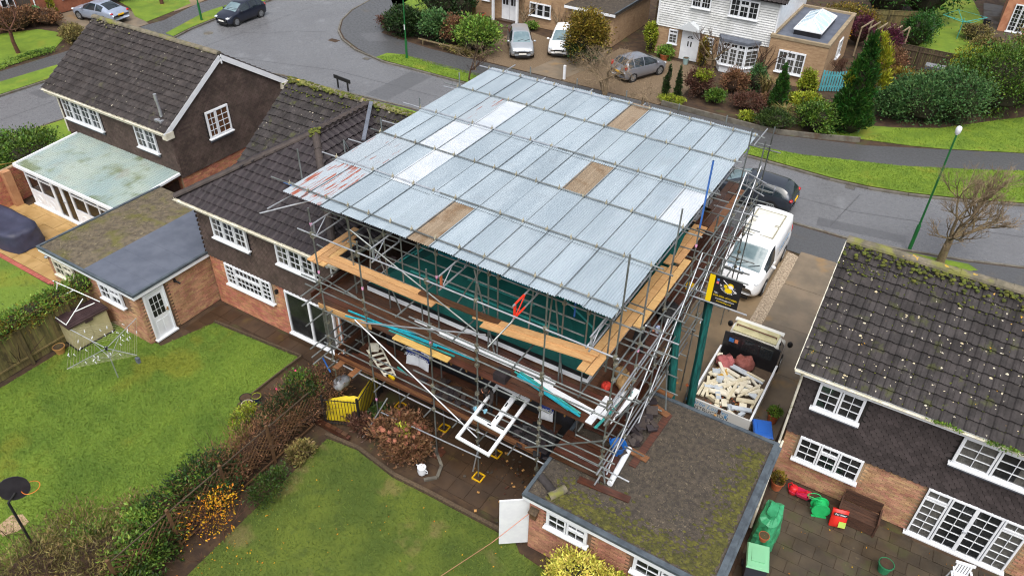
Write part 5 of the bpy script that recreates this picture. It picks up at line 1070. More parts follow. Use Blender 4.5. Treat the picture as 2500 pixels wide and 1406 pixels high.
def car(name, label, loc, heading, sp, pnt, group=None):
    c = thing(name, label, sp.get('cat','car'), (loc[0],loc[1],loc[2] if len(loc) > 2 else 0), heading, group, local=True)
    st = np.array(sp['st']); X = np.linspace(st[0,0], st[-1,0], 64)
    cols = [pchip(st[:,0], st[:,k], X) for k in range(1,7)]       # zb wl zs ws zt wt
    rings = []
    for i in range(64):
        zb, wl, zs, ws, zt, wt = (c_[i] for c_ in cols); wm = max(wl,ws)+.015; d = zt-zs
        h = [(wl*.9,zb),(wl,zb+.09),(wm,zb+(zs-zb)*.55),(ws,zs-.05),(ws-.02,zs),(ws+(wt-ws)*.48-.0,zs+d*.52),(wt,zt-min(.05,d*.25)),(max(wt-.10,wt*.8),zt-.008),(wt*.45,zt+.018),(0,zt+.026)]
        rings.append(h)
    m = len(rings[0]); full = []
    for x, h in zip(X, rings):
        full.append([(x,y,z) for y,z in h]+[(x,-y,z) for y,z in reversed(h[:-1])])
    n = len(full[0]); V = [p for r in full for p in r]
    sets = {'body':[]}; 
    def seg(i): return i if i < m-1 else n-2-i     # symmetric segment index
    for j in range(63):
        xm = (X[j]+X[j+1])/2
        for i in range(n-1):
            s = seg(i); side = 'L' if i < m-1 else 'R'; key = 'body'
            d = cols[4][j]-cols[2][j]
            if s in (7,8):
                for nm, (a, b) in sp['top'].items():
                    if a < xm < b: key = nm
            if s in (4,5) and d > .16:
                for k, (a, b) in enumerate(sp['side']):
                    if a < xm < b: key = 'side_window%d%s' % (k,side)
            sets.setdefault(key,[]).append((j*n+i,(j+1)*n+i,(j+1)*n+i+1,j*n+i+1))
    sets['body'].append(tuple(range(n-1,-1,-1))); sets['body'].append(tuple(63*n+i for i in range(n)))
    sets['body'] += [(j*n+n-1,(j+1)*n+n-1,(j+1)*n,j*n) for j in range(63)]
    for key, fs in sets.items():
        used = sorted({i for f in fs for i in f}); mp = {v:i for i,v in enumerate(used)}
        mb = MB().add([V[i] for i in used], [tuple(mp[i] for i in f) for f in fs])
        nm = 'body' if key == 'body' else ('side_window' if key.startswith('side') else key)
        mt = pnt if key == 'body' else (T['cglass_l'] if key == 'windscreen' else T['cglass'])
        if key == 'sunroof': mt = pnt
        o = mb.build(nm, mt, c, smooth=True)
    # wheels and arches
    r = sp.get('wr',.31); W = sp['w']/2
    for x in sp['axles']:
        for s in (1,-1):
            MB().tube((x,s*(W-.20),r),(x,s*(W+.012),r),r+.055,20).build('wheel_arch', T['black'], c)
            wh = MB().tube((x,s*(W-.19),r),(x,s*(W+.018),r),r,20).build('wheel', T['tyre'], c, smooth=False)
            rm = MB()
            for q in range(10):
                a = q*math.pi/5; rm.beam((x,s*(W+.022),r),(x+math.cos(a)*r*.66,s*(W+.022),r+math.sin(a)*r*.66),.045,.012,(0,1,0))
            N=18; vs=[(x+math.cos(2*math.pi*q/N)*r*k,s*(W+.021),r+math.sin(2*math.pi*q/N)*r*k) for k in (.60,.70) for q in range(N)]
            rm.add(vs,[(q,(q+1)%N,N+(q+1)%N,N+q) for q in range(N)]); rm.build('rim', T['rim'], wh)
    xf, xr = st[-1,0], st[0,0]; z0 = sp['lz']
    for s in (1,-1):
        MB().ball((xf-sp.get('hlx',.16),s*(W-.27),z0),(.20,.16,.075),10,6).build('headlight', T['lamp_w'], c, smooth=True)
        MB().ball((xr+sp.get('tlx',.10),s*(W-.16),sp['tz']),(.10,.13,sp.get('th',.12)),10,6).build('tail_light', T['lamp_r'], c, smooth=True)
        mx = sp['mx']; MB().ball((mx,s*(W+.10),sp['mz']),(.07,.11,.075),8,6).build('mirror', pnt if sp.get('mp',1) else T['black'], c, smooth=True)
        MB().box((sp['axles'][0]+.5,s*(W-.02)-.012,.2),(sp['axles'][1]-.45,s*(W-.02)+.012,.3)).build('sill_trim', T['blackgloss'], c)
        for hx in sp.get('handles',()): MB().box((hx,s*(W+.0)-.015,sp['mz']-.22),(hx+.16,s*(W+.0)+.02,sp['mz']-.19)).build('door_handle', pnt, c)
    MB().box((xf-.02,-W*.42,z0-.17),(xf+.02,W*.42,z0-.07)).build('grille', T['black'], c); MB().box((xf-.02,-W*.6,.2),(xf+.025,W*.6,.32)).build('bumper_intake', T['black'], c)
    MB().box((xf+.0,-.26,z0-.26),(xf+.035,.26,z0-.15)).build('number_plate', T['plate_w'], c)
    MB().box((xr-.03,-.26,sp.get('pz',.7)),(xr+.02,.26,sp.get('pz',.7)+.11)).build('number_plate', T['plate_y'], c)
    for s in (.18,-.30): 
        a,b = sp['top']['windscreen']; 
        zc = float(np.interp(b-.06,X,cols[4])); MB().beam((b-.05,s,zc+.05),(b-.22,s+.42,float(np.interp(b-.22,X,cols[4]))+.04),.02,.015).build('wiper', T['black'], c)
    return c
# station: x, z_bottom, half_low, z_belt, half_belt, z_top, half_top
hatch = dict(w=1.72, axles=(-1.27,1.28), lz=.66, tz=.86, mx=.72, mz=.98, pz=.62, handles=(-.55,.2),
  st=[(-2.0,.34,.70,.62,.72,.68,.62),(-1.94,.24,.82,.86,.82,.94,.66),(-1.72,.2,.85,.93,.84,1.24,.62),(-1.4,.2,.86,.94,.85,1.42,.58),(-.6,.2,.86,.93,.86,1.46,.60),(.15,.2,.86,.92,.86,1.43,.60),(.62,.2,.86,.91,.86,1.22,.66),(1.05,.2,.86,.88,.84,.96,.72),(1.6,.2,.84,.78,.80,.84,.68),(1.9,.24,.76,.66,.72,.72,.58),(2.0,.32,.62,.56,.60,.60,.46)],
  top={'windscreen':(.26,1.02),'rear_window':(-1.86,-1.46)}, side=[(-1.5,-1.12),(-1.05,-.32),(-.24,.72)])
sedan = dict(w=1.80, axles=(-1.3,1.33), lz=.66, tz=.86, mx=.72, mz=.98, pz=.66, handles=(-.75,.1), th=.07,
  st=[(-2.24,.36,.72,.64,.74,.70,.64),(-2.16,.24,.84,.88,.84,.98,.70),(-1.75,.2,.88,.92,.87,1.06,.68),(-1.2,.2,.89,.93,.88,1.28,.60),(-.7,.2,.9,.93,.89,1.40,.58),(.1,.2,.9,.92,.89,1.41,.60),(.62,.2,.9,.91,.89,1.2,.66),(1.12,.2,.9,.88,.87,.95,.74),(1.75,.2,.86,.78,.82,.84,.70),(2.1,.26,.76,.66,.72,.72,.58),(2.22,.34,.6,.56,.58,.6,.46)],
  top={'windscreen':(.2,1.06),'rear_window':(-1.72,-.86)}, side=[(-1.25,-.62),(-.55,.72)])
estate = dict(w=1.84, axles=(-1.36,1.42), lz=.66, tz=.88, mx=.78, mz=.98, pz=.66, handles=(-.8,.15), wr=.33, th=.08,
  st=[(-2.32,.36,.72,.64,.74,.70,.64),(-2.26,.24,.85,.92,.85,1.0,.70),(-2.0,.2,.9,.96,.87,1.26,.64),(-1.7,.2,.91,.97,.88,1.41,.60),(-.8,.2,.92,.95,.9,1.46,.62),(.1,.2,.92,.93,.9,1.45,.62),(.65,.2,.92,.92,.9,1.22,.68),(1.16,.2,.91,.89,.88,.97,.76),(1.8,.2,.88,.8,.84,.86,.72),(2.2,.26,.78,.68,.74,.74,.6),(2.32,.34,.62,.58,.6,.62,.48)],
  top={'windscreen':(.2,1.1),'rear_window':(-2.18,-1.74)}, side=[(-1.95,-1.36),(-1.28,-.42),(-.34,.76)])
mini_mpv = dict(hatch, w=1.68, tz=1.02, th=.2, mx=.85, st=[(-1.92,.34,.70,.62,.72,.70,.62),(-1.86,.24,.80,.92,.81,1.05,.66),(-1.7,.2,.83,.96,.83,1.34,.60),(-1.4,.2,.84,.97,.84,1.49,.57),(-.5,.2,.84,.95,.84,1.52,.58),(.2,.2,.84,.93,.84,1.46,.60),(.75,.2,.84,.92,.84,1.2,.68),(1.2,.2,.84,.9,.82,.98,.72),(1.65,.2,.82,.8,.78,.86,.68),(1.9,.26,.74,.66,.7,.72,.56),(1.98,.34,.6,.56,.58,.6,.46)], axles=(-1.22,1.24), top={'windscreen':(.26,1.16),'rear_window':(-1.82,-1.44)}, side=[(-1.6,-1.2),(-1.1,-.32),(-.22,.95)])
city = dict(mini_mpv, tz=.9, th=.16)
HD = lambda dx, dy: math.atan2(dy, dx)
car('hatchback_car', 'navy blue hatchback parked at the side road kerb', (-48.95,39.9,RZ), HD(.03,-1), hatch, paint('navy_paint',(30,36,52),.3))
car('saloon_car', 'silver blue saloon parked on the drive beyond the tiled ridge', (-57.5,33.7), HD(-1,-.12), sedan, paint('silver_blue_paint',(158,170,190),.35))
car('small_car', 'silver small car nosing towards the road on brown shingle', (-27.3,46.35), HD(.58,-.81), city, paint('silver_paint',(168,174,180),.4))
car('small_car', 'white small car half hidden behind the round bronze bush', (-24.95,48.35), HD(.36,-.93), city, paint('white_paint',(232,234,236)))
car('small_car', 'dark silver hatchback parked in front of the white boarded house', (-18.3,46.95), HD(.39,.92), mini_mpv, paint('dark_silver_paint',(134,138,148),.4))
car('estate_car', 'dark grey estate car parked in the road behind the white van', (-6.85,35.0,RZ), HD(-1,-.0), estate, paint('dark_grey_paint',(54,60,70),.4))
van = dict(cat='van', w=1.98, axles=(-1.55,1.45), lz=.88, tz=1.2, mx=1.15, mz=1.22, pz=.8, wr=.34, hlx=.34, th=.3, handles=(.35,),
  st=[(-2.48,.4,.86,1.0,.92,1.86,.80),(-2.44,.3,.95,1.08,.96,1.94,.84),(-1.2,.26,.98,1.1,.98,1.98,.86),(.4,.26,.98,1.1,.98,1.97,.85),(.85,.26,.98,1.1,.98,1.90,.80),(1.3,.26,.98,1.1,.97,1.46,.78),(1.72,.26,.97,1.08,.95,1.16,.80),(2.15,.28,.94,.98,.90,1.04,.76),(2.4,.34,.84,.8,.78,.86,.62),(2.48,.4,.7,.68,.66,.72,.5)],
  top={'windscreen':(.92,1.74)}, side=[(.5,1.5)])
VN = car('panel_van', 'white panel van with lettering parked nose towards the scaffold', (-4.77,28.72), HD(0,-1), van, paint('van_white',(234,236,238)))
for a, b in ((-1.9,-.85),(-.75,.25)):   # roof pressings
    mb = MB(); r0 = [(a,-.62),(b,-.62),(b,.62),(a,.62)]
    for p, q in zip(r0, r0[1:]+r0[:1]): mb.beam((p[0],p[1],1.985),(q[0],q[1],1.985),.06,.02)
    mb.build('roof_pressing', M('grimy_seam',(160,156,136),(140,136,116),4,.6), VN)
T['grime'] = M('grimy_white_roof', (222,222,212), (206,205,192), 2.2, .6)
for a, b in ((-1.86,-.89),(-.71,.21)): MB().box((a,-.58,1.975),(b,.58,1.992)).build('roof_panel', T['grime'], VN)
blue_t = M('blue_lettering',(70,140,190),None,3,.5); blk_t = M('black_lettering',(40,44,50),None,3,.5)
text('Charlie Louden', .2, VN, (1.98,0,1.128), (0,R(7),R(90)), blue_t, 'lettering', font_shear=.3); text('CONSTRUCTION', .17, VN, (2.14,0,1.098), (0,R(9),R(90)), blk_t, 'lettering')
text('Charlie Louden', .26, VN, (-.6,1.0,1.45), (R(90),0,R(180)), blue_t, 'lettering', font_shear=.3); text('CONSTRUCTION', .22, VN, (-.6,1.0,1.22), (R(90),0,R(180)), blk_t, 'lettering')
MB().tube((.5,-.45,1.98),(.2,-.5,2.3),.006,5).build('aerial', T['black'], VN)
# tipper truck
TK = thing('tipper_truck', 'white and black tipper truck loaded with timber offcuts by the garage', 'truck', (-2.88,21.2,0), R(90), local=True)
wp = paint('truck_white',(228,228,222)); L0, L1 = -2.6, .45
MB().box((L0,-1.0,.78),(L1,1.0,.84)).build('bed_floor', M('dirty_bed',(74,60,48),(96,80,64),3,.8), TK)
for y in (-1.02,1.02): MB().box((L0,y-.025,.62),(L1,y+.025,1.22)).build('side_board', wp, TK); MB().box((L0,y-.035,1.2),(L1,y+.035,1.24)).build('side_rail', T['upvc'], TK)
tg = MB().box((L0-.05,-1.045,.55),(L0,1.045,1.22)).build('tailgate', M('tailgate_grey',(198,200,198),None,2,.5), TK)
MB().box((L1,-1.0,.6),(L1+.06,1.0,1.9)).build('headboard', T['blackgloss'], TK)
for y0, y1 in ((-.75,-.35),(-.25,.3),(.45,.7)):
    g = MB(); 
    for i in range(9): zz = 1.35+i*.05; g.box((L1-.012,y0,zz),(L1,y1,zz+.022))
    g.build('vent_grille', T['black'], TK); MB().box((L1-.006,y0-.02,1.33),(L1-.002,y1+.02,1.82)).build('rear_window', T['cglass'], TK)
MB().box((L1-.02,.62,1.55),(L1-.01,.8,1.72)).build('sticker', M('blue_sticker',(60,120,190),None,2,.4), TK); MB().box((L1-.02,.47,1.56),(L1-.01,.59,1.72)).build('sticker', M('orange_sticker',(220,130,90),None,2,.4), TK)
cab = dict(st=[(.5,.4,.9,1.05,.95,1.95,.82),(.56,.34,.96,1.1,.97,2.0,.86),(1.0,.3,.97,1.1,.97,2.02,.86),(1.25,.3,.97,1.1,.97,1.94,.82),(1.7,.3,.97,1.1,.95,1.45,.8),(2.05,.3,.95,1.06,.93,1.12,.8),(2.4,.32,.9,.94,.86,1.0,.72),(2.6,.38,.78,.76,.72,.82,.6)])
st = np.array(cab['st']); X = np.linspace(.5,2.6,40); cc = [pchip(st[:,0],st[:,k],X) for k in range(1,7)]; rows = []
for i in range(40):
    zb,wl,zs,ws,zt,wt = (q[i] for q in cc); h = [(wl*.9,zb),(wl,zb+.09),(ws+.01,(zb+zs)/2),(ws,zs),(wt,zt-.06),(wt-.1,zt),(0,zt+.02)]; rows.append([(X[i],y,z) for y,z in h]+[(X[i],-y,z) for y,z in reversed(h[:-1])])
n = len(rows[0]); Vt = [p for r in rows for p in r]; bf, wf_, sfL, sfR = [], [], [], []
for j in range(39):
    for i in range(n-1):
        s = i if i < 6 else n-2-i; xm = X[j]; q = (j*n+i,(j+1)*n+i,(j+1)*n+i+1,j*n+i+1)
        if s == 5 and 1.28 < xm < 2.05: wf_.append(q)
        elif s == 3 and .7 < xm < 1.8: (sfL if i < 6 else sfR).append(q)
        else: bf.append(q)
bf.append(tuple(range(n-1,-1,-1)))
for nm, fs, mt in (('cab',bf,wp),('windscreen',wf_,T['cglass_l']),('side_window',sfL,T['cglass']),('side_window',sfR,T['cglass'])):
    us = sorted({i for f in fs for i in f}); mp = {v:i for i,v in enumerate(us)}; MB().add([Vt[i] for i in us],[tuple(mp[i] for i in f) for f in fs]).build(nm, mt, TK, smooth=True)
MB().box((.52,-.78,2.02),(1.15,.78,2.05)).build('roof_panel', M('yellowed_roof',(206,200,160),(184,178,136),3,.6), TK)
MB().box((1.15,-.88,1.99),(1.33,.88,2.04)).build('visor', wp, TK); MB().tube((.8,-.72,2.12),(.8,.72,2.12),.022,8).box((.78,-.72,2.04),(.82,-.69,2.12)).box((.78,.69,2.04),(.82,.72,2.12)).build('roof_bar', M('rusty_bar',(116,72,50),(96,58,42),4,.7), TK)
for s in (1,-1):
    MB().ball((1.75,s*1.12,1.3),(.07,.1,.14),8,6).build('mirror', T['black'], TK, smooth=True)
    for x in (-1.5,1.75):
        wh = MB().tube((x,s*.72,.34),(x,s*.99,.34),.34,18).build('wheel', T['tyre'], TK); MB().tube((x,s*.95,.34),(x,s*1.0,.34),.19,14).build('rim', T['rim'], wh)
MB().box((-2.5,-.45,.35),(2.2,.45,.6)).build('chassis', T['black'], TK)
text('Charlie Louden', .24, TK, (L0-.053,.45,1.02), (R(90),0,R(-90)), blue_t, 'lettering', font_shear=.3); text('CONSTRUCTION', .2, TK, (L0-.053,.45,.83), (R(90),0,R(-90)), blk_t, 'lettering')
MB().box((L0-.056,-.28,.9),(L0-.05,-.2,1.02)).build('logo', blue_t, TK); MB().box((L0-.08,-.06,1.0),(L0-.045,.04,1.18)).build('latch', M('rusty_latch',(70,46,34),None,4,.7), TK)
# the load: each offcut is a loose piece
lw = M('sawn_white_timber',(226,222,206),(208,200,178),3,.6,piece=.06); lc = M('cream_timber',(214,206,184),(198,188,160),3,.65,piece=.08); lg_ = M('grey_plastic_board',(176,186,196),(196,204,212),3,.5)
def tk(x, y, z): p = Matrix.Translation((-2.88,21.2,0)) @ Matrix.Rotation(R(90),4,'Z') @ Vector((x,y,z)); return (p.x,p.y,p.z)
GO = 'timber and plastic offcuts heaped in the truck bed'
offs = [((-.45,-.85,1.06),(-.2,.75,1.1),.2,.05,lg_),((-1.5,.5,1.02),(-.55,-.35,1.12),.13,.06,lw),((-1.7,-.2,1.06),(-.4,.78,1.16),.1,.06,lw),((-1.25,-.9,1.0),(-.85,.35,1.06),.22,.05,lg_),((-.9,-.9,1.02),(-1.5,.1,1.05),.2,.06,lw),((-1.3,.75,1.0),(-1.75,-.1,1.04),.22,.05,lw),((-1.1,.9,.98),(-2.1,.6,1.0),.1,.06,lc),((-1.3,.8,1.02),(-2.2,.75,1.04),.1,.06,lc),((-1.5,.9,1.0),(-2.2,.9,1.02),.1,.05,lc),((-.75,-.1,1.14),(-1.9,-.05,1.06),.1,.05,lc),((-.65,-.3,1.15),(-1.5,.25,1.12),.09,.06,lc),((-.8,-.92,1.06),(-1.9,-.85,1.0),.09,.06,lc),((-.7,-.8,1.12),(-1.6,-.3,1.05),.08,.05,lc),((-1.9,-.75,.92),(-2.1,-.45,.92),.1,.06,lc),((-2.15,.1,.92),(-1.85,-.05,.93),.13,.12,lw),((-2.3,-.2,.92),(-2.45,-.55,.92),.13,.12,lw),((-2.1,-.7,.93),(-2.35,-.6,.95),.12,.12,lg_),((-1.75,-.55,.97),(-1.95,-.6,.95),.24,.12,lw),((-2.25,.25,.92),(-2.35,.1,.92),.14,.12,lw),((-1.95,.55,.93),(-2.1,.2,.93),.13,.14,lc),((-.9,.85,1.08),(-.8,.6,1.1),.2,.14,lg_),((-1.2,.6,1.1),(-1.15,.4,1.12),.2,.16,lg_),((-.35,.72,1.05),(.15,.95,1.12),.2,.03,lw),((-1.0,.35,1.12),(-1.0,-.6,1.14),.14,.05,lw),((-1.65,.85,1.05),(-1.15,.55,1.1),.12,.04,lc),((-1.9,.72,1.0),(-1.35,.68,1.06),.11,.05,lw),((-.3,-.2,1.1),(-.45,-.85,1.12),.08,.06,lc),((-2.05,-.15,.95),(-2.25,-.3,1.0),.18,.1,lg_)]
for i in range(26):
    a_ = random.uniform(-2.2,-.45); b_ = random.uniform(-.8,.8); an = random.uniform(0,3.14); l_ = random.uniform(.3,.75); c_ = Vector((a_,b_,random.uniform(.98,1.14))); dv = Vector((math.cos(an)*l_/2,math.sin(an)*l_/2,random.uniform(-.05,.05)))
    p_, q_ = c_-dv, c_+dv
    if max(abs(p_.y),abs(q_.y)) < .95: offs.append((tuple(p_),tuple(q_),random.uniform(.08,.2),random.uniform(.03,.07),random.choice([lw,lw,lg_,lc])))
for p, q, w_, t_, m_ in offs:
    ln3 = (Vector(p)-Vector(q)).length
    if ln3 < .45: lab3, g3 = 'short pale block of sawn board lying loose in the truck bed', 'sawn blocks in the truck bed'
    elif m_ is lg_: lab3, g3 = 'long grey plastic board in the heap on the truck bed', 'grey plastic boards in the truck bed'
    elif m_ is lc: lab3, g3 = 'thin cream batten offcut in the heap on the truck bed', 'cream batten offcuts in the truck bed'
    else: lab3, g3 = 'wide white board offcut in the heap on the truck bed', 'white board offcuts in the truck bed'
    MB().beam(tk(*p),tk(*q),w_,t_).build('timber_offcut', m_, label=lab3, cat='offcut', group=g3)
def wad(nm, lab, c, r, mt, n=26):
    mb = MB(); vs = []; N, K_ = 16, 10
    for j in range(K_+1):
        b = -math.pi/2+math.pi*j/K_
        for i in range(N):
            a = 2*math.pi*i/N; k = 1+.22*math.sin(3*a+j)*math.cos(2*b*1.7)+random.gauss(0,.09)
            vs.append((c[0]+r[0]*k*math.cos(b)*math.cos(a),c[1]+r[1]*k*math.cos(b)*math.sin(a),c[2]+r[2]*k*math.sin(b)))
    mb.add(vs,[(j*N+i,j*N+(i+1)%N,(j+1)*N+(i+1)%N,(j+1)*N+i) for j in range(K_) for i in range(N)]); return mb.build(nm, mt, smooth=True, label=lab, cat='insulation')
wad('insulation_wad','pink insulation wad on the left of the truck load', tk(-.15,.62,1.05),(.33,.3,.24),M('pink_insulation',(184,108,108),(156,90,92),5,.95,bump=.8,bscale=20))
wad('insulation_wad','brownish pink insulation wad against the truck headboard', tk(.1,.0,1.1),(.36,.32,.28),M('brown_insulation',(150,92,86),(128,74,66),5,.95,bump=.8,bscale=20))
wad('insulation_wad','yellow insulation scrap under the boards in the truck', tk(-.75,.55,.98),(.3,.32,.14),M('yellow_insulation',(200,160,70),(180,136,54),5,.95,bump=.8,bscale=20))
def soft(nm,lab,cat,c,r,col,rough=.7): o_ = wad(nm,lab,c,r,M(nm+'_cloth',col,tuple(int(v*.8) for v in col),6,rough,bump=.4,bscale=20)); o_['category'] = cat; return o_
soft('tool_bag','small red tool bag at the right corner of the upper lift','tool bag',(-5.32,14.25,4.55),(.14,.16,.13),(206,52,36)); soft('rubble_sack','tan rubble sack standing on the right-hand lift','sack',(-4.95,14.55,4.66),(.2,.24,.26),(168,134,88)); soft('rubble_sack','smaller tan rubble sack beside the tall one on the lift','sack',(-5.2,14.9,4.6),(.18,.2,.18),(150,120,80)); soft('dust_sheet','black dust sheet bundled on the right-hand lift','dust sheet',(-5.1,18.2,4.6),(.28,.5,.18),(38,36,38)); soft('work_coat','dark coat slung over boards at the lower lift','coat',(-9.05,13.3,2.5),(.22,.25,.16),(44,40,40))
MB().cbox((-5.0,19.9,4.56),(.26,.18,.2)).cbox((-5.0,19.9,4.69),(.1,.04,.06)).build('tool_case',M('yellow_case',(226,186,30),None,3,.5),label='yellow tool case on the far part of the right-hand lift',cat='tool case')
MB().lathe([(.08,0),(.085,.2),(.075,.21)],(-5.05,17.3,4.45),14).build('paint_tin',M('blue_tin',(60,100,180),(220,224,228),9,.4),label='blue and white tin on the right-hand lift',cat='tin')
MB().cbox((-12.1,12.98,2.37),(.26,.09,.08),Matrix.Rotation(-.3,3,'Z')).build('yellow_tool',M('yellow_tool_plastic',(232,196,20),None,3,.5),label='small yellow tool lying at the edge of the lower lift',cat='tool')
rubble('truck_rubble','brick and tile crumbs on the floor of the truck bed', tk(-1.9,-.1,.85), 90, (.5,.3), [T['terra'],T['ridge_b'],T['tan_pot']], (.02,.1), 'debris', .4)
# ------------------------------------------------------------------ banner and debris netting on the scaffold
BN = thing('scaffold_banner','black and yellow scaffolding firm banner on the right corner of the scaffold','banner',(-3.55,18.0,6.15))
by = 18.0; bx0, bx1, bz0, bz1 = -4.02, -3.06, 5.70, 6.66
Fb = frame((bx0,by,bz0), UX, UZ, -UY)
vs=[]; N=8
for j in range(N+1):
    for i in range(N+1): vs.append(Fb @ Vector(((bx1-bx0)*i/N,(bz1-bz0)*j/N,.012*math.sin(i*1.1)*math.sin(j*.8))))
MB().add(vs,[(j*(N+1)+i,j*(N+1)+i+1,(j+1)*(N+1)+i+1,(j+1)*(N+1)+i) for j in range(N) for i in range(N)]).build('cloth', M('black_banner_cloth',(24,24,28),(32,32,36),3,.5), BN)
ban_y = M('banner_yellow',(240,206,10),None,3,.5); ban_w = M('banner_white',(236,236,236),None,3,.5); ban_g = M('banner_grey',(86,86,94),None,3,.5)
def bp(a0,b0,a1,b1,mt,nm,d=.016): MB().box((a0,b0,d),(a1,b1,d+.004),Fb).build(nm, mt, BN)
bp(0,0,.16,.96,ban_y,'yellow_stripe'); bp(.22,.80,.29,.88,M('social_blue',(70,120,200),None,2,.5),'icon'); bp(.22,.70,.29,.78,M('social_pink',(214,110,120),None,2,.5),'icon')
# emblem: grey disc, pole, figure in yellow
cxe, cye, re = .60, .70, .19
MB().add([Fb @ Vector((cxe,cye,.015))]+[Fb @ Vector((cxe+re*math.cos(a),cye+re*math.sin(a),.015)) for a in [math.pi*.9+math.pi*1.15*k/18 for k in range(19)]],[(0,k,k+1) for k in range(1,19)]).build('emblem_disc', ban_g, BN)
MB().beam(Fb @ Vector((.40,.88,.022)),Fb @ Vector((.84,.56,.022)),.02,.005).build('emblem_pole', ban_w, BN)
def disc(c, rx, ry, mt, nm, d): MB().add([Fb @ Vector((c[0],c[1],d))]+[Fb @ Vector((c[0]+rx*math.cos(2*math.pi*k/16),c[1]+ry*math.sin(2*math.pi*k/16),d)) for k in range(16)],[(0,k+1,(k+1)%16+1) for k in range(16)]).build(nm, mt, BN)
disc((.60,.58),.11,.09,ban_y,'emblem_body',.024); disc((.50,.70),.05,.06,ban_y,'emblem_arm',.025); disc((.64,.76),.09,.08,ban_y,'emblem_hood',.026); disc((.65,.72),.07,.06,ban_w,'emblem_face',.030)
RB = (R(90),0,0)
for k, ch in enumerate('A1 Scaffolding Ltd'):
    a = math.pi*1.03+math.pi*.80*k/17; rr = .27; p = Fb @ Vector((cxe+rr*math.cos(a),cye+.02+rr*math.sin(a)*.95,.02))
    if ch != ' ': text(ch, .085, BN, p, (R(90),-(a-math.pi*1.5)*1.0,0), ban_w, 'letter')
text('TEL:', .07, BN, Fb @ Vector((.27,.365,.02)), RB, ban_w); text('01293 82004 - 07712 408001', .085, BN, Fb @ Vector((.56,.27,.02)), RB, ban_y, xs=.72); text('a1scaffolding@gmail.com', .065, BN, Fb @ Vector((.57,.18,.02)), RB, ban_w, xs=.85); text('a1scaffolding.co.uk', .07, BN, Fb @ Vector((.55,.09,.02)), RB, ban_y, xs=.85)
MB().tube((-4.4,18.0,6.69),(-2.92,18.0,6.69),TR_,8).build('banner_pole', T['steel'], BN); MB().tube((-4.4,18.0,5.66),(-2.75,18.0,5.66),TR_,8).build('banner_pole', T['steel_w'], BN)
T['netting'] = M('teal_debris_netting',(8,66,64),(18,104,98),3,.7,stretch=(6,6,.6))
def net(nm, lab, p, q, w_):
    mb = MB(); N, K_ = 18, 16; vs = []; p = Vector(p); q = Vector(q)
    for j in range(K_+1):
        c = p.lerp(q,j/K_)
        for i in range(N):
            a = 2*math.pi*i/N; k = 1+.34*math.sin(a*6+j*.12)+.12*math.sin(a*11); vs.append((c.x+w_*k*math.cos(a),c.y+w_*.55*k*math.sin(a),c.z))
    mb.add(vs,[(j*N+i,j*N+(i+1)%N,(j+1)*N+(i+1)%N,(j+1)*N+i) for j in range(K_) for i in range(N)]+[tuple(range(N)),tuple(K_*N+i for i in range(N))])
    return mb.build(nm, T['netting'], smooth=True, label=lab, cat='netting')
net('debris_netting','teal debris netting gathered vertically under the banner',(-3.9,18.1,5.6),(-3.75,18.2,0),.105)
net('debris_netting','teal debris netting gathered beside the truck tailgate',(-4.6,17.6,4.9),(-4.15,17.5,0),.12)
# ladder leaning inside the right return
ld = thing('ladder','grey aluminium ladder leaning on the right side of the scaffold','ladder',(-4.3,20.2,0))
for s in (-.2,.2): MB().beam((-4.2,19.3+s,0),(-4.35,20.9+s,5.2),.06,.03).build('rail', T['steel'], ld)
for i in range(17): f = .03+i*.057; MB().tube((-4.2-.15*f,19.1+1.6*f,5.2*f),(-4.2-.15*f,19.5+1.6*f,5.2*f),.014,6).build('rung', T['steel'], ld)
# ------------------------------------------------------------------ people
def person(nm, lab, joints, edges, rad, loc, head, top, trous, skin, hair, hands=()):
    o = thing(nm, lab, 'person', loc, local=True)
    me = bpy.data.meshes.new('body'); me.from_pydata(joints, edges, []); me.update()
    b = bpy.data.objects.new('body', me); COL.objects.link(b); b.parent = o
    md = b.modifiers.new('skin','SKIN'); md.use_smooth_shade = True; b.modifiers.new('sub','SUBSURF').render_levels = 2; b.modifiers['sub'].levels = 2
    for i, r in enumerate(rad): me.skin_vertices[0].data[i].radius = (r, r*.85); me.skin_vertices[0].data[i].use_root = (i == 0)
    dg = bpy.context.evaluated_depsgraph_get(); m2 = bpy.data.meshes.new_from_object(b.evaluated_get(dg)); bpy.data.objects.remove(b)
    m2.materials.clear(); m2.name = 'body'
    for m in (top, trous, skin): m2.materials.append(m)
    J = np.array(joints); E_ = edges
    hipz = J[0][2]+.02
    for p in m2.polygons:
        p.use_smooth = True; c = np.array(p.center); k = int(np.argmin(((J-c)**2).sum(1)))
        p.material_index = 2 if k in head or k in hands else (1 if k in person.legs else 0)
    bo = bpy.data.objects.new('body', m2); COL.objects.link(bo); bo.parent = o
    hc = Vector(joints[head[-1]])
    fd = Vector(person.face).normalized(); 
    MB().ball(hc+Vector((0,0,.045))-fd*.02,(.108,.108,.095),12,8,.04).build('hair', hair, o, smooth=True)
    sd = fd.cross(UZ).normalized()
    MB().ball(hc+fd*.10-Vector((0,0,.01)),(.018,.018,.025),6,5).build('nose', skin, o, smooth=True)
    for s in (1,-1):
        MB().ball(hc+fd*.088+sd*.035*s+Vector((0,0,.02)),(.012,.012,.009),6,5).build('eye', T['black'], o); MB().ball(hc+sd*.098*s,(.02,.02,.032),6,5).build('ear', skin, o, smooth=True)
    MB().cbox(hc+fd*.095-Vector((0,0,.05)),(.04,.012,.01),Matrix.Rotation(math.atan2(sd.y,sd.x),3,'Z')).build('mouth', T['terra'], o)
    return o
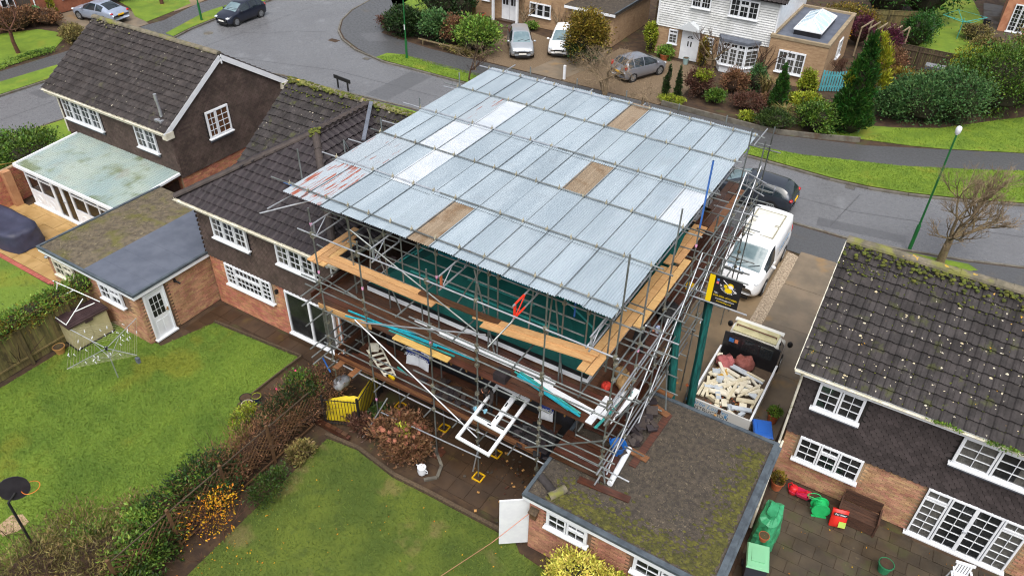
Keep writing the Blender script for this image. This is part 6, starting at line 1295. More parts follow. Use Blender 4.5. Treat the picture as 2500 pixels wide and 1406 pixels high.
skinm = M('skin',(206,140,112),(196,128,100),6,.6); hairm = M('dark_hair',(38,28,24),(28,20,18),12,.7); jk = M('dark_work_jacket',(52,46,44),(40,36,36),6,.85,bump=.3,bscale=25); tr_ = M('dark_trousers',(38,38,42),(30,30,34),6,.85,bump=.3,bscale=25); glv = M('pale_blue_glove',(120,170,190),None,4,.8)
def hand(parent, c, d, mt, palm=(0,0,-1)):
    d = Vector(d).normalized(); s = d.cross(Vector(palm)).normalized(); c = Vector(c); hm = MB(); hm.ball(c,(.045,.045,.03),8,6)
    for k, (o_, l) in enumerate(((-.03,.075),(-.01,.088),(.01,.084),(.03,.066))): a = c+s*o_+d*.03; b = a+d*l*.6; e = b+d*l*.3+Vector(palm)*l*.45; hm.tube(a,b,.0095,6,.009).tube(b,e,.009,6,.007)
    a = c-s*.04; hm.tube(a,a-s*.03+d*.03,.011,6,.010).tube(a-s*.03+d*.03,a-s*.02+d*.06+Vector(palm)*.03,.010,6,.008)
    hm.build('hand', mt, parent, smooth=True)
# worker leaning over the guard rail with the window frame
person.legs = (5,6,7,8,9,10,11,12); person.face = (.75,-.6,-.35)
jt = [(0,0,.86),(.05,-.12,1.04),(.13,-.30,1.22),(.18,-.40,1.32),(.25,-.48,1.42), (.10,.02,.88),(.12,.0,.48),(.12,.05,.09),(.14,-.12,.05), (-.10,.02,.88),(-.14,.10,.48),(-.14,.14,.09),(-.12,-.02,.05), (.30,-.24,1.24),(.43,-.44,1.08),(.40,-.64,.98), (-.03,-.38,1.24),(-.08,-.56,1.06),(.06,-.70,.96)]
ed = [(0,1),(1,2),(2,3),(3,4),(0,5),(5,6),(6,7),(7,8),(0,9),(9,10),(10,11),(11,12),(2,13),(13,14),(14,15),(2,16),(16,17),(17,18)]
rd = [.15,.155,.16,.065,.11, .095,.07,.05,.045, .095,.07,.05,.045, .075,.055,.04, .075,.055,.04]
W1 = person('person','bearded worker in dark clothes leaning over the guard rail with the white frame',jt,ed,rd,(-8.70,13.40,2.34),(3,4),jk,tr_,skinm,hairm)
hand(W1,(.41,-.71,.95),(.1,-1,-.3),glv); hand(W1,(.09,-.77,.93),(.3,-1,-.2),glv); MB().ball((.305,-.525,1.365),(.065,.06,.05),8,6).build('beard', hairm, W1, smooth=True)
person.face = (0,1,-.1)
jt2 = [tuple((a*1.0,b,c*.86)) for a,b,c in [(0,0,.95),(0,.0,1.15),(0,.0,1.40),(0,.0,1.52),(0,.01,1.66),(.10,0,.92),(.12,.03,.5),(.12,.0,.09),(.13,.13,.05),(-.10,0,.92),(-.12,-.05,.5),(-.14,-.08,.09),(-.15,.06,.05),(.2,0,1.42),(.28,.03,1.12),(.26,.2,.95),(-.2,0,1.42),(-.28,.03,1.12),(-.26,.2,.95)]]
W2 = person('person','worker in dark trousers standing under the boards on the right-hand lift',jt2,ed,rd,(-5.2,16.1,4.44),(3,4),jk,tr_,skinm,hairm)
hand(W2,(.26,.26,.80),(0,1,-.4),skinm); hand(W2,(-.26,.26,.80),(0,1,-.4),skinm)
# ------------------------------------------------------------------ houses across the road
H1 = thing('weatherboarded_house','white weatherboarded house with brick ground floor and bay window','house',(-15,53,0))
T['brick_far'] = M('far_tan_brick',(172,144,112),(152,124,96),3.0,.9,bump=.4,bscale=12,stretch=(1,1,3),spots=(((128,98,70),1.0,.55,.7,.5),((196,168,124),2.0,.6,.72,.4)))
T['wboard'] = M('white_weatherboard',(216,218,218),(196,198,196),1.2,.6,piece=.06)
plain(H1,'ground_floor_wall',(-19.0,51.5,0),(-11.0,60,2.08),T['brick_far']); plain(H1,'upper_wall',(-18.98,51.52,2.08),(-10.92,60,5.0),T['upvc'])
for i in range(19):
    z = 2.06+i*.155; MB().add([(-19.06,51.41,z),(-10.86,51.41,z),(-10.86,51.5,z+.165),(-19.06,51.5,z+.165),(-19.06,51.5,z),(-10.86,51.5,z)],[(0,1,2,3),(4,5,1,0)]).build('weatherboard', T['wboard'], H1)
for x in (-19.06,-10.86): plain(H1,'corner_board',(x-.05,51.40,2.05),(x+.05,51.5,5.0),T['upvc'])
roof_slope(H1,(-19.4,51.1,5.0),(1,0,0),(0,4.4,3.0),[(0,0),(8.9,0),(8.9,5.32),(0,5.32)],T['tile'],limit=20); roof_slope(H1,(-10.5,60.0,5.0),(-1,0,0),(0,-4.4,3.0),[(0,0),(8.9,0),(8.9,5.32),(0,5.32)],T['tile'],limit=10)
MB().add([(-10.92,51.52,5.0),(-10.92,60,5.0),(-10.92,55.6,7.9)],[(0,1,2)]).build('gable',T['upvc'],H1)
c4 = [(.02,.34,.04,.96,2,3),(.35,.65,.68,.96,2,1),(.35,.65,.04,.66,2,2),(.66,.98,.04,.96,2,3)]
window(H1,(-16.75,51.4,3.72),UX,-UY,1.35,1.15,[(.02,.49,.04,.96,3,3),(.51,.98,.04,.96,3,3)]); window(H1,(-14.1,51.4,3.6),UX,-UY,1.95,1.2,c4)
window(H1,(-18.08,51.48,.95),UX,-UY,.66,1.0,[(.05,.95,.72,.96,2,1),(.05,.95,.04,.7,2,3)],curt=[(.1,.9,.05,.9)]); window(H1,(-15.45,51.48,.9),UX,-UY,.68,1.0,[(.05,.95,.72,.96,2,1),(.05,.95,.04,.7,2,3)],curt=[(.1,.9,.05,.9)])
dr = plain(H1,'front_door',(-17.1,51.42,0.03),(-15.8,51.5,2.12),T['upvc']); 
for a in (-16.62,-16.4): plain(dr,'pane',(a,51.41,1.0),(a+.09,51.42,1.35),T['black'])
fan = MB(); 
for k in range(4): a0 = math.pi*k/4+.08; a1 = math.pi*(k+1)/4-.08; fan.add([(-16.45+.05*math.cos((a0+a1)/2),51.41,1.55+.05*math.sin((a0+a1)/2)),(-16.45+.22*math.cos(a0),51.41,1.55+.22*math.sin(a0)),(-16.45+.22*math.cos(a1),51.41,1.55+.22*math.sin(a1))],[(0,2,1)])
fan.build('fanlight',T['black'],dr)
can = MB().add([(-17.4,50.85,2.25),(-15.5,50.85,2.25),(-16.45,50.85,2.8),(-17.4,51.45,2.25),(-15.5,51.45,2.25),(-16.45,51.45,2.8)],[(0,1,2),(3,5,4),(0,2,5,3),(1,4,5,2),(0,3,4,1)]).build('door_canopy',M('grey_white_trim',(198,204,208),None,3,.6),H1)
# bay window
bw = [(-14.35,51.5),(-13.9,50.75),(-12.3,50.75),(-11.7,51.5)]
MB().prism(bw,.0,.55).build('bay_base',T['upvc'],H1); MB().prism([(-14.5,51.5),(-14.0,50.6),(-12.2,50.6),(-11.5,51.5)],2.12,2.3).build('bay_roof',T['lead'],H1)
MB().prism([(x*.97-.39,y) if False else (x,y+.1) for x,y in bw],.55,2.12).build('bay_core',T['room'],H1)
for (a,b) in zip(bw[:-1],bw[1:]):
    a = Vector((a[0],a[1],.55)); b = Vector((b[0],b[1],.55)); u = (b-a); wd_ = u.length; u.normalize(); nrm = u.cross(UZ)
    k = 3 if wd_ > 1.2 else 1
    window(H1,a+nrm*.0,u,nrm,wd_,1.57,[(i/k+.01,(i+1)/k-.01,.78,.97,2,1) for i in range(k)]+[(i/k+.01,(i+1)/k-.01,.03,.76,2,4) for i in range(k)],sill=True,name='bay_window',curt=[(.08,.92,.05,.75)])
# flat-roofed extension with roof lantern
X1 = thing('flat_roof_extension','brick flat-roofed extension with a white roof lantern','extension',(-9,55,0))
plain(X1,'wall',(-10.95,51.05,0),(-7.22,59.0,2.88),T['brick_far']); plain(X1,'roof_deck',(-10.8,51.25,2.88),(-7.4,58.8,2.93),T['felt']); T['coping'] = M('stone_coping',(156,140,114),(136,122,100),2,.8,piece=.08)
for a,b in (((-11.0,51.0),(-7.17,51.25)),((-11.0,58.8),(-7.17,59.05)),((-11.0,51.25),(-10.75,58.8)),((-7.42,51.25),(-7.17,58.8))): MB().box((a[0],a[1],2.88),(b[0],b[1],3.06)).build('coping',T['coping'],X1)
ln_ = MB(); x0,x1,y0,y1 = -9.85,-8.1,52.3,56.6; MB().box((x0,y0,2.93),(x1,y1,3.25)).build('lantern_kerb',T['blackgloss'],X1); plain(X1,'lantern_frame',(x0-.05,y0-.05,3.25),(x1+.05,y1+.05,3.33),T['upvc'])
rg0, rg1 = Vector((-8.97,53.2,3.85)), Vector((-8.97,55.7,3.85)); cs_ = [Vector(p) for p in ((x0,y0,3.33),(x1,y0,3.33),(x1,y1,3.33),(x0,y1,3.33))]
lgm = M('lantern_glass',(176,206,222),(196,220,232),2,.08)
for q in ((cs_[0],cs_[1],rg0),(cs_[1],cs_[2],rg1,rg0),(cs_[2],cs_[3],rg1),(cs_[3],cs_[0],rg0,rg1)): MB().poly3(q).build('lantern_pane',lgm,X1)
for p,q in ((cs_[0],rg0),(cs_[1],rg0),(cs_[2],rg1),(cs_[3],rg1),(rg0,rg1)): MB().beam(p,q,.1,.07).build('lantern_bar',T['upvc'],X1)
for i in range(1,4):
    y = y0+(y1-y0)*i/4; r_ = rg0.lerp(rg1,min(1,max(0,(y-53.2)/2.5)))
    for x in (x0,x1): MB().beam((x,y,3.34),r_,.06,.05).build('lantern_bar',T['upvc'],X1)
window(X1,(-10.22,51.02,.78),UX,-UY,1.76,1.45,c4,curt=[(.06,.94,.05,.95)])
wn = window(X1,(-7.2,54.6,1.1),UY,UX,1.2,1.2,[(.03,.97,.03,.97,2,2)])
# climbing stems on the brick
def climber(nm,lab,base,w,h,n,mat,y):
    mb = MB()
    for i in range(n):
        x = base; z = 0.0; p = Vector((x+random.gauss(0,.08),y,0)); d = random.uniform(-.5,.5)
        for s in range(9):
            d += random.gauss(0,.35); d *= .9; q = p+Vector((d*w/7,random.gauss(0,.015),h/9*random.uniform(.6,1.15))); q.y = y+random.uniform(-.05,.02); mb.tube(p,q,.05*(1-s/11),5,.05*(1-(s+1)/11),cap=False); p = q
    return mb.build(nm,mat,label=lab,cat='climber')
climber('wall_climber','bare brown climber stems on the extension wall beside the bay',-11.2,1.6,2.6,14,T['twig_d'],50.95)
climber('wall_climber','dry climber stems on the tan brick wall beside the porch',-30.0,1.2,2.2,12,T['twig'],51.42)
climber('wall_climber','dry climber stems left of the garage on the tan brick wall',-26.7,1.3,2.2,12,T['twig'],51.42)
H2 = thing('porch_house','tan brick house with white pillared porch and double doors','house',(-29,53,0))
plain(H2,'wall',(-34.6,51.5,0),(-25.9,60,5.0),T['brick_far']); roof_slope(H2,(-35,51.1,5.0),(1,0,0),(0,4.4,3.0),[(0,0),(9.5,0),(9.5,5.32),(0,5.32)],T['tile'],limit=10); roof_slope(H2,(-25.5,60,5.0),(-1,0,0),(0,-4.4,3.0),[(0,0),(9.5,0),(9.5,5.32),(0,5.32)],T['tile'],limit=10)
for x in (-32.65,-30.45): plain(H2,'porch_pillar',(x-.09,50.95,0),(x+.09,51.13,2.3),T['upvc'])
plain(H2,'porch_roof',(-33.1,50.7,2.3),(-30.0,51.5,2.45),T['upvc'])
for a in (-32.1,-31.35):
    d_ = plain(H2,'front_door',(a,51.44,.12),(a+.72,51.5,2.1),T['upvc']); 
    for k in (0,1): plain(d_,'pane',(a+.12+k*.28,51.42,1.25),(a+.32+k*.28,51.44,1.85),T['black'])
plain(H2,'door_step',(-32.3,51.0,0),(-30.5,51.44,.12),T['slab_b'])
window(H2,(-29.55,51.48,.85),UX,-UY,1.86,1.0,[(i/3+.01,(i+1)/3-.01,.04,.96,1,2) for i in range(3)],curt=[(.04,.16,.05,.95)]); window(H2,(-33.95,51.48,1.25),UX,-UY,.7,.8,[(.05,.95,.04,.96,1,1)])
G3 = thing('flat_roof_garage','tan brick garage with grey felt roof beyond the bronze bush','garage',(-24,53,0)); plain(G3,'wall',(-25.85,50.75,0),(-22.1,57.5,2.3),T['brick_far']); plain(G3,'roof',(-26.0,50.4,2.3),(-21.9,57.7,2.5),T['felt_d']); plain(G3,'fascia',(-26.02,50.37,2.28),(-21.88,50.42,2.46),T['upvc']); plain(G3,'garage_door',(-25.4,50.70,.02),(-22.9,50.76,2.1),T['upvc']); plain(G3,'roof_kerb',(-21.98,50.42,2.5),(-21.88,57.7,2.56),T['felt_e'])
H3 = thing('corner_house','red brick house at the upper left with white framed window','house',(-65,30,0)); plain(H3,'wall',(-70,22,0),(-61.35,36.8,4.8),M('far_red_brick',(158,98,72),(136,84,64),3,.9,bump=.4,bscale=12)); plain(H3,'dark_panel',(-61.4,29.75,0),(-61.30,30.75,4.8),T['shingle']); window(H3,(-61.33,28.6,.8),UY,UX,1.0,1.2,[(.03,.49,.03,.97,1,2),(.51,.97,.03,.97,1,2)])
MB().add([(-70.3,21.6,4.8),(-61,21.6,4.8),(-65.6,21.6,7.4),(-70.3,37.2,4.8),(-61,37.2,4.8),(-65.6,37.2,7.4)],[(0,1,2),(3,5,4),(0,2,5,3),(1,4,5,2)]).build('roof',T['tile'],H3); pipe(H3,[(-61.28,31.0,4.7),(-61.25,31.0,.4)],.05,T['upvc'])
pipe(H3,[(-61.28,33.2,.9),(-61.2,34.6,1.0),(-61.2,35.6,.6)],.05,T['upvc'],'waste_pipe')
H4 = thing('brick_house','orange brick house corner with tall white garden window','house',(5,74,0)); plain(H4,'wall',(1.9,72.2,0),(12,80,5),T['brick']); window(H4,(2.5,72.17,.1),UX,-UY,1.1,2.1,[(.03,.49,.02,.98,2,6),(.51,.97,.02,.98,2,6)],name='french_window')
MB().add([(1.6,71.8,5),(12.3,71.8,5),(12.3,76,8),(1.6,76,8),(1.6,80.3,5),(12.3,80.3,5)],[(0,1,2,3),(3,2,5,4),(0,3,4),(1,5,2)]).build('roof',T['tile'],H4)
# fences
def fence(nm,lab,p,q,h,mat,bw=.14,post=1.85,rail=True,gap=.006,cat='fence'):
    f = thing(nm,lab,cat,(p[0],p[1],0)); p = Vector((p[0],p[1],0)); q = Vector((q[0],q[1],0)); d = q-p; L = d.length; d.normalize(); n = Vector((-d.y,d.x,0))
    me = MB().box((gap/2,-.009,0.02),(bw-gap/2,.009,h)).mesh('fence_board'); k = int(L/bw)
    Ms = [frame(p+d*(i*bw)+n*(.008*(i%2)+random.gauss(0,.004)),d,n,Vector((d.x*random.gauss(0,.006),d.y*random.gauss(0,.006),random.uniform(.985,1.01)))) for i in range(k)]
    pieces('fence_board','fence_boards',f,me,Ms,mat,300)
    i = 0.0
    while i <= L+.01: c = p+d*i-n*.07; MB().box((c.x-.05,c.y-.05,0),(c.x+.05,c.y+.05,h+.05)).build('fence_post',mat,f); i += post
    MB().beam(p+UZ*(h+.01),q+UZ*(h+.01),.05,.03).build('capping',mat,f)
    for z in (.35,h-.3): MB().beam(p+UZ*z-n*.03,q+UZ*z-n*.03,.04,.07).build('fence_rail',mat,f)
    return f
fence('board_fence','mossy vertical board fence between the two left back gardens',(-25.25,-1.0),(-25.35,11.0),1.9,T['fence'])
fence('board_fence','tall brown panel fence left of the porch house',(-37.6,50.3),(-34.0,50.6),2.3,T['fence'],post=1.8)
fence('board_fence','dark fence running back beside the white boarded house',(-21.4,57.5),(-19.3,52.3),1.8,T['fence_d'])
fence('board_fence','dark panel fence behind the grey heat pump',(-4.2,58.4),(2.2,58.0),1.8,T['fence_d'])
fence('board_fence','brown fence at the back of the extension garden',(-10.6,63.0),(-3.6,66.5),1.9,T['fence'])
fence('low_fence','low dark fence enclosing the heat pump bay',(-3.3,56.2),(1.0,56.0),.7,T['fence_d'])
gt = thing('picket_gate','turquoise slatted garden gate beside the extension','gate',(-6.4,51.4,0)); tq = M('turquoise_paint',(96,176,186),(80,158,170),3,.6)
for i in range(10):
    f = i/9; MB().box((-7.1+1.35*f-.055,51.1+.8*f-.012,.05),(-7.1+1.35*f+.055,51.1+.8*f+.012,1.45-.1*math.sin(math.pi*f))).build('slat',tq,gt)
for z in (.35,1.1): MB().beam((-7.15,51.13,z),(-5.7,51.95,z),.03,.08).build('rail',tq,gt)
pg = thing('pergola','small grey timber pergola over the side garden','pergola',(-6,60,0))
for i in range(6): MB().beam((-6.6+i*.5,59.2,2.1),(-6.2+i*.5,61.4,2.1),.06,.1).build('rafter',T['coping'],pg)
for x in (-6.6,-4.0): MB().box((x-.05,59.3,0),(x+.05,59.4,2.1)).build('post',T['coping'],pg); MB().box((x+.3,61.2,0),(x+.4,61.3,2.1)).build('post',T['coping'],pg)
ac = thing('heat_pump','grey heat pump cabinet in the fenced bay','heat pump',(-.9,57.0,0)); plain(ac,'cabinet',(-1.7,56.6,.05),(-.5,57.3,1.15),T['lead']); plain(ac,'lid',(-1.72,56.58,1.15),(-.48,57.32,1.22),T['steel_w']); plain(ac,'fan_grille',(-1.6,56.57,.2),(-1.0,56.6,1.0),T['blackgloss']); plain(ac,'warning_label',(-.8,56.58,.7),(-.6,56.6,.9),T['plate_y'])
tk_ = thing('storage_tank','silver lidded store beside the heat pump','store',(.5,57.3,0)); plain(tk_,'body',(-.3,56.9,.05),(1.4,57.7,.9),T['lead']); MB().box((-.35,56.85,.9),(1.45,57.75,1.0)).build('lid',T['steel_w'],tk_)
# ------------------------------------------------------------------ vegetation
def foliage(parent, nm, blobs, n, size, mat, clumps=60, spread=.2, shell=.72, asp=.5, upb=0.25, kind=None, core=None, corek=.78):
    bl = np.array(blobs, float); wts = bl[:,3]*bl[:,4]+bl[:,4]*bl[:,5]+bl[:,3]*bl[:,5]; wts /= wts.sum()
    cb = rng.choice(len(bl), clumps*len(bl), p=wts); d = rng.normal(size=(len(cb),3)); d[:,2] = np.where(rng.random(len(cb)) < .8, np.abs(d[:,2]), d[:,2]); d /= np.linalg.norm(d,axis=1)[:,None]
    rad = rng.uniform(shell,1.0,len(cb))[:,None]; cc = bl[cb,:3]+d*rad*bl[cb,3:6]
    k = rng.integers(0,len(cb),n); R_ = bl[cb[k],3:6]; out = d[k]
    p = cc[k]+rng.normal(0,spread,(n,3))*R_; p[:,2] = np.maximum(p[:,2],.03)
    dirn = out*.9+rng.normal(0,.6,(n,3)); dirn[:,2] += upb; dirn /= np.linalg.norm(dirn,axis=1)[:,None]
    sd = np.cross(dirn,rng.normal(size=(n,3))); sd /= np.linalg.norm(sd,axis=1)[:,None]+1e-9
    L = size*rng.uniform(.6,1.5,n)[:,None]; W = L*asp*.5; fold = np.cross(dirn,sd)*L*.12
    V = np.stack([p, p+dirn*L*.5+sd*W+fold, p+dirn*L, p+dirn*L*.5-sd*W+fold],1)
    me = bpy.data.meshes.new(nm); me.from_pydata(V.reshape(-1,3).tolist(), [], np.arange(4*n).reshape(-1,4).tolist()); me.update()
    o = link(nm, me, mat, parent, kind=kind)
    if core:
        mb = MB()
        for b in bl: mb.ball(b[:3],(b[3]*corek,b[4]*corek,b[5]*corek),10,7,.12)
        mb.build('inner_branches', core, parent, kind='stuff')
    return o
def stems(parent, c, h, n, spread, mat, r=.02, nm='stem'):
    mb = MB()
    for i in range(n):
        a = random.uniform(0,6.28); s = random.uniform(.3,1)*spread; mb.tube((c[0]+math.cos(a)*.06,c[1]+math.sin(a)*.06,0),(c[0]+math.cos(a)*s,c[1]+math.sin(a)*s,h*random.uniform(.6,1)),r,5,r*.4)
    return mb.build(nm, mat, parent)
def shrub(nm, lab, blobs, n, size, mat, core='core', group=None, cat='shrub', clumps=60, spread=.2, asp=.5, stem='twig_d', upb=.25, corek=.78):
    c = (sum(b[0] for b in blobs)/len(blobs), sum(b[1] for b in blobs)/len(blobs), 0)
    t = thing(nm, lab, cat, c, group=group)
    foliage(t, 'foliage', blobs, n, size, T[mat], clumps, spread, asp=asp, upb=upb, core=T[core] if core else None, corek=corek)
    stems(t, c, blobs[0][2]*1.1, 7, blobs[0][3]*.6, T[stem]); return t
def twigs(mb, p, d, L, r, depth, spread=.6, up=.15, kids=3, shrink=.68, sag=0.0, tw=None, seg=2):
    p = Vector(p); d = Vector(d).normalized()
    for s in range(seg):
        d2 = (d+Vector((random.gauss(0,.13),random.gauss(0,.13),random.gauss(0,.1)+up*.15-sag))).normalized(); q = p+d2*(L/seg); q.z = max(q.z,.03)
        (tw if (tw is not None and depth <= 1) else mb).tube(p,q,r*(1-.25*s/seg),5 if depth > 1 else 3,r*(1-.25*(s+1)/seg),cap=False); p, d = q, d2
    if depth <= 0: return
    for k in range(kids+(1 if random.random() < .35 else 0)):
        nd = (d+Vector((random.gauss(0,spread),random.gauss(0,spread),random.gauss(up,spread*.6)))).normalized()
        twigs(mb, p if k else p, nd, L*shrink*random.uniform(.75,1.2), r*.58, depth-1, spread, up, kids, shrink, sag, tw, seg)
def bare_tree(nm, lab, base, h, r, depth, mat, tmat=None, spread=.6, up=.15, kids=3, lean=(0,0), shrink=.7, trunks=1, cat='tree', sag=0.0, bl=.62):
    t = thing(nm, lab, cat, (base[0],base[1],0)); tr = MB(); br = MB(); tw = MB()
    for k in range(trunks):
        a = random.uniform(0,6.28); off = .12*k
        top = Vector((base[0]+lean[0]+math.cos(a)*off*2,base[1]+lean[1]+math.sin(a)*off*2,h)); b = Vector((base[0]+math.cos(a)*off*.5,base[1]+math.sin(a)*off*.5,-.03)); mid = b.lerp(top,.5)+Vector((random.gauss(0,.06),random.gauss(0,.06),0))
        tr.tube(b,mid,r*1.15,8,r*.95,cap=False).tube(mid,top,r*.95,8,r*.8,cap=False)
        for j in range(5 if trunks == 1 else 3):
            nd = Vector((random.gauss(0,.8),random.gauss(0,.8),random.uniform(.15,.9))); twigs(br, top+Vector((0,0,-random.uniform(0,.25)*h*.3)), nd, h*bl*random.uniform(.8,1.2), r*.5, depth, spread, up, kids, shrink, sag, tw)
    tr.build('trunk', tmat or mat, t, smooth=True); br.build('branches', tmat or mat, t, smooth=True)
    if tw.v: tw.build('twigs', mat, t, kind='stuff')
    return t
# --- street and front garden trees
bare_tree('bare_tree','bare lichen-branched tree on the near verge behind the lichened roof',(2.36,34.05),1.3,.17,5,T['twig'],T['bark'],spread=.5,up=.2,kids=3,shrink=.73,bl=.78)
bare_tree('young_tree','brown-trunked bare tree on the lawn at the upper left',(-55.72,25.96),1.6,.13,4,T['twig_d'],T['bark_r'],spread=.45,up=.3,kids=2)
bare_tree('bare_shrub','tangled bare shrub between the roof edge and the dark silver car',(-18.6,42.6),1.15,.07,4,T['twig'],T['twig'],spread=.6,up=.08,kids=3,trunks=5,shrink=.72,cat='shrub',sag=.03)
bare_tree('bare_shrub','second bare shrub at the kerb below the white post',(-15.9,42.2),.7,.05,3,T['twig'],T['twig'],spread=.7,up=.0,kids=3,trunks=3,cat='shrub',sag=.05)
bare_tree('bare_shrub','thin bare street tree at the left corner of the sheet roof',(-26.6,38.9),1.1,.06,3,T['twig_d'],T['twig_d'],spread=.6,up=.1,kids=3,cat='tree')
bare_tree('bare_shrub','pruned bare shrub on the verge by the lamp post',(-27.9,41.4),.9,.05,3,T['twig'],T['twig'],spread=.6,up=.2,kids=3,cat='shrub')
bare_tree('bare_shrub','dark bare bush behind the roof uprights',(-21.5,30.5),.8,.05,4,T['twig'],T['twig'],spread=.6,up=.2,kids=3,cat='shrub',trunks=2)
bare_tree('bare_tree','bare small tree in front of the white boarded house',(-13.9,49.0),1.4,.1,3,T['twig_d'],T['bark'],spread=.4,up=.5,kids=3)
bare_tree('bare_shrub','reddish bare shrub against the extension wall',(-6.2,53.2),.7,.06,4,T['l_rust'],T['twig_d'],spread=.5,up=.3,kids=3,trunks=3,cat='shrub')
bare_tree('tree_trunk','slim street tree trunk at the top edge near the side road',(-57.0,38.8),2.2,.14,2,T['bark_r'],T['bark_r'],spread=.4,up=.5)
# --- evergreens across the road
def evergreen(nm,lab,x,y,h,r,n,mat,size=.16,cat='conifer'):
    t = thing(nm,lab,cat,(x,y,0)); bl = [(x+random.gauss(0,.04),y,h*(.12+.8*k/6),r*(1.0-.10*k if k < 4 else .75-.17*(k-3)),r*(1.0-.10*k if k < 4 else .75-.17*(k-3)),h*.16) for k in range(7)]
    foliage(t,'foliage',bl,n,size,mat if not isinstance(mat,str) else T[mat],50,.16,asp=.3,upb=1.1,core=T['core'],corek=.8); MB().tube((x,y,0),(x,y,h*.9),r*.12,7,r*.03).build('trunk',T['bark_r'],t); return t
cf = evergreen('conifer_tree','tall dark conifer with golden tips at the corner of the verge',-4.3,46.0,5.3,1.02,20000,'l_con',.22)
foliage(cf,'golden_foliage',[(-3.6,46.7,4.0,.45,.45,.8),(-3.35,46.7,2.9,.4,.5,.7),(-4.0,46.3,5.2,.3,.3,.5),(-4.9,45.6,3.2,.2,.2,.4)],1700,.24,T['l_gold'],30,.2,asp=.3,upb=1.1)
evergreen('conifer_shrub','slim dark green conifer by the extension window',-8.65,46.3,2.7,.5,5000,'l_con')
evergreen('cypress','left of two clipped dark cypress pillars',-15.25,44.4,2.0,.22,1800,'l_dark',.12); evergreen('cypress','right of two clipped dark cypress pillars',-14.5,44.45,2.05,.22,1800,'l_dark',.12)
evergreen('potted_conifer','yellow-green conifer in a pot by the red brick wall',-61.0,32.0,1.7,.3,1500,'l_gold',.12,cat='potted plant')
shrub('rounded_shrub','bronze-topped round clipped bush beside the white car',[(-22.3,46.9,1.7,1.35,1.35,1.55),(-22.3,46.9,2.4,1.1,1.1,1.0)],11000,.15,'l_olive'); shrub('rounded_shrub_skirt','green lower skirt of leaves at the foot of the bronze bush',[(-22.3,46.6,.9,1.25,1.1,.8)],3500,.14,'l_dark')
for i,(x,y,r,h,mt,lab) in enumerate(((-36.2,44.3,1.3,1.5,'l_dark','dark green shrub at the left end of the junction bed'),(-33.6,44.6,1.15,1.6,'l_blue','glossy mid green shrub in the middle of the junction bed'),(-29.6,44.3,1.45,1.9,'l_lime','big fresh green shrub at the right end of the junction bed'))):
    shrub('garden_shrub',lab,[(x,y,h*.55,r,r,h*.6),(x-.5,y+.4,h*.7,r*.7,r*.7,h*.45),(x+.5,y-.2,h*.75,r*.7,r*.7,h*.45)],6500,.2,mt)
shrub('hedge_section','brown leafless hedge between the green junction shrubs',[(-31.8,44.8,.9,1.2,1.0,.9)],4000,.14,'l_brown','core_b'); shrub('hedge_section','rust coloured low hedge at the tip of the junction bed',[(-37.9,44.4,.5,.8,.6,.55)],2200,.12,'l_rust','core_b'); shrub('tall_bush','dark bushes at the back of the junction garden',[(-36.5,49.0,1.3,1.8,1.0,1.4),(-34.5,49.6,1.2,1.0,.8,1.2)],5000,.18,'l_dark')
lg1 = thing('log_rail','low mossy log rail along the junction bed','rail',(-32,43.4,0)); MB().tube((-34.2,43.3,.35),(-30.2,43.2,.4),.07,7).build('log',T['bark'],lg1); [MB().tube((x,43.28,0),(x,43.28,.36),.06,6).build('post',T['bark'],lg1) for x in (-33.8,-32,-30.5)]
# corner clipped masses
bigs = [(-1.2,49.8,1.2,1.7,1.3,1.3),(.6,51.0,1.4,1.9,1.5,1.5),(-2.4,49.4,.9,1.1,1.0,1.0)]
shrub('laurel_mass','big bluish green clipped shrub mass on the corner lawn',bigs,24000,.14,'l_blue',clumps=90)
shrub('laurel_mass','taller dark green shrub mass at the right edge of the corner lawn',[(2.6,54.0,1.9,2.2,1.8,2.0),(4.8,56.8,2.0,2.2,2.0,2.1),(1.2,53.4,1.4,1.4,1.2,1.5)],24000,.15,'l_green',clumps=90)
shrub('golden_shrub','bright yellow-green shrub top behind the corner masses',[(1.7,57.8,1.5,1.7,.8,.9)],4500,.16,'l_gold'); shrub('bronze_hedge','bronze hedge in front of the heat pump fence',[(-2.6,53.2,.8,1.3,.9,.9),(-.9,53.9,.9,1.0,.7,.9)],5200,.14,'l_olive','core_b'); shrub('brown_hedge','brown winter hedge at the far right edge',[(4.6,60.2,2.0,1.6,2.2,2.2)],7000,.18,'l_dry','core_b')
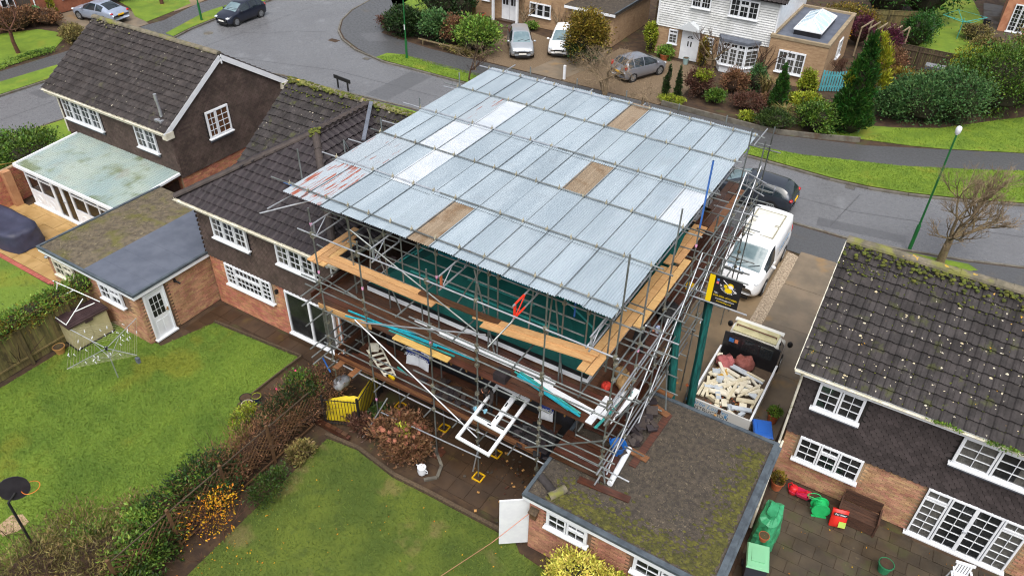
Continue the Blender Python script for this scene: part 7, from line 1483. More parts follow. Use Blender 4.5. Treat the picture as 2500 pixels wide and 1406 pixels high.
for i,(x,y,rx,h,mt,lab,n,s) in enumerate(((-8.1,43.75,1.0,1.0,'l_ivy','low dome shrub at the pavement edge below the slim conifer',4500,.1),(-6.0,44.9,1.1,1.5,'l_green','loose green shrub left of the tall conifer',4000,.16),(-13.5,45.6,.75,1.7,'l_rust','purple-brown clipped ball with a yellow crown',4200,.11),(-11.9,47.6,.8,1.4,'l_brown','second purple-brown shrub beside the bay',3500,.12),(-10.7,48.6,.55,1.6,'l_blue','blue-green shrub under the bay window',2600,.12),(-10.3,45.6,.95,.85,'l_rust','red-brown heather mound in the front bed',3500,.1),(-9.1,46.9,.8,.7,'l_brown','dark brown heather mound by the pots',3000,.1),(-7.2,47.4,.8,1.0,'l_lemon','yellow-green feathery shrub by the extension',3500,.16),(-7.6,49.3,.5,1.7,'l_lemon','upright golden shrub against the extension wall',2600,.14),(-14.6,43.9,.7,.35,'l_lemon','low lime ground cover by the two cypress pillars',1600,.1),(-9.7,43.9,.5,.5,'l_lemon','small yellow-green plant with red buds at the bed edge',1200,.1),(-12.3,45.3,.6,.8,'l_green','green shrub between the clipped ball and the heather',2200,.12),(-17.9,50.9,.5,.8,'l_lime','fern-like plant in a pot left of the white front door',1800,.14),(-29.0,50.8,.5,.5,'l_lime','small green plant under the porch house window',900,.12))):
    shrub('bed_shrub',lab,[(x,y,h*.5,rx,rx*.9,h*.52)],n,s,mt,'core_b' if mt in ('l_rust','l_brown') else 'core',clumps=40)
foliage(shrub('clipped_ball_top','yellow crown of leaves on the clipped ball',[(-13.35,45.55,1.55,.5,.5,.25)],1200,.1,'l_lemon'),'foliage',[(-13.3,45.5,1.6,.45,.45,.2)],400,.1,T['l_lemon'],20)
def spiky(nm,lab,x,y,h,n,mat,r=.5):
    t = thing(nm,lab,'plant',(x,y,0)); mb = MB()
    for i in range(n):
        a = random.uniform(0,6.28); s = random.uniform(.2,1)*r; b = Vector((x+math.cos(a)*.08,y+math.sin(a)*.08,0)); m = b+Vector((math.cos(a)*s*.5,math.sin(a)*s*.5,h*random.uniform(.6,.9))); e = m+Vector((math.cos(a)*s*.7,math.sin(a)*s*.7,h*random.uniform(-.15,.25))); w_ = Vector((-math.sin(a),math.cos(a),0))*.02
        mb.add([b-w_,b+w_,m+w_,m-w_,e],[(0,1,2,3),(3,2,4)])
    mb.build('leaves',T[mat],t); return t
spiky('strap_leaved_plant','bronze spiky strap-leaved plant beside the bay',-9.9,48.0,1.5,90,'l_dry',.8); spiky('grass_tussock','pale arching grass tussock below the slim conifer',-7.9,45.2,.9,260,'l_dry',.8)
shrub('ivy_column','ivy-covered column at the left corner of the white house',[(-19.35,51.4,1.0,.42,.4,1.0),(-19.35,51.4,1.5,.4,.4,.5)],3200,.12,'l_lemon'); shrub('ivy_column','ivy-clad dead trunk by the front door',[(-15.1,50.6,.9,.28,.28,1.0)],1800,.12,'l_olive')
shrub('purple_shrub','purple leaved shrub near the pergola',[(-4.5,58.5,1.3,.8,.8,1.2)],3000,.14,'l_purp','core_b'); shrub('dark_plum_shrub','dark plum bush behind the extension',[(-6.9,61.8,1.0,.9,.8,1.0)],2600,.14,'l_purp','core_b'); shrub('garden_shrub','rusty shrub behind the golden conifer tip',[(-3.8,56.0,1.0,.9,1.0,1.0)],3200,.14,'l_brown','core_b'); shrub('yew_mass','dark green domed yew in the far right garden',[(-3.2,63.5,1.2,1.0,1.0,1.2),(-2.9,66.0,1.0,.9,1.2,1.0)],5000,.16,'l_con'); shrub('tall_yew','large dark green tree at the top of the far garden',[(-4.2,72.0,2.6,3.0,3.0,2.6),(-6.6,70.0,2.2,2.2,2.2,2.2)],9000,.24,'l_con'); shrub('garden_shrub','olive bushes behind the extension fence',[(-8.2,64.5,1.0,2.0,1.0,1.0)],3600,.16,'l_olive'); shrub('terrace_plants','tangled plants at the edge of the far terrace',[(.6,68.6,.5,1.0,.9,.6),(1.6,66.5,.4,1.2,.7,.45)],3200,.14,'l_dry'); shrub('amber_shrub','small amber shrub behind the extension parapet',[(-8.0,61.2,.9,.5,.5,.6)],1200,.12,'l_amber')
shrub('front_hedge','brown tangled hedge under the upper left house window',[(-60.2,28.8,.7,.9,1.6,.8),(-59.6,30.6,.5,1.2,.8,.55)],5000,.14,'l_brown','core_b'); shrub('grey_lavender','grey lavender bush at the drive corner',[(-54.6,29.5,.45,.9,.7,.5),(-55.5,30.0,.4,.7,.6,.45)],4200,.12,'l_dry'); shrub('green_hedge','green hedge beyond the silver saloon',[(-60.4,37.3,.9,.8,1.4,.9)],3000,.14,'l_dark'); shrub('bed_plants','low mixed plants along the upper left pavement',[(-54.0,26.0,.15,.25,1.6,.22),(-53.9,22.6,.15,.25,1.6,.2)],2200,.1,'l_lime',None); shrub('red_hedge','bright red leaved hedge between the two roofs',[(-26.9,25.2,1.5,.8,1.0,1.5),(-26.4,24.4,1.6,.6,.7,1.6)],6000,.12,'l_red','core_b')
# --- back garden hedges
shrub('garden_hedge','dense dark green hedge left of the conservatory',[(-38.8,16.8,.8,1.0,1.5,.95),(-40.3,17.4,.7,1.0,1.3,.85),(-39.6,15.0,.8,1.0,1.4,.9),(-41.5,16.0,.7,1.0,1.4,.8)],12000,.14,'l_green',clumps=80)
hd = thing('fence_top_hedge','mossy green climber hedge growing over the board fence','hedge',(-25.6,8,0)); foliage(hd,'foliage',[(-25.6,y,1.75,.5,.75,.4) for y in np.arange(1.0,11.2,.9)],11000,.09,T['l_lime'],50,.2,core=T['core'],corek=.7); foliage(hd,'olive_foliage',[(-25.55,y,1.7,.5,.75,.35) for y in np.arange(1.4,11,.9)],6000,.08,T['l_olive'],50,.2); stems(hd,(-25.7,8,0),1.7,20,1.5,T['twig_d'])
hg = thing('climbing_hedge','dark tangled rose and ivy hedge between the two lawns','hedge',(-15.2,9.5,0))
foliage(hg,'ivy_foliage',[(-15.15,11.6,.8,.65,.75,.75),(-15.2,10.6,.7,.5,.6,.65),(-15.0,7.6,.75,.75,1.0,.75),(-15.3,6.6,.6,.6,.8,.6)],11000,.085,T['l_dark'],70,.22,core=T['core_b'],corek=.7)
foliage(hg,'brown_stems',[(-14.9,12.6,.7,.7,.8,.7),(-14.9,9.6,.7,.45,1.6,.7),(-14.7,11.6,.6,.5,.8,.6),(-14.7,8.0,.6,.4,1.0,.6)],10000,.11,T['l_brown'],60,.22,asp=.2,core=T['core_b'],corek=.7)
foliage(hg,'dry_stems',[(-15.2,11.2,.8,.6,1.2,.7),(-15.1,8.4,.8,.5,1.6,.7),(-15.1,6.8,.7,.6,1.0,.6)],6000,.13,T['l_brown'],70,.25,asp=.15); foliage(hg,'green_shoots',[(-15.3,12.0,1.1,.5,.6,.4),(-15.2,7.2,1.1,.6,.8,.4)],1500,.10,T['l_green'],40,.25)
tw_ = MB(); 
for i in range(46): twigs(tw_,(-14.9+random.gauss(0,.3),random.uniform(8.2,13.0),.05),(random.gauss(0,.5),random.gauss(0,.4),1),.9,.012,2,.6,.1,2)
tw_.build('bare_stems',T['twig_d'],hg,kind='stuff')
fl = MB(); [fl.ball((x,y,z),.045,6,4) for x,y,z in ((-15.6,12.1,1.55),(-15.9,11.4,1.1),(-15.6,11.3,1.0))]; fl.build('pink_rose_blooms',M('pink_rose',(226,70,120),None,3,.7),hg)
hb = thing('wild_shrubbery','untidy brown and green shrubbery at the lower left of the lawns','hedge',(-15.8,4.6,0))
foliage(hb,'brown_stems',[(-15.6,4.2,.5,1.1,1.3,.6),(-16.6,3.2,.5,1.2,1.0,.55),(-14.6,3.2,.5,1.0,1.2,.6),(-15.2,2.0,.5,1.6,1.0,.6)],16000,.15,T['l_dry'],90,.22,asp=.14,core=T['core_b'],corek=.75)
foliage(hb,'green_shoots',[(-15.3,5.9,.6,.8,.7,.5),(-14.7,4.9,.6,.7,.7,.5),(-16.4,4.6,.5,.5,.6,.4),(-14.3,3.6,.6,.5,.6,.5)],5200,.11,T['l_lime'],50,.24); foliage(hb,'dark_leaves',[(-14.0,4.1,.5,.6,.8,.5),(-14.6,5.6,.5,.5,.6,.5)],3600,.12,T['l_ivy'],50,.24,core=T['core'],corek=.6)
foliage(hb,'thin_green',[(-17.2,4.6,.25,1.0,.9,.3),(-16.3,5.8,.3,.7,.7,.3)],2600,.13,T['l_dry'],60,.25,asp=.2)
tw_ = MB(); [twigs(tw_,(-15.6+random.gauss(0,.9),3.2+random.gauss(0,.8),.05),(random.gauss(0,.6),random.gauss(0,.6),.8),1.0,.012,2,.6,.0,2,sag=.08) for i in range(60)]; tw_.build('bare_stems',T['twig_d'],hb,kind='stuff')
sm = thing('amber_shrub','bare shrub with bright amber leaves beside the trellis','shrub',(-13.9,6.9,0)); tw_ = MB(); [twigs(tw_,(-13.95+random.gauss(0,.2),6.9+random.gauss(0,.35),0),(random.gauss(0,.4),random.gauss(0,.4),1),.6,.012,2,.6,.2,3) for i in range(16)]; tw_.build('stems',T['bark_r'],sm); foliage(sm,'amber_leaves',[(-13.9,6.9,.8,.55,.8,.6)],560,.075,T['l_amber'],60,.24,asp=.5)
br_ = shrub('low_rose','sparse small-leaved shrub at the foot of the trellis',[(-13.6,8.7,.4,.4,.7,.4)],1500,.08,'l_ivy',None); shrub('lavender_tuft','pale grey-green tuft at the lawn corner',[(-13.9,10.3,.25,.3,.4,.3)],900,.12,'l_dry',None)
ylw = shrub('golden_sprig','yellow-leaved sprigs poking out of the hedge by the patio',[(-16.4,10.3,.5,.25,.5,.4)],700,.09,'l_lemon',None)
hy = thing('hydrangea_bush','large brown hydrangea with dead flower heads under the scaffold','shrub',(-11.55,12.45,0)); foliage(hy,'dead_leaves',[(-11.5,12.5,.5,.95,.75,.55),(-11.1,12.2,.4,.7,.6,.45)],5200,.11,T['l_brown'],60,.22,core=T['core_b'],corek=.7)
fl = MB()
for i in range(46):
    a = random.uniform(0,6.28); b = random.uniform(.1,1.3); c_ = (-11.5+1.05*math.cos(a)*math.cos(b)*1.0,12.45+.85*math.sin(a)*math.cos(b),.35+.7*math.sin(b)); fl.ball(c_,random.uniform(.06,.10),7,5,.2)
fl.build('dead_flower_heads',M('dead_flower_head',(160,104,82),(136,84,64),20,.95,piece=.2,bump=1.0,bscale=60),hy); foliage(hy,'green_shoots',[(-11.3,12.4,.9,.25,.2,.2)],160,.1,T['l_lemon'],12)
shrub('bed_plants','dark red-stemmed plants left of the hydrangea',[(-12.9,12.3,.25,.6,.35,.3)],1800,.1,'l_rust','core_b'); shrub('bed_plants','small green plant by the black railing',[(-12.7,12.9,.35,.3,.3,.35)],900,.1,'l_ivy',None)
yb = shrub('variegated_shrub','bright yellow variegated shrub against the garage wall at the bottom edge',[(-3.95,10.75,.85,.85,.55,.8),(-3.3,10.8,.7,.5,.5,.7),(-4.3,10.6,.5,.6,.5,.55)],10000,.085,'l_yel',clumps=80); foliage(yb,'green_leaves',[(-3.1,10.85,.75,.5,.45,.7),(-4.5,10.6,.35,.5,.4,.4)],3200,.085,T['l_lemon'],40)
gw_ = thing('gutter_weeds','green weeds growing in the gutter of the lichened house','weeds',(3.5,17.6,4.6)); foliage(gw_,'leaves',[(3.0,17.62,4.68,.35,.06,.06),(4.3,17.62,4.68,.4,.06,.06),(5.0,17.62,4.7,.2,.06,.07)],500,.07,T['l_lime'],20)
shrub('bare_patch_plants','dry stems along the bed under the far pavement shrubs',[(-30.5,43.3,.15,1.5,.3,.25)],1500,.12,'l_dry',None)
# fallen leaves
nfl = 190; px = np.r_[rng.uniform(-13.6,-6,50),rng.normal(-13.2,.6,60),rng.uniform(-.5,7,80)]; py = np.r_[rng.uniform(6,11,50),rng.normal(6.5,.9,60),rng.uniform(13,17.8,80)]
a = rng.uniform(0,6.28,nfl); s = rng.uniform(.015,.035,nfl); V = np.zeros((nfl,4,3))
for k,(u_,v_) in enumerate(((0,-1),(.6,0),(0,1),(-.6,0))): V[:,k,0] = px+s*(u_*np.cos(a)-v_*np.sin(a)); V[:,k,1] = py+s*(u_*np.sin(a)+v_*np.cos(a)); V[:,k,2] = .03+rng.uniform(0,.02,nfl)
me = bpy.data.meshes.new('fallen_leaves'); me.from_pydata(V.reshape(-1,3).tolist(),[],np.arange(4*nfl).reshape(-1,4).tolist()); me.update(); link('fallen_leaves',me,T['l_amber'],None,label='scattered fallen leaves on the near lawn and patio',cat='leaf litter',kind='stuff')
# ------------------------------------------------------------------ street furniture and garden things
def lamp_post(lab,x,y,h,head=True,grp='green street lamp posts'):
    t = thing('street_lamp',lab,'lamp post',(x,y,0)); MB().tube((x,y,0),(x,y,1.3),.085,10).build('base_column',T['grn_pole'],t); MB().tube((x,y,1.3),(x,y,h),.05,10,.038).build('column',T['grn_pole'],t)
    if head:
        d = Vector((x,y,h)); MB().tube(d,d+Vector((0,.06,.1)),.045,10).build('neck',T['upvc'],t); MB().lathe([(.05,0),(.10,.04),(.12,.22),(.10,.32),(.05,.36)],(x,y+.04,h+.02),14).build('lantern',T['upvc'],t,smooth=True)
    return t
lamp_post('green lamp post with white lantern behind the bare tree',1.01,34.45,5.75); lamp_post('green lamp post on the verge at the junction',-33.07,40.45,5.6); lamp_post('green lamp post beside the navy hatchback',-51.13,37.85,5.6)
MB().box((-33.1,40.38,2.0),(-33.04,40.40,2.35)).build('pole_notice',T['upvc'],label='small white notice strapped to the junction lamp post',cat='notice')
sg = thing('street_name_sign','black street name board on two posts at the kerb','sign',(-33,33.75,0)); 
for x,y in ((-33.45,33.8),(-32.5,33.68)): MB().box((x-.04,y-.04,0),(x+.04,y+.04,.62)).build('post',T['black'],sg)
MB().beam((-33.75,33.82,.72),(-32.2,33.62,.72),.05,.24).build('board',T['black'],sg)
wpst = MB().box((-22.14,43.3,0),(-22.0,43.44,.95)).build('marker_post',T['upvc'],label='short white post at the pavement edge by the bare shrub',cat='post')
# trellis fence between the two lawns
tr = thing('trellis_fence','brown diamond trellis fence tangled with climbers between the lawns','fence',(-14.45,8.5,0)); lath = MB().box((-.9,-.006,-.016),(.9,.006,.016)).mesh('lath'); Ms = []
for y0 in np.arange(4.2,11.4,1.83):
    MB().box((-14.49,y0-.04,0),(-14.41,y0+.04,1.75)).build('fence_post',T['trellis'],tr)
    if y0 > 10.5: continue
    for k in range(9):
        for s in (1,-1):
            c = Vector((-14.45+.01*s,y0+.915,.9)); off = (k-4)*.21
            L = 1.0-abs(off)*.55
            Ms.append(frame(c+Vector((0,off,0)),Vector((0,.707*s,.707))*L,Vector((-1,0,0)),Vector((0,-.707,.707*s))))
    MB().beam((-14.45,y0,1.62),(-14.45,y0+1.83,1.62),.03,.03).build('top_rail',T['fence_d'],tr); MB().beam((-14.45,y0,.16),(-14.45,y0+1.83,.16),.05,.04).build('bottom_rail',T['trellis'],tr)
pieces('lath','laths',tr,lath,Ms,T['trellis'],200)
rl = thing('railing_gate','black vertical bar railing in front of the yellow play slide','railing',(-13.2,13,0)); bar = MB().tube((0,0,.02),(0,0,1.25),.01,6).mesh('bar'); Ms = []
p0, p1, p2 = Vector((-14.2,11.8,0)), Vector((-13.12,12.3,0)), Vector((-13.6,14.0,0))
for a_, b_ in ((p0,p1),(p1,p2)):
    n_ = int((b_-a_).length/.1); Ms += [Matrix.Translation(a_.lerp(b_,i/n_)) for i in range(n_)]
    for z in (.12,1.2): MB().beam(a_+UZ*z,b_+UZ*z,.03,.02).build('rail',T['black'],rl)
for p in (p0,p1,p2): MB().box((p.x-.03,p.y-.03,0),(p.x+.03,p.y+.03,1.4)).build('post',T['black'],rl)
pieces('bar','bars',rl,bar,Ms,T['black'],80)
ys = M('faded_yellow_cover',(206,182,30),(178,158,26),2,.6,bump=.4,bscale=12); yc = thing('yellow_cover','yellow tarpaulin sheet heaped behind the black railing','tarpaulin',(-13.8,12.9,0))
vs = []; N = 16; W_pts = [Vector((-14.3,11.95,0)),Vector((-13.22,12.42,0)),Vector((-13.75,14.0,0))]
for i in range(N+1):
    f = i/N*2; a_ = W_pts[0].lerp(W_pts[1],min(f,1)) if f <= 1 else W_pts[1].lerp(W_pts[2],f-1); tp = .55+.55*math.sin(math.pi*(i/N)*.95+.25)
    for j in range(5): k = j/4; vs.append((a_.x-.10*k+random.gauss(0,.01),a_.y+.16*k+random.gauss(0,.01),.06+tp*k))
for i in range(N+1):
    p = vs[i*5+4]; vs.append((p[0]-.35,p[1]+.25,p[2]*.55))
fs = [(i*5+j,(i+1)*5+j,(i+1)*5+j+1,i*5+j+1) for i in range(N) for j in range(4)]+[(i*5+4,(i+1)*5+4,(N+1)*5+i+1,(N+1)*5+i) for i in range(N)]
MB().add(vs,fs).build('sheet',ys,yc,smooth=True)
wad('plastic_bag_heap','grey plastic bag piled against the left end of the railing',(-14.35,12.9,1.0),(.22,.35,.22),M('grey_plastic_bag',(150,154,160),(120,124,130),4,.4)).__setitem__('category','bag')
# pots
def pot(nm,lab,x,y,r,h,mat,soil=True,plant=None,z=0,rim=None):
    t = thing(nm,lab,'pot',(x,y,z),local=True); MB().lathe([(r*.72,0),(r,h),(r*1.08,h),(r*1.08,h*.86),(r*.98,h*.86)],(0,0,0),18,True).build('pot',mat,t,smooth=False); MB().lathe([(.01,h+.002),(r*.92,h+.002)],(0,0,0),16,False).build('soil',T['soil'],t)
    if rim: 
        N=18; MB().add([(math.cos(2*math.pi*i/N)*k,math.sin(2*math.pi*i/N)*k,h+.012) for k in (r*.9,r*1.1) for i in range(N)],[(i,(i+1)%N,N+(i+1)%N,N+i) for i in range(N)]).build('rim',rim,t)
    if plant: foliage(t,'plant',[(0,0,h+.1,r*.9,r*.9,.14)],500,.09,T[plant],14)
    return t
navy = M('navy_glaze',(30,48,84),None,3,.3)
pot('plant_pot','tan clay pot by the board fence',-25.0,9.15,.2,.3,T['tan_pot']); pot('plant_pot','blue glazed pot with cream rim on the patio corner',-16.9,10.85,.19,.32,navy,rim=T['clip']); pot('plant_pot','dark pot behind the cream-rimmed one on the patio',-17.2,11.05,.2,.3,T['black']); pot('plant_pot','small yellow-rimmed pot at the patio corner',-16.95,11.3,.16,.28,navy,rim=T['l_gold'])
pot('plant_pot','terracotta pot against the brick wall by the downpipe',-.42,17.45,.2,.36,T['terra'],plant='l_olive'); pot('plant_pot','green plastic pot full of soil on the dark patio',3.03,16.2,.2,.36,M('green_pot',(44,124,84),None,3,.5)); pot('plant_pot','orange terracotta pot beside the porch pillar',-33.4,50.6,.26,.5,T['terra'],plant=None); pot('plant_pot','terracotta pot beside the truck tail',-1.35,20.2,.2,.4,T['terra'],plant='l_lime'); pot('plant_pot','wide terracotta pot under the fern by the front door',-17.9,50.7,.34,.4,T['terra']); pot('plant_pot','pale blue pot by the white front door',-16.3,50.7,.22,.45,M('pale_blue_glaze',(150,178,180),None,3,.4)); pot('plant_pot','black bowl lying in the far front bed',-9.2,46.2,.22,.25,T['black']); pot('plant_pot','tan pot under the yellow-green conifer',-61.0,32.0,.28,.5,T['tan_pot']); pot('plant_pot','small terracotta pot standing on the green bin',-.2,14.6,.14,.2,T['terra'],z=.95)
jg = thing('white_jug','white enamel jug standing at the corner of the bed','jug',(-10.22,11.9,0),local=True); MB().lathe([(.12,0),(.15,.12),(.13,.26),(.145,.3),(.125,.29),(.11,.05),(.01,.05)],(0,0,0),16,False).build('body',T['upvc'],jg,smooth=True); MB().path([(.14,0,.25),(.22,0,.22),(.22,0,.12),(.15,0,.08)],.012,6).build('handle',T['upvc'],jg); MB().tube((-.13,0,.2),(-.2,0,.3),.02,6).build('spout',T['upvc'],jg)
MB().cbox((-7.35,12.2,.015),(.2,.24,.02),Matrix.Rotation(.4,3,'Z')).build('paper_sheet',T['upvc'],label='white square of board lying on the brown patio',cat='board')
# storage box, drying frame, rotary line
sb = thing('storage_box','beige plastic garden storage box with dark brown lid','storage box',(-24.85,10.3,0),R(-4),local=True); bg = M('beige_plastic',(184,176,138),(166,158,120),3,.5); dl_ = M('dark_brown_lid',(62,48,50),(76,60,62),3,.4)
MB().box((-.42,-.72,.06),(.38,.72,1.1)).build('body',bg,sb); MB().box((.38,-.7,.1),(.40,-.01,1.02)).build('door',bg,sb); MB().box((.38,.01,.1),(.40,.7,1.02)).build('door',bg,sb); MB().box((-.48,-.78,1.1),(.46,.78,1.18)).box((-.46,-.76,1.18),(.40,.76,1.22)).build('lid',dl_,sb); MB().box((.40,-.15,1.0),(.46,.15,1.08)).build('latch',dl_,sb); MB().box((-.45,-.75,0),(.4,.75,.06)).build('base',T['black'],sb)
for i in range(9): MB().box((-.44+i*.095,-.74,1.22),(-.42+i*.095,.74,1.235)).build('lid_rib',dl_,sb)
df = thing('drying_frame','white folding airer frame standing on the storage box lid','airer',(-24.9,10.2,1.24)); wt = M('white_enamel_tube',(222,228,226),None,3,.4)
for p,q in (((-25.4,9.6,1.25),(-24.6,9.55,1.25)),((-25.4,9.6,1.25),(-25.75,10.3,2.2)),((-24.6,9.55,1.25),(-24.5,10.4,1.95)),((-25.9,10.25,2.3),(-24.1,10.75,1.75)),((-25.6,9.98,1.75),(-25.1,10.5,2.05)),((-24.55,9.95,1.6),(-24.2,10.6,1.75))): MB().tube(p,q,.018,7).build('tube',wt,df)
ry = thing('rotary_clothes_line','grey rotary clothes line with pegs on the lawn','clothes line',(-22.2,9.55,0)); cx_, cy_ = -22.05, 9.45; MB().tube((cx_,cy_,0),(cx_,cy_,1.5),.022,8).build('pole',T['steel_w'],ry); MB().lathe([(.05,0),(.06,.06),(.05,.12)],(cx_,cy_,1.36),10).build('hub',T['black'],ry)
tips = [Vector(p) for p in ((-21.85,7.95,1.72),(-23.58,9.23,1.72),(-22.21,10.88,1.72),(-20.51,9.63,1.72))]; ctr = Vector((cx_,cy_,1.42))
for tp in tips: MB().tube(ctr,tp,.014,7).build('arm',T['steel_w'],ry); MB().tube(ctr-UZ*.45,ctr.lerp(tp,.45),.01,6).build('strut',T['steel_w'],ry)
for k in range(4):
    ln2 = MB()
    for i in range(10): f = .32+.68*i/9; ln2.tube(ctr.lerp(tips[k],f),ctr.lerp(tips[(k+1)%4],f),.004,4)
    ln2.build('washing_lines',T['clip'],ry)
pgm = MB().box((-.012,-.012,-.06),(.012,.012,.03)).mesh('clothes_peg'); Ms = []
for i in range(34): k = random.randint(0,3); f = .32+.68*random.randint(2,9)/9; p = ctr.lerp(tips[k],f).lerp(ctr.lerp(tips[(k+1)%4],f),random.uniform(.1,.9)); Ms.append(Matrix.Translation(p) @ Matrix.Rotation(random.gauss(0,.5),4,'X') @ Matrix.Scale(1.1,4))
pieces('clothes_peg','clothes_pegs',ry,pgm,Ms,T['upvc'],60)
pb = thing('peg_bag','small grey peg bag hanging from the tip of a line arm','peg bag',(-20.5,9.63,1.5)); MB().cbox((-20.5,9.6,1.52),(.14,.1,.22)).build('bag',T['lead'],pb); MB().tube((-20.5,9.6,1.63),(-20.51,9.63,1.71),.008,5).build('hook',T['black'],pb)
# basketball hoop post
bh = thing('basketball_hoop','dark basketball hoop on a leaning black post at lower left','basketball hoop',(-17.56,3.68,0)); 
MB().tube((-17.56,3.68,0),(-17.56,3.72,2.45),.035,8).tube((-17.56,3.72,2.45),(-17.5,3.96,2.66),.03,8).build('post',T['black'],bh); MB().box((-17.75,3.45,0),(-17.35,3.9,.14)).build('base',T['black'],bh)
N=20; bv = [( .36*math.cos(a),.40*math.sin(a)+(.06 if math.sin(a) > 0 else 0)) for a in [2*math.pi*i/N for i in range(N)]]; Fz = frame((-17.5,3.98,2.78),Vector((.45,.89,0)).normalized(),UZ)
MB().add([Fz @ Vector((x,y,.012)) for x,y in bv]+[Fz @ Vector((x,y,-.012)) for x,y in bv],[tuple(range(N)),tuple(range(2*N-1,N-1,-1))]+[(i,N+i,N+(i+1)%N,(i+1)%N) for i in range(N)]).build('backboard',M('dark_backboard',(44,42,48),(54,52,58),3,.4),bh)
ri = MB(); cr = Vector((-17.36,4.28,2.62))
for i in range(20): a0, a1 = 2*math.pi*i/20, 2*math.pi*(i+1)/20; ri.tube((cr.x+.22*math.cos(a0),cr.y+.22*math.sin(a0),2.62),(cr.x+.22*math.cos(a1),cr.y+.22*math.sin(a1),2.62),.010,5)
ri.build('hoop',M('orange_rim',(208,116,44),None,3,.5),bh)
mb = MB(); mb.sheet([(-19.55,3.55),(-19.6,4.05),(-19.35,4.25),(-18.95,4.2),(-18.9,3.85),(-19.1,3.5)],.012); mb.build('worn_patch',M('bare_sandy_soil',(176,150,122),(156,130,102),5,.9,bump=.5,bscale=30),kind='structure')
# covered barbecue on the ochre patio
bc = thing('covered_furniture','navy fabric cover over garden furniture on the ochre patio','furniture cover',(-34.4,12.6,0)); cvm = M('navy_cover_fabric',(44,46,66),(56,58,80),2,.55,bump=.4,bscale=8); 
vs = []; N, K_ = 28, 10
for j in range(K_+1):
    f = j/K_; rr = 1-.10*f if f < .75 else (.92-.75*(f-.75)/.25*.9); zz = .03+.86*min(1,f/.75)-.12*max(0,(f-.8)/.2)
    for i in range(N):
        a_ = 2*math.pi*i/N; sq = (abs(math.cos(a_))**5+abs(math.sin(a_))**5)**-.2; k = rr*(1+.02*math.sin(9*a_)*(1-f)+random.gauss(0,.008)); vs.append((-34.25+1.95*sq*k*math.cos(a_),12.6+.82*sq*k*math.sin(a_),zz+random.gauss(0,.012)))
MB().add(vs,[(j*N+i,j*N+(i+1)%N,(j+1)*N+(i+1)%N,(j+1)*N+i) for j in range(K_) for i in range(N)]+[tuple(K_*N+i for i in range(N))]).build('cover',cvm,bc,smooth=True)
# garden wall beside the conservatory
gw3 = thing('garden_wall','red brick garden wall left of the ochre patio','wall',(-37,14,0)); brick_wall(gw3,(-36.5,13.1,0),Vector((-.25,2.2,0)).normalized(),4.2,1.75,Vector((1,.11,0)).normalized(),T['brick'],limit=200,thick=.2)
plain(gw3,'pier',(-36.62,14.25,0),(-36.3,14.6,1.8),T['brick'])
hp = pipe(None,[(-40,11.5,1.6),(-36.4,14.9,2.05),(-36.0,17.9,2.25)],.03,T['l_olive'],'rail_pole'); tag(hp,'thin green-brown pole running along the top of the garden wall','pole')
# bins
def wheelie(nm,lab,x,y,rz,body,lid,h=1.0):
    t = thing(nm,lab,'bin',(x,y,0),rz,local=True); MB().add([(-.25,-.3,.06),(.25,-.3,.06),(.25,.3,.06),(-.25,.3,.06),(-.29,-.36,h),(.29,-.36,h),(.29,.36,h),(-.29,.36,h)],[(0,3,2,1),(4,5,6,7),(0,1,5,4),(1,2,6,5),(2,3,7,6),(3,0,4,7)]).build('body',body,t)
    l = MB().add([(-.31,-.40,h),(.31,-.40,h),(.31,.40,h+.04),(-.31,.40,h+.04),(-.28,-.36,h+.06),(.28,-.36,h+.06),(.28,.36,h+.10),(-.28,.36,h+.10)],[(0,3,2,1),(4,5,6,7),(0,1,5,4),(1,2,6,5),(2,3,7,6),(3,0,4,7)]).build('lid',lid,t); MB().box((-.18,-.2,h+.07),(.18,.22,h+.10)).build('lid_panel',lid,t); MB().tube((-.3,.38,h-.05),(.3,.38,h-.05),.02,7).build('handle',body,t)
    for s in (-.27,.27): MB().tube((s-.03,.3,.1),(s+.03,.3,.1),.1,12).build('wheel',T['black'],t)
    return t
dkb = M('dark_bin_body',(48,52,62),None,3,.5); wheelie('wheeled_bin','blue-lidded wheeled bin behind the dark garage roof',-1.42,18.6,R(200),dkb,M('blue_lid',(36,98,190),None,3,.4),1.05); wheelie('wheeled_bin','green-lidded dark bin against the upper left house',-60.9,30.6,R(90),dkb,M('green_lid',(60,150,84),None,3,.4)); wheelie('wheeled_bin','pale green-lidded bin at the bottom right by the garage',-.15,14.0,R(15),dkb,M('pale_green_lid',(120,182,140),None,3,.4),.9)
gc = thing('covered_chairs','green plastic sheet draped over stacked chairs by the garage wall','cover',(-.25,15.5,0)); gm = M('green_plastic_sheet',(44,132,88),(64,156,110),3,.35,bump=.5,bscale=6); vs = []; N, K_ = 22, 12
for j in range(K_+1):
    f = j/K_
    for i in range(N):
        a_ = 2*math.pi*i/N; rx = .36*(1-.30*f)*(1 if f < .9 else .55); ry = .60*(1-.22*f)*(1 if f < .9 else .6); sq = (abs(math.cos(a_))**4+abs(math.sin(a_))**4)**-.25
        k = 1+.06*math.sin(5*a_+3*f)+random.gauss(0,.035); vs.append((-.22+rx*sq*k*math.cos(a_),15.45+ry*sq*k*math.sin(a_),.04+1.28*f**.9+random.gauss(0,.02)))
MB().add(vs,[(j*N+i,j*N+(i+1)%N,(j+1)*N+(i+1)%N,(j+1)*N+i) for j in range(K_) for i in range(N)]+[tuple(K_*N+i for i in range(N))]).build('sheet',gm,gc)
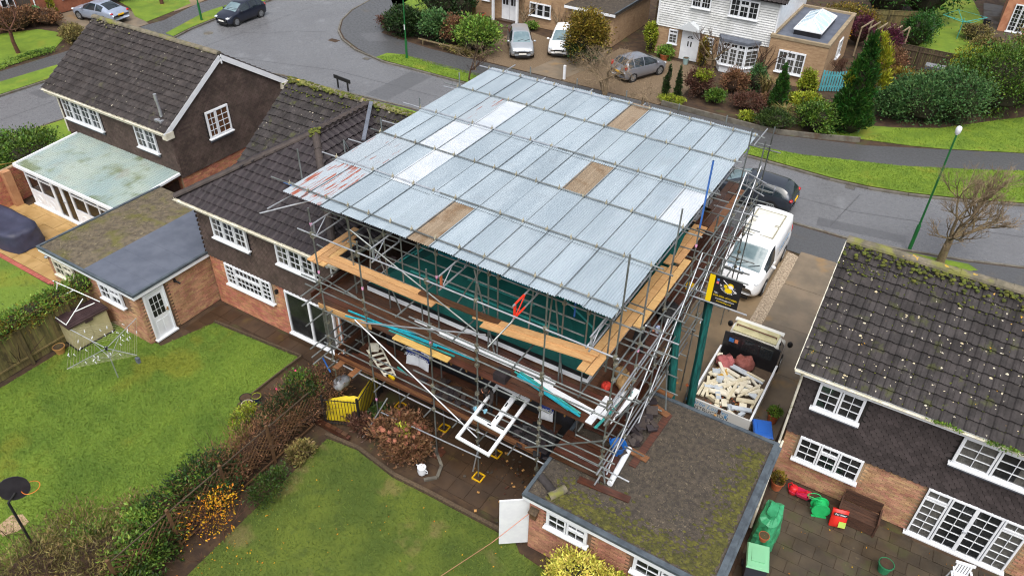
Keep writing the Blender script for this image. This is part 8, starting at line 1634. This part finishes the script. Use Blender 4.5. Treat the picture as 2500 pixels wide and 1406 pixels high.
# patio things by the right house
rc = thing('watering_can','red watering can against the brick wall','watering can',(.08,17.55,0),local=True); rm_ = M('red_plastic',(200,36,44),None,3,.4); MB().lathe([(.13,0),(.15,.1),(.12,.28),(.09,.3)],(0,0,0),14).build('body',rm_,rc,smooth=True); MB().tube((.1,0,.12),(.38,-.06,.34),.022,7).ball((.4,-.06,.36),(.05,.05,.04),8,5).build('spout',rm_,rc); MB().path([(-.02,0,.3),(-.12,0,.42),(-.2,0,.3),(-.14,0,.1)],.016,6).build('handle',rm_,rc)
rc2 = thing('toy_barrow','small magenta toy barrow beside the watering can','toy',(.38,17.5,0),local=True); mg = M('magenta_plastic',(190,40,80),None,3,.4); MB().add([(-.15,-.12,.12),(.15,-.12,.12),(.15,.12,.12),(-.15,.12,.12),(-.2,-.16,.26),(.22,-.16,.26),(.22,.16,.26),(-.2,.16,.26)],[(0,3,2,1),(0,1,5,4),(1,2,6,5),(2,3,7,6),(3,0,4,7)]).build('tray',mg,rc2); MB().tube((.2,-.03,.08),(.2,.03,.08),.08,12).build('wheel',T['black'],rc2); [MB().tube((-.15,s,.15),(-.42,s,.2),.012,6).build('handle',mg,rc2) for s in (-.1,.1)]
hr = thing('hose_reel','bright green hose reel on the dark patio','hose reel',(.95,17.2,0),R(20),local=True); gh = M('green_hose_plastic',(30,168,92),(40,184,104),4,.4)
MB().tube((0,-.12,.3),(0,.12,.3),.2,18).build('drum',gh,hr)
for y in (-.14,.14): MB().tube((0,y-.015,.3),(0,y+.015,.3),.27,20).build('flange',gh,hr); MB().beam((-.22,y,.02),(.22,y,.02),.05,.04).build('foot',gh,hr)
ho = MB(); pv = [(.0+.0,0,.55)]+[(-.25-.2*math.cos(t),.1,.62+.14*math.sin(t)) for t in np.linspace(0,5.5,14)]; ho.path(pv,.012,6); ho.build('hose_loop',gh,hr)
rb = thing('compost_bag','red printed compost bag slumped by the wooden bench','bag',(1.55,16.98,0),R(15),local=True)
vs=[];n=7
for j in range(n+1):
    for i in range(n+1):
        a_=i/n;b_=j/n;k=(math.sin(math.pi*a_)*math.sin(math.pi*b_))**.4; vs.append(((a_-.5)*.46,-.02-.1*k,.02+b_*.62))
m_=len(vs); vs+=[(x,-y+.02,z) for x,y,z in vs]; q_=[(j*(n+1)+i,j*(n+1)+i+1,(j+1)*(n+1)+i+1,(j+1)*(n+1)+i) for j in range(n) for i in range(n)]
MB().add(vs,q_+[tuple(m_+k for k in reversed(f)) for f in q_]).build('bag',M('red_bag',(214,44,34),None,3,.45),rb,smooth=True); MB().box((-.2,-.13,.48),(.2,-.125,.58)).build('black_band',T['black'],rb); MB().box((.0,-.135,.1),(.2,-.13,.3)).build('green_patch',M('lime_print',(170,200,90),None,3,.5),rb); text('Fertiliser',.09,rb,(0,-.133,.5),(R(90),0,0),T['upvc'],'lettering')
rb.rotation_euler = (R(-18),0,R(15))
be = thing('garden_bench','dark brown wooden storage bench against the brick wall','bench',(1.98,17.6,0)); wd2 = M('dark_wood',(78,52,38),(60,40,30),3,.7,piece=.15,stretch=(1,6,6))
for i in range(6): MB().box((1.45,17.78,.45+i*.075),(2.52,17.81,.515+i*.075)).build('back_slat',wd2,be)
for i in range(5): MB().box((1.45,17.2+i*.11,.42),(2.52,17.3+i*.11,.45)).build('seat_slat',wd2,be)
for i in range(4): MB().box((1.46,17.2,.04+i*.095),(2.51,17.22,.125+i*.095)).build('front_board',wd2,be)
for x in (1.42,2.52): MB().box((x,17.18,0),(x+.05,17.82,.62)).build('end_panel',wd2,be)
ch = thing('garden_chair','white plastic garden chair at the bottom right edge','chair',(4.86,16.7,0),R(10),local=True)
MB().box((-.23,-.22,.42),(.23,.22,.45)).build('seat',T['upvc'],ch)
for i in range(6): MB().box((-.2+i*.07,.2,.45),(-.155+i*.07,.23,.86)).build('back_slat',T['upvc'],ch)
MB().box((-.25,.19,.84),(.25,.24,.92)).build('top_rail',T['upvc'],ch)
for x in (-.22,.22):
    for y in (-.2,.2): MB().tube((x,y,.42),(x*1.15,y*1.15,0),.022,7).build('leg',T['upvc'],ch)
    MB().beam((x,-.22,.64),(x,.22,.64),.05,.03).build('armrest',T['upvc'],ch); MB().tube((x,-.2,.44),(x,-.2,.64),.018,6).build('arm_post',T['upvc'],ch)
rt2 = thing('rotary_clothes_line','folded-out turquoise rotary line on the far right lawn','clothes line',(-.6,68,0)); tqm = T['batten']; MB().tube((-.6,68,0),(-.6,68,1.6),.03,7).build('pole',tqm,rt2); [MB().tube((-.6,68,1.3),(-.6+1.6*math.cos(a),68+1.6*math.sin(a),1.75),.025,6).build('arm',tqm,rt2) for a in (.4,1.97,3.54,5.1)]
for k in range(4): MB().tube((-.6+1.6*math.cos(.4+k*1.57),68+1.6*math.sin(.4+k*1.57),1.75),(-.6+1.6*math.cos(1.97+k*1.57),68+1.6*math.sin(1.97+k*1.57),1.75),.012,4).build('washing_line',tqm,rt2)
fc = thing('garden_chair','dark garden chair on the far terrace','chair',(1.0,71.0,0),local=True); MB().box((-.25,-.25,.42),(.25,.25,.46)).build('seat',T['blackgloss'],fc); MB().box((-.25,.22,.46),(.25,.26,.95)).build('back',T['blackgloss'],fc); [MB().tube((x,y,0),(x,y,.42),.02,6).build('leg',T['blackgloss'],fc) for x in (-.22,.22) for y in (-.22,.22)]
pl2 = thing('low_planter','low dark brown planter edge at the corner of the patchy lawn','planter',(-13.9,11.75,0)); 
for r_ in range(3):
    for i in range(6): MB().box((-14.55+i*.235+(.1 if r_%2 else 0),11.62,.0+r_*.075),(-14.335+i*.235+(.1 if r_%2 else 0),11.76,.07+r_*.075)).build('brick',T['board_w'],pl2)
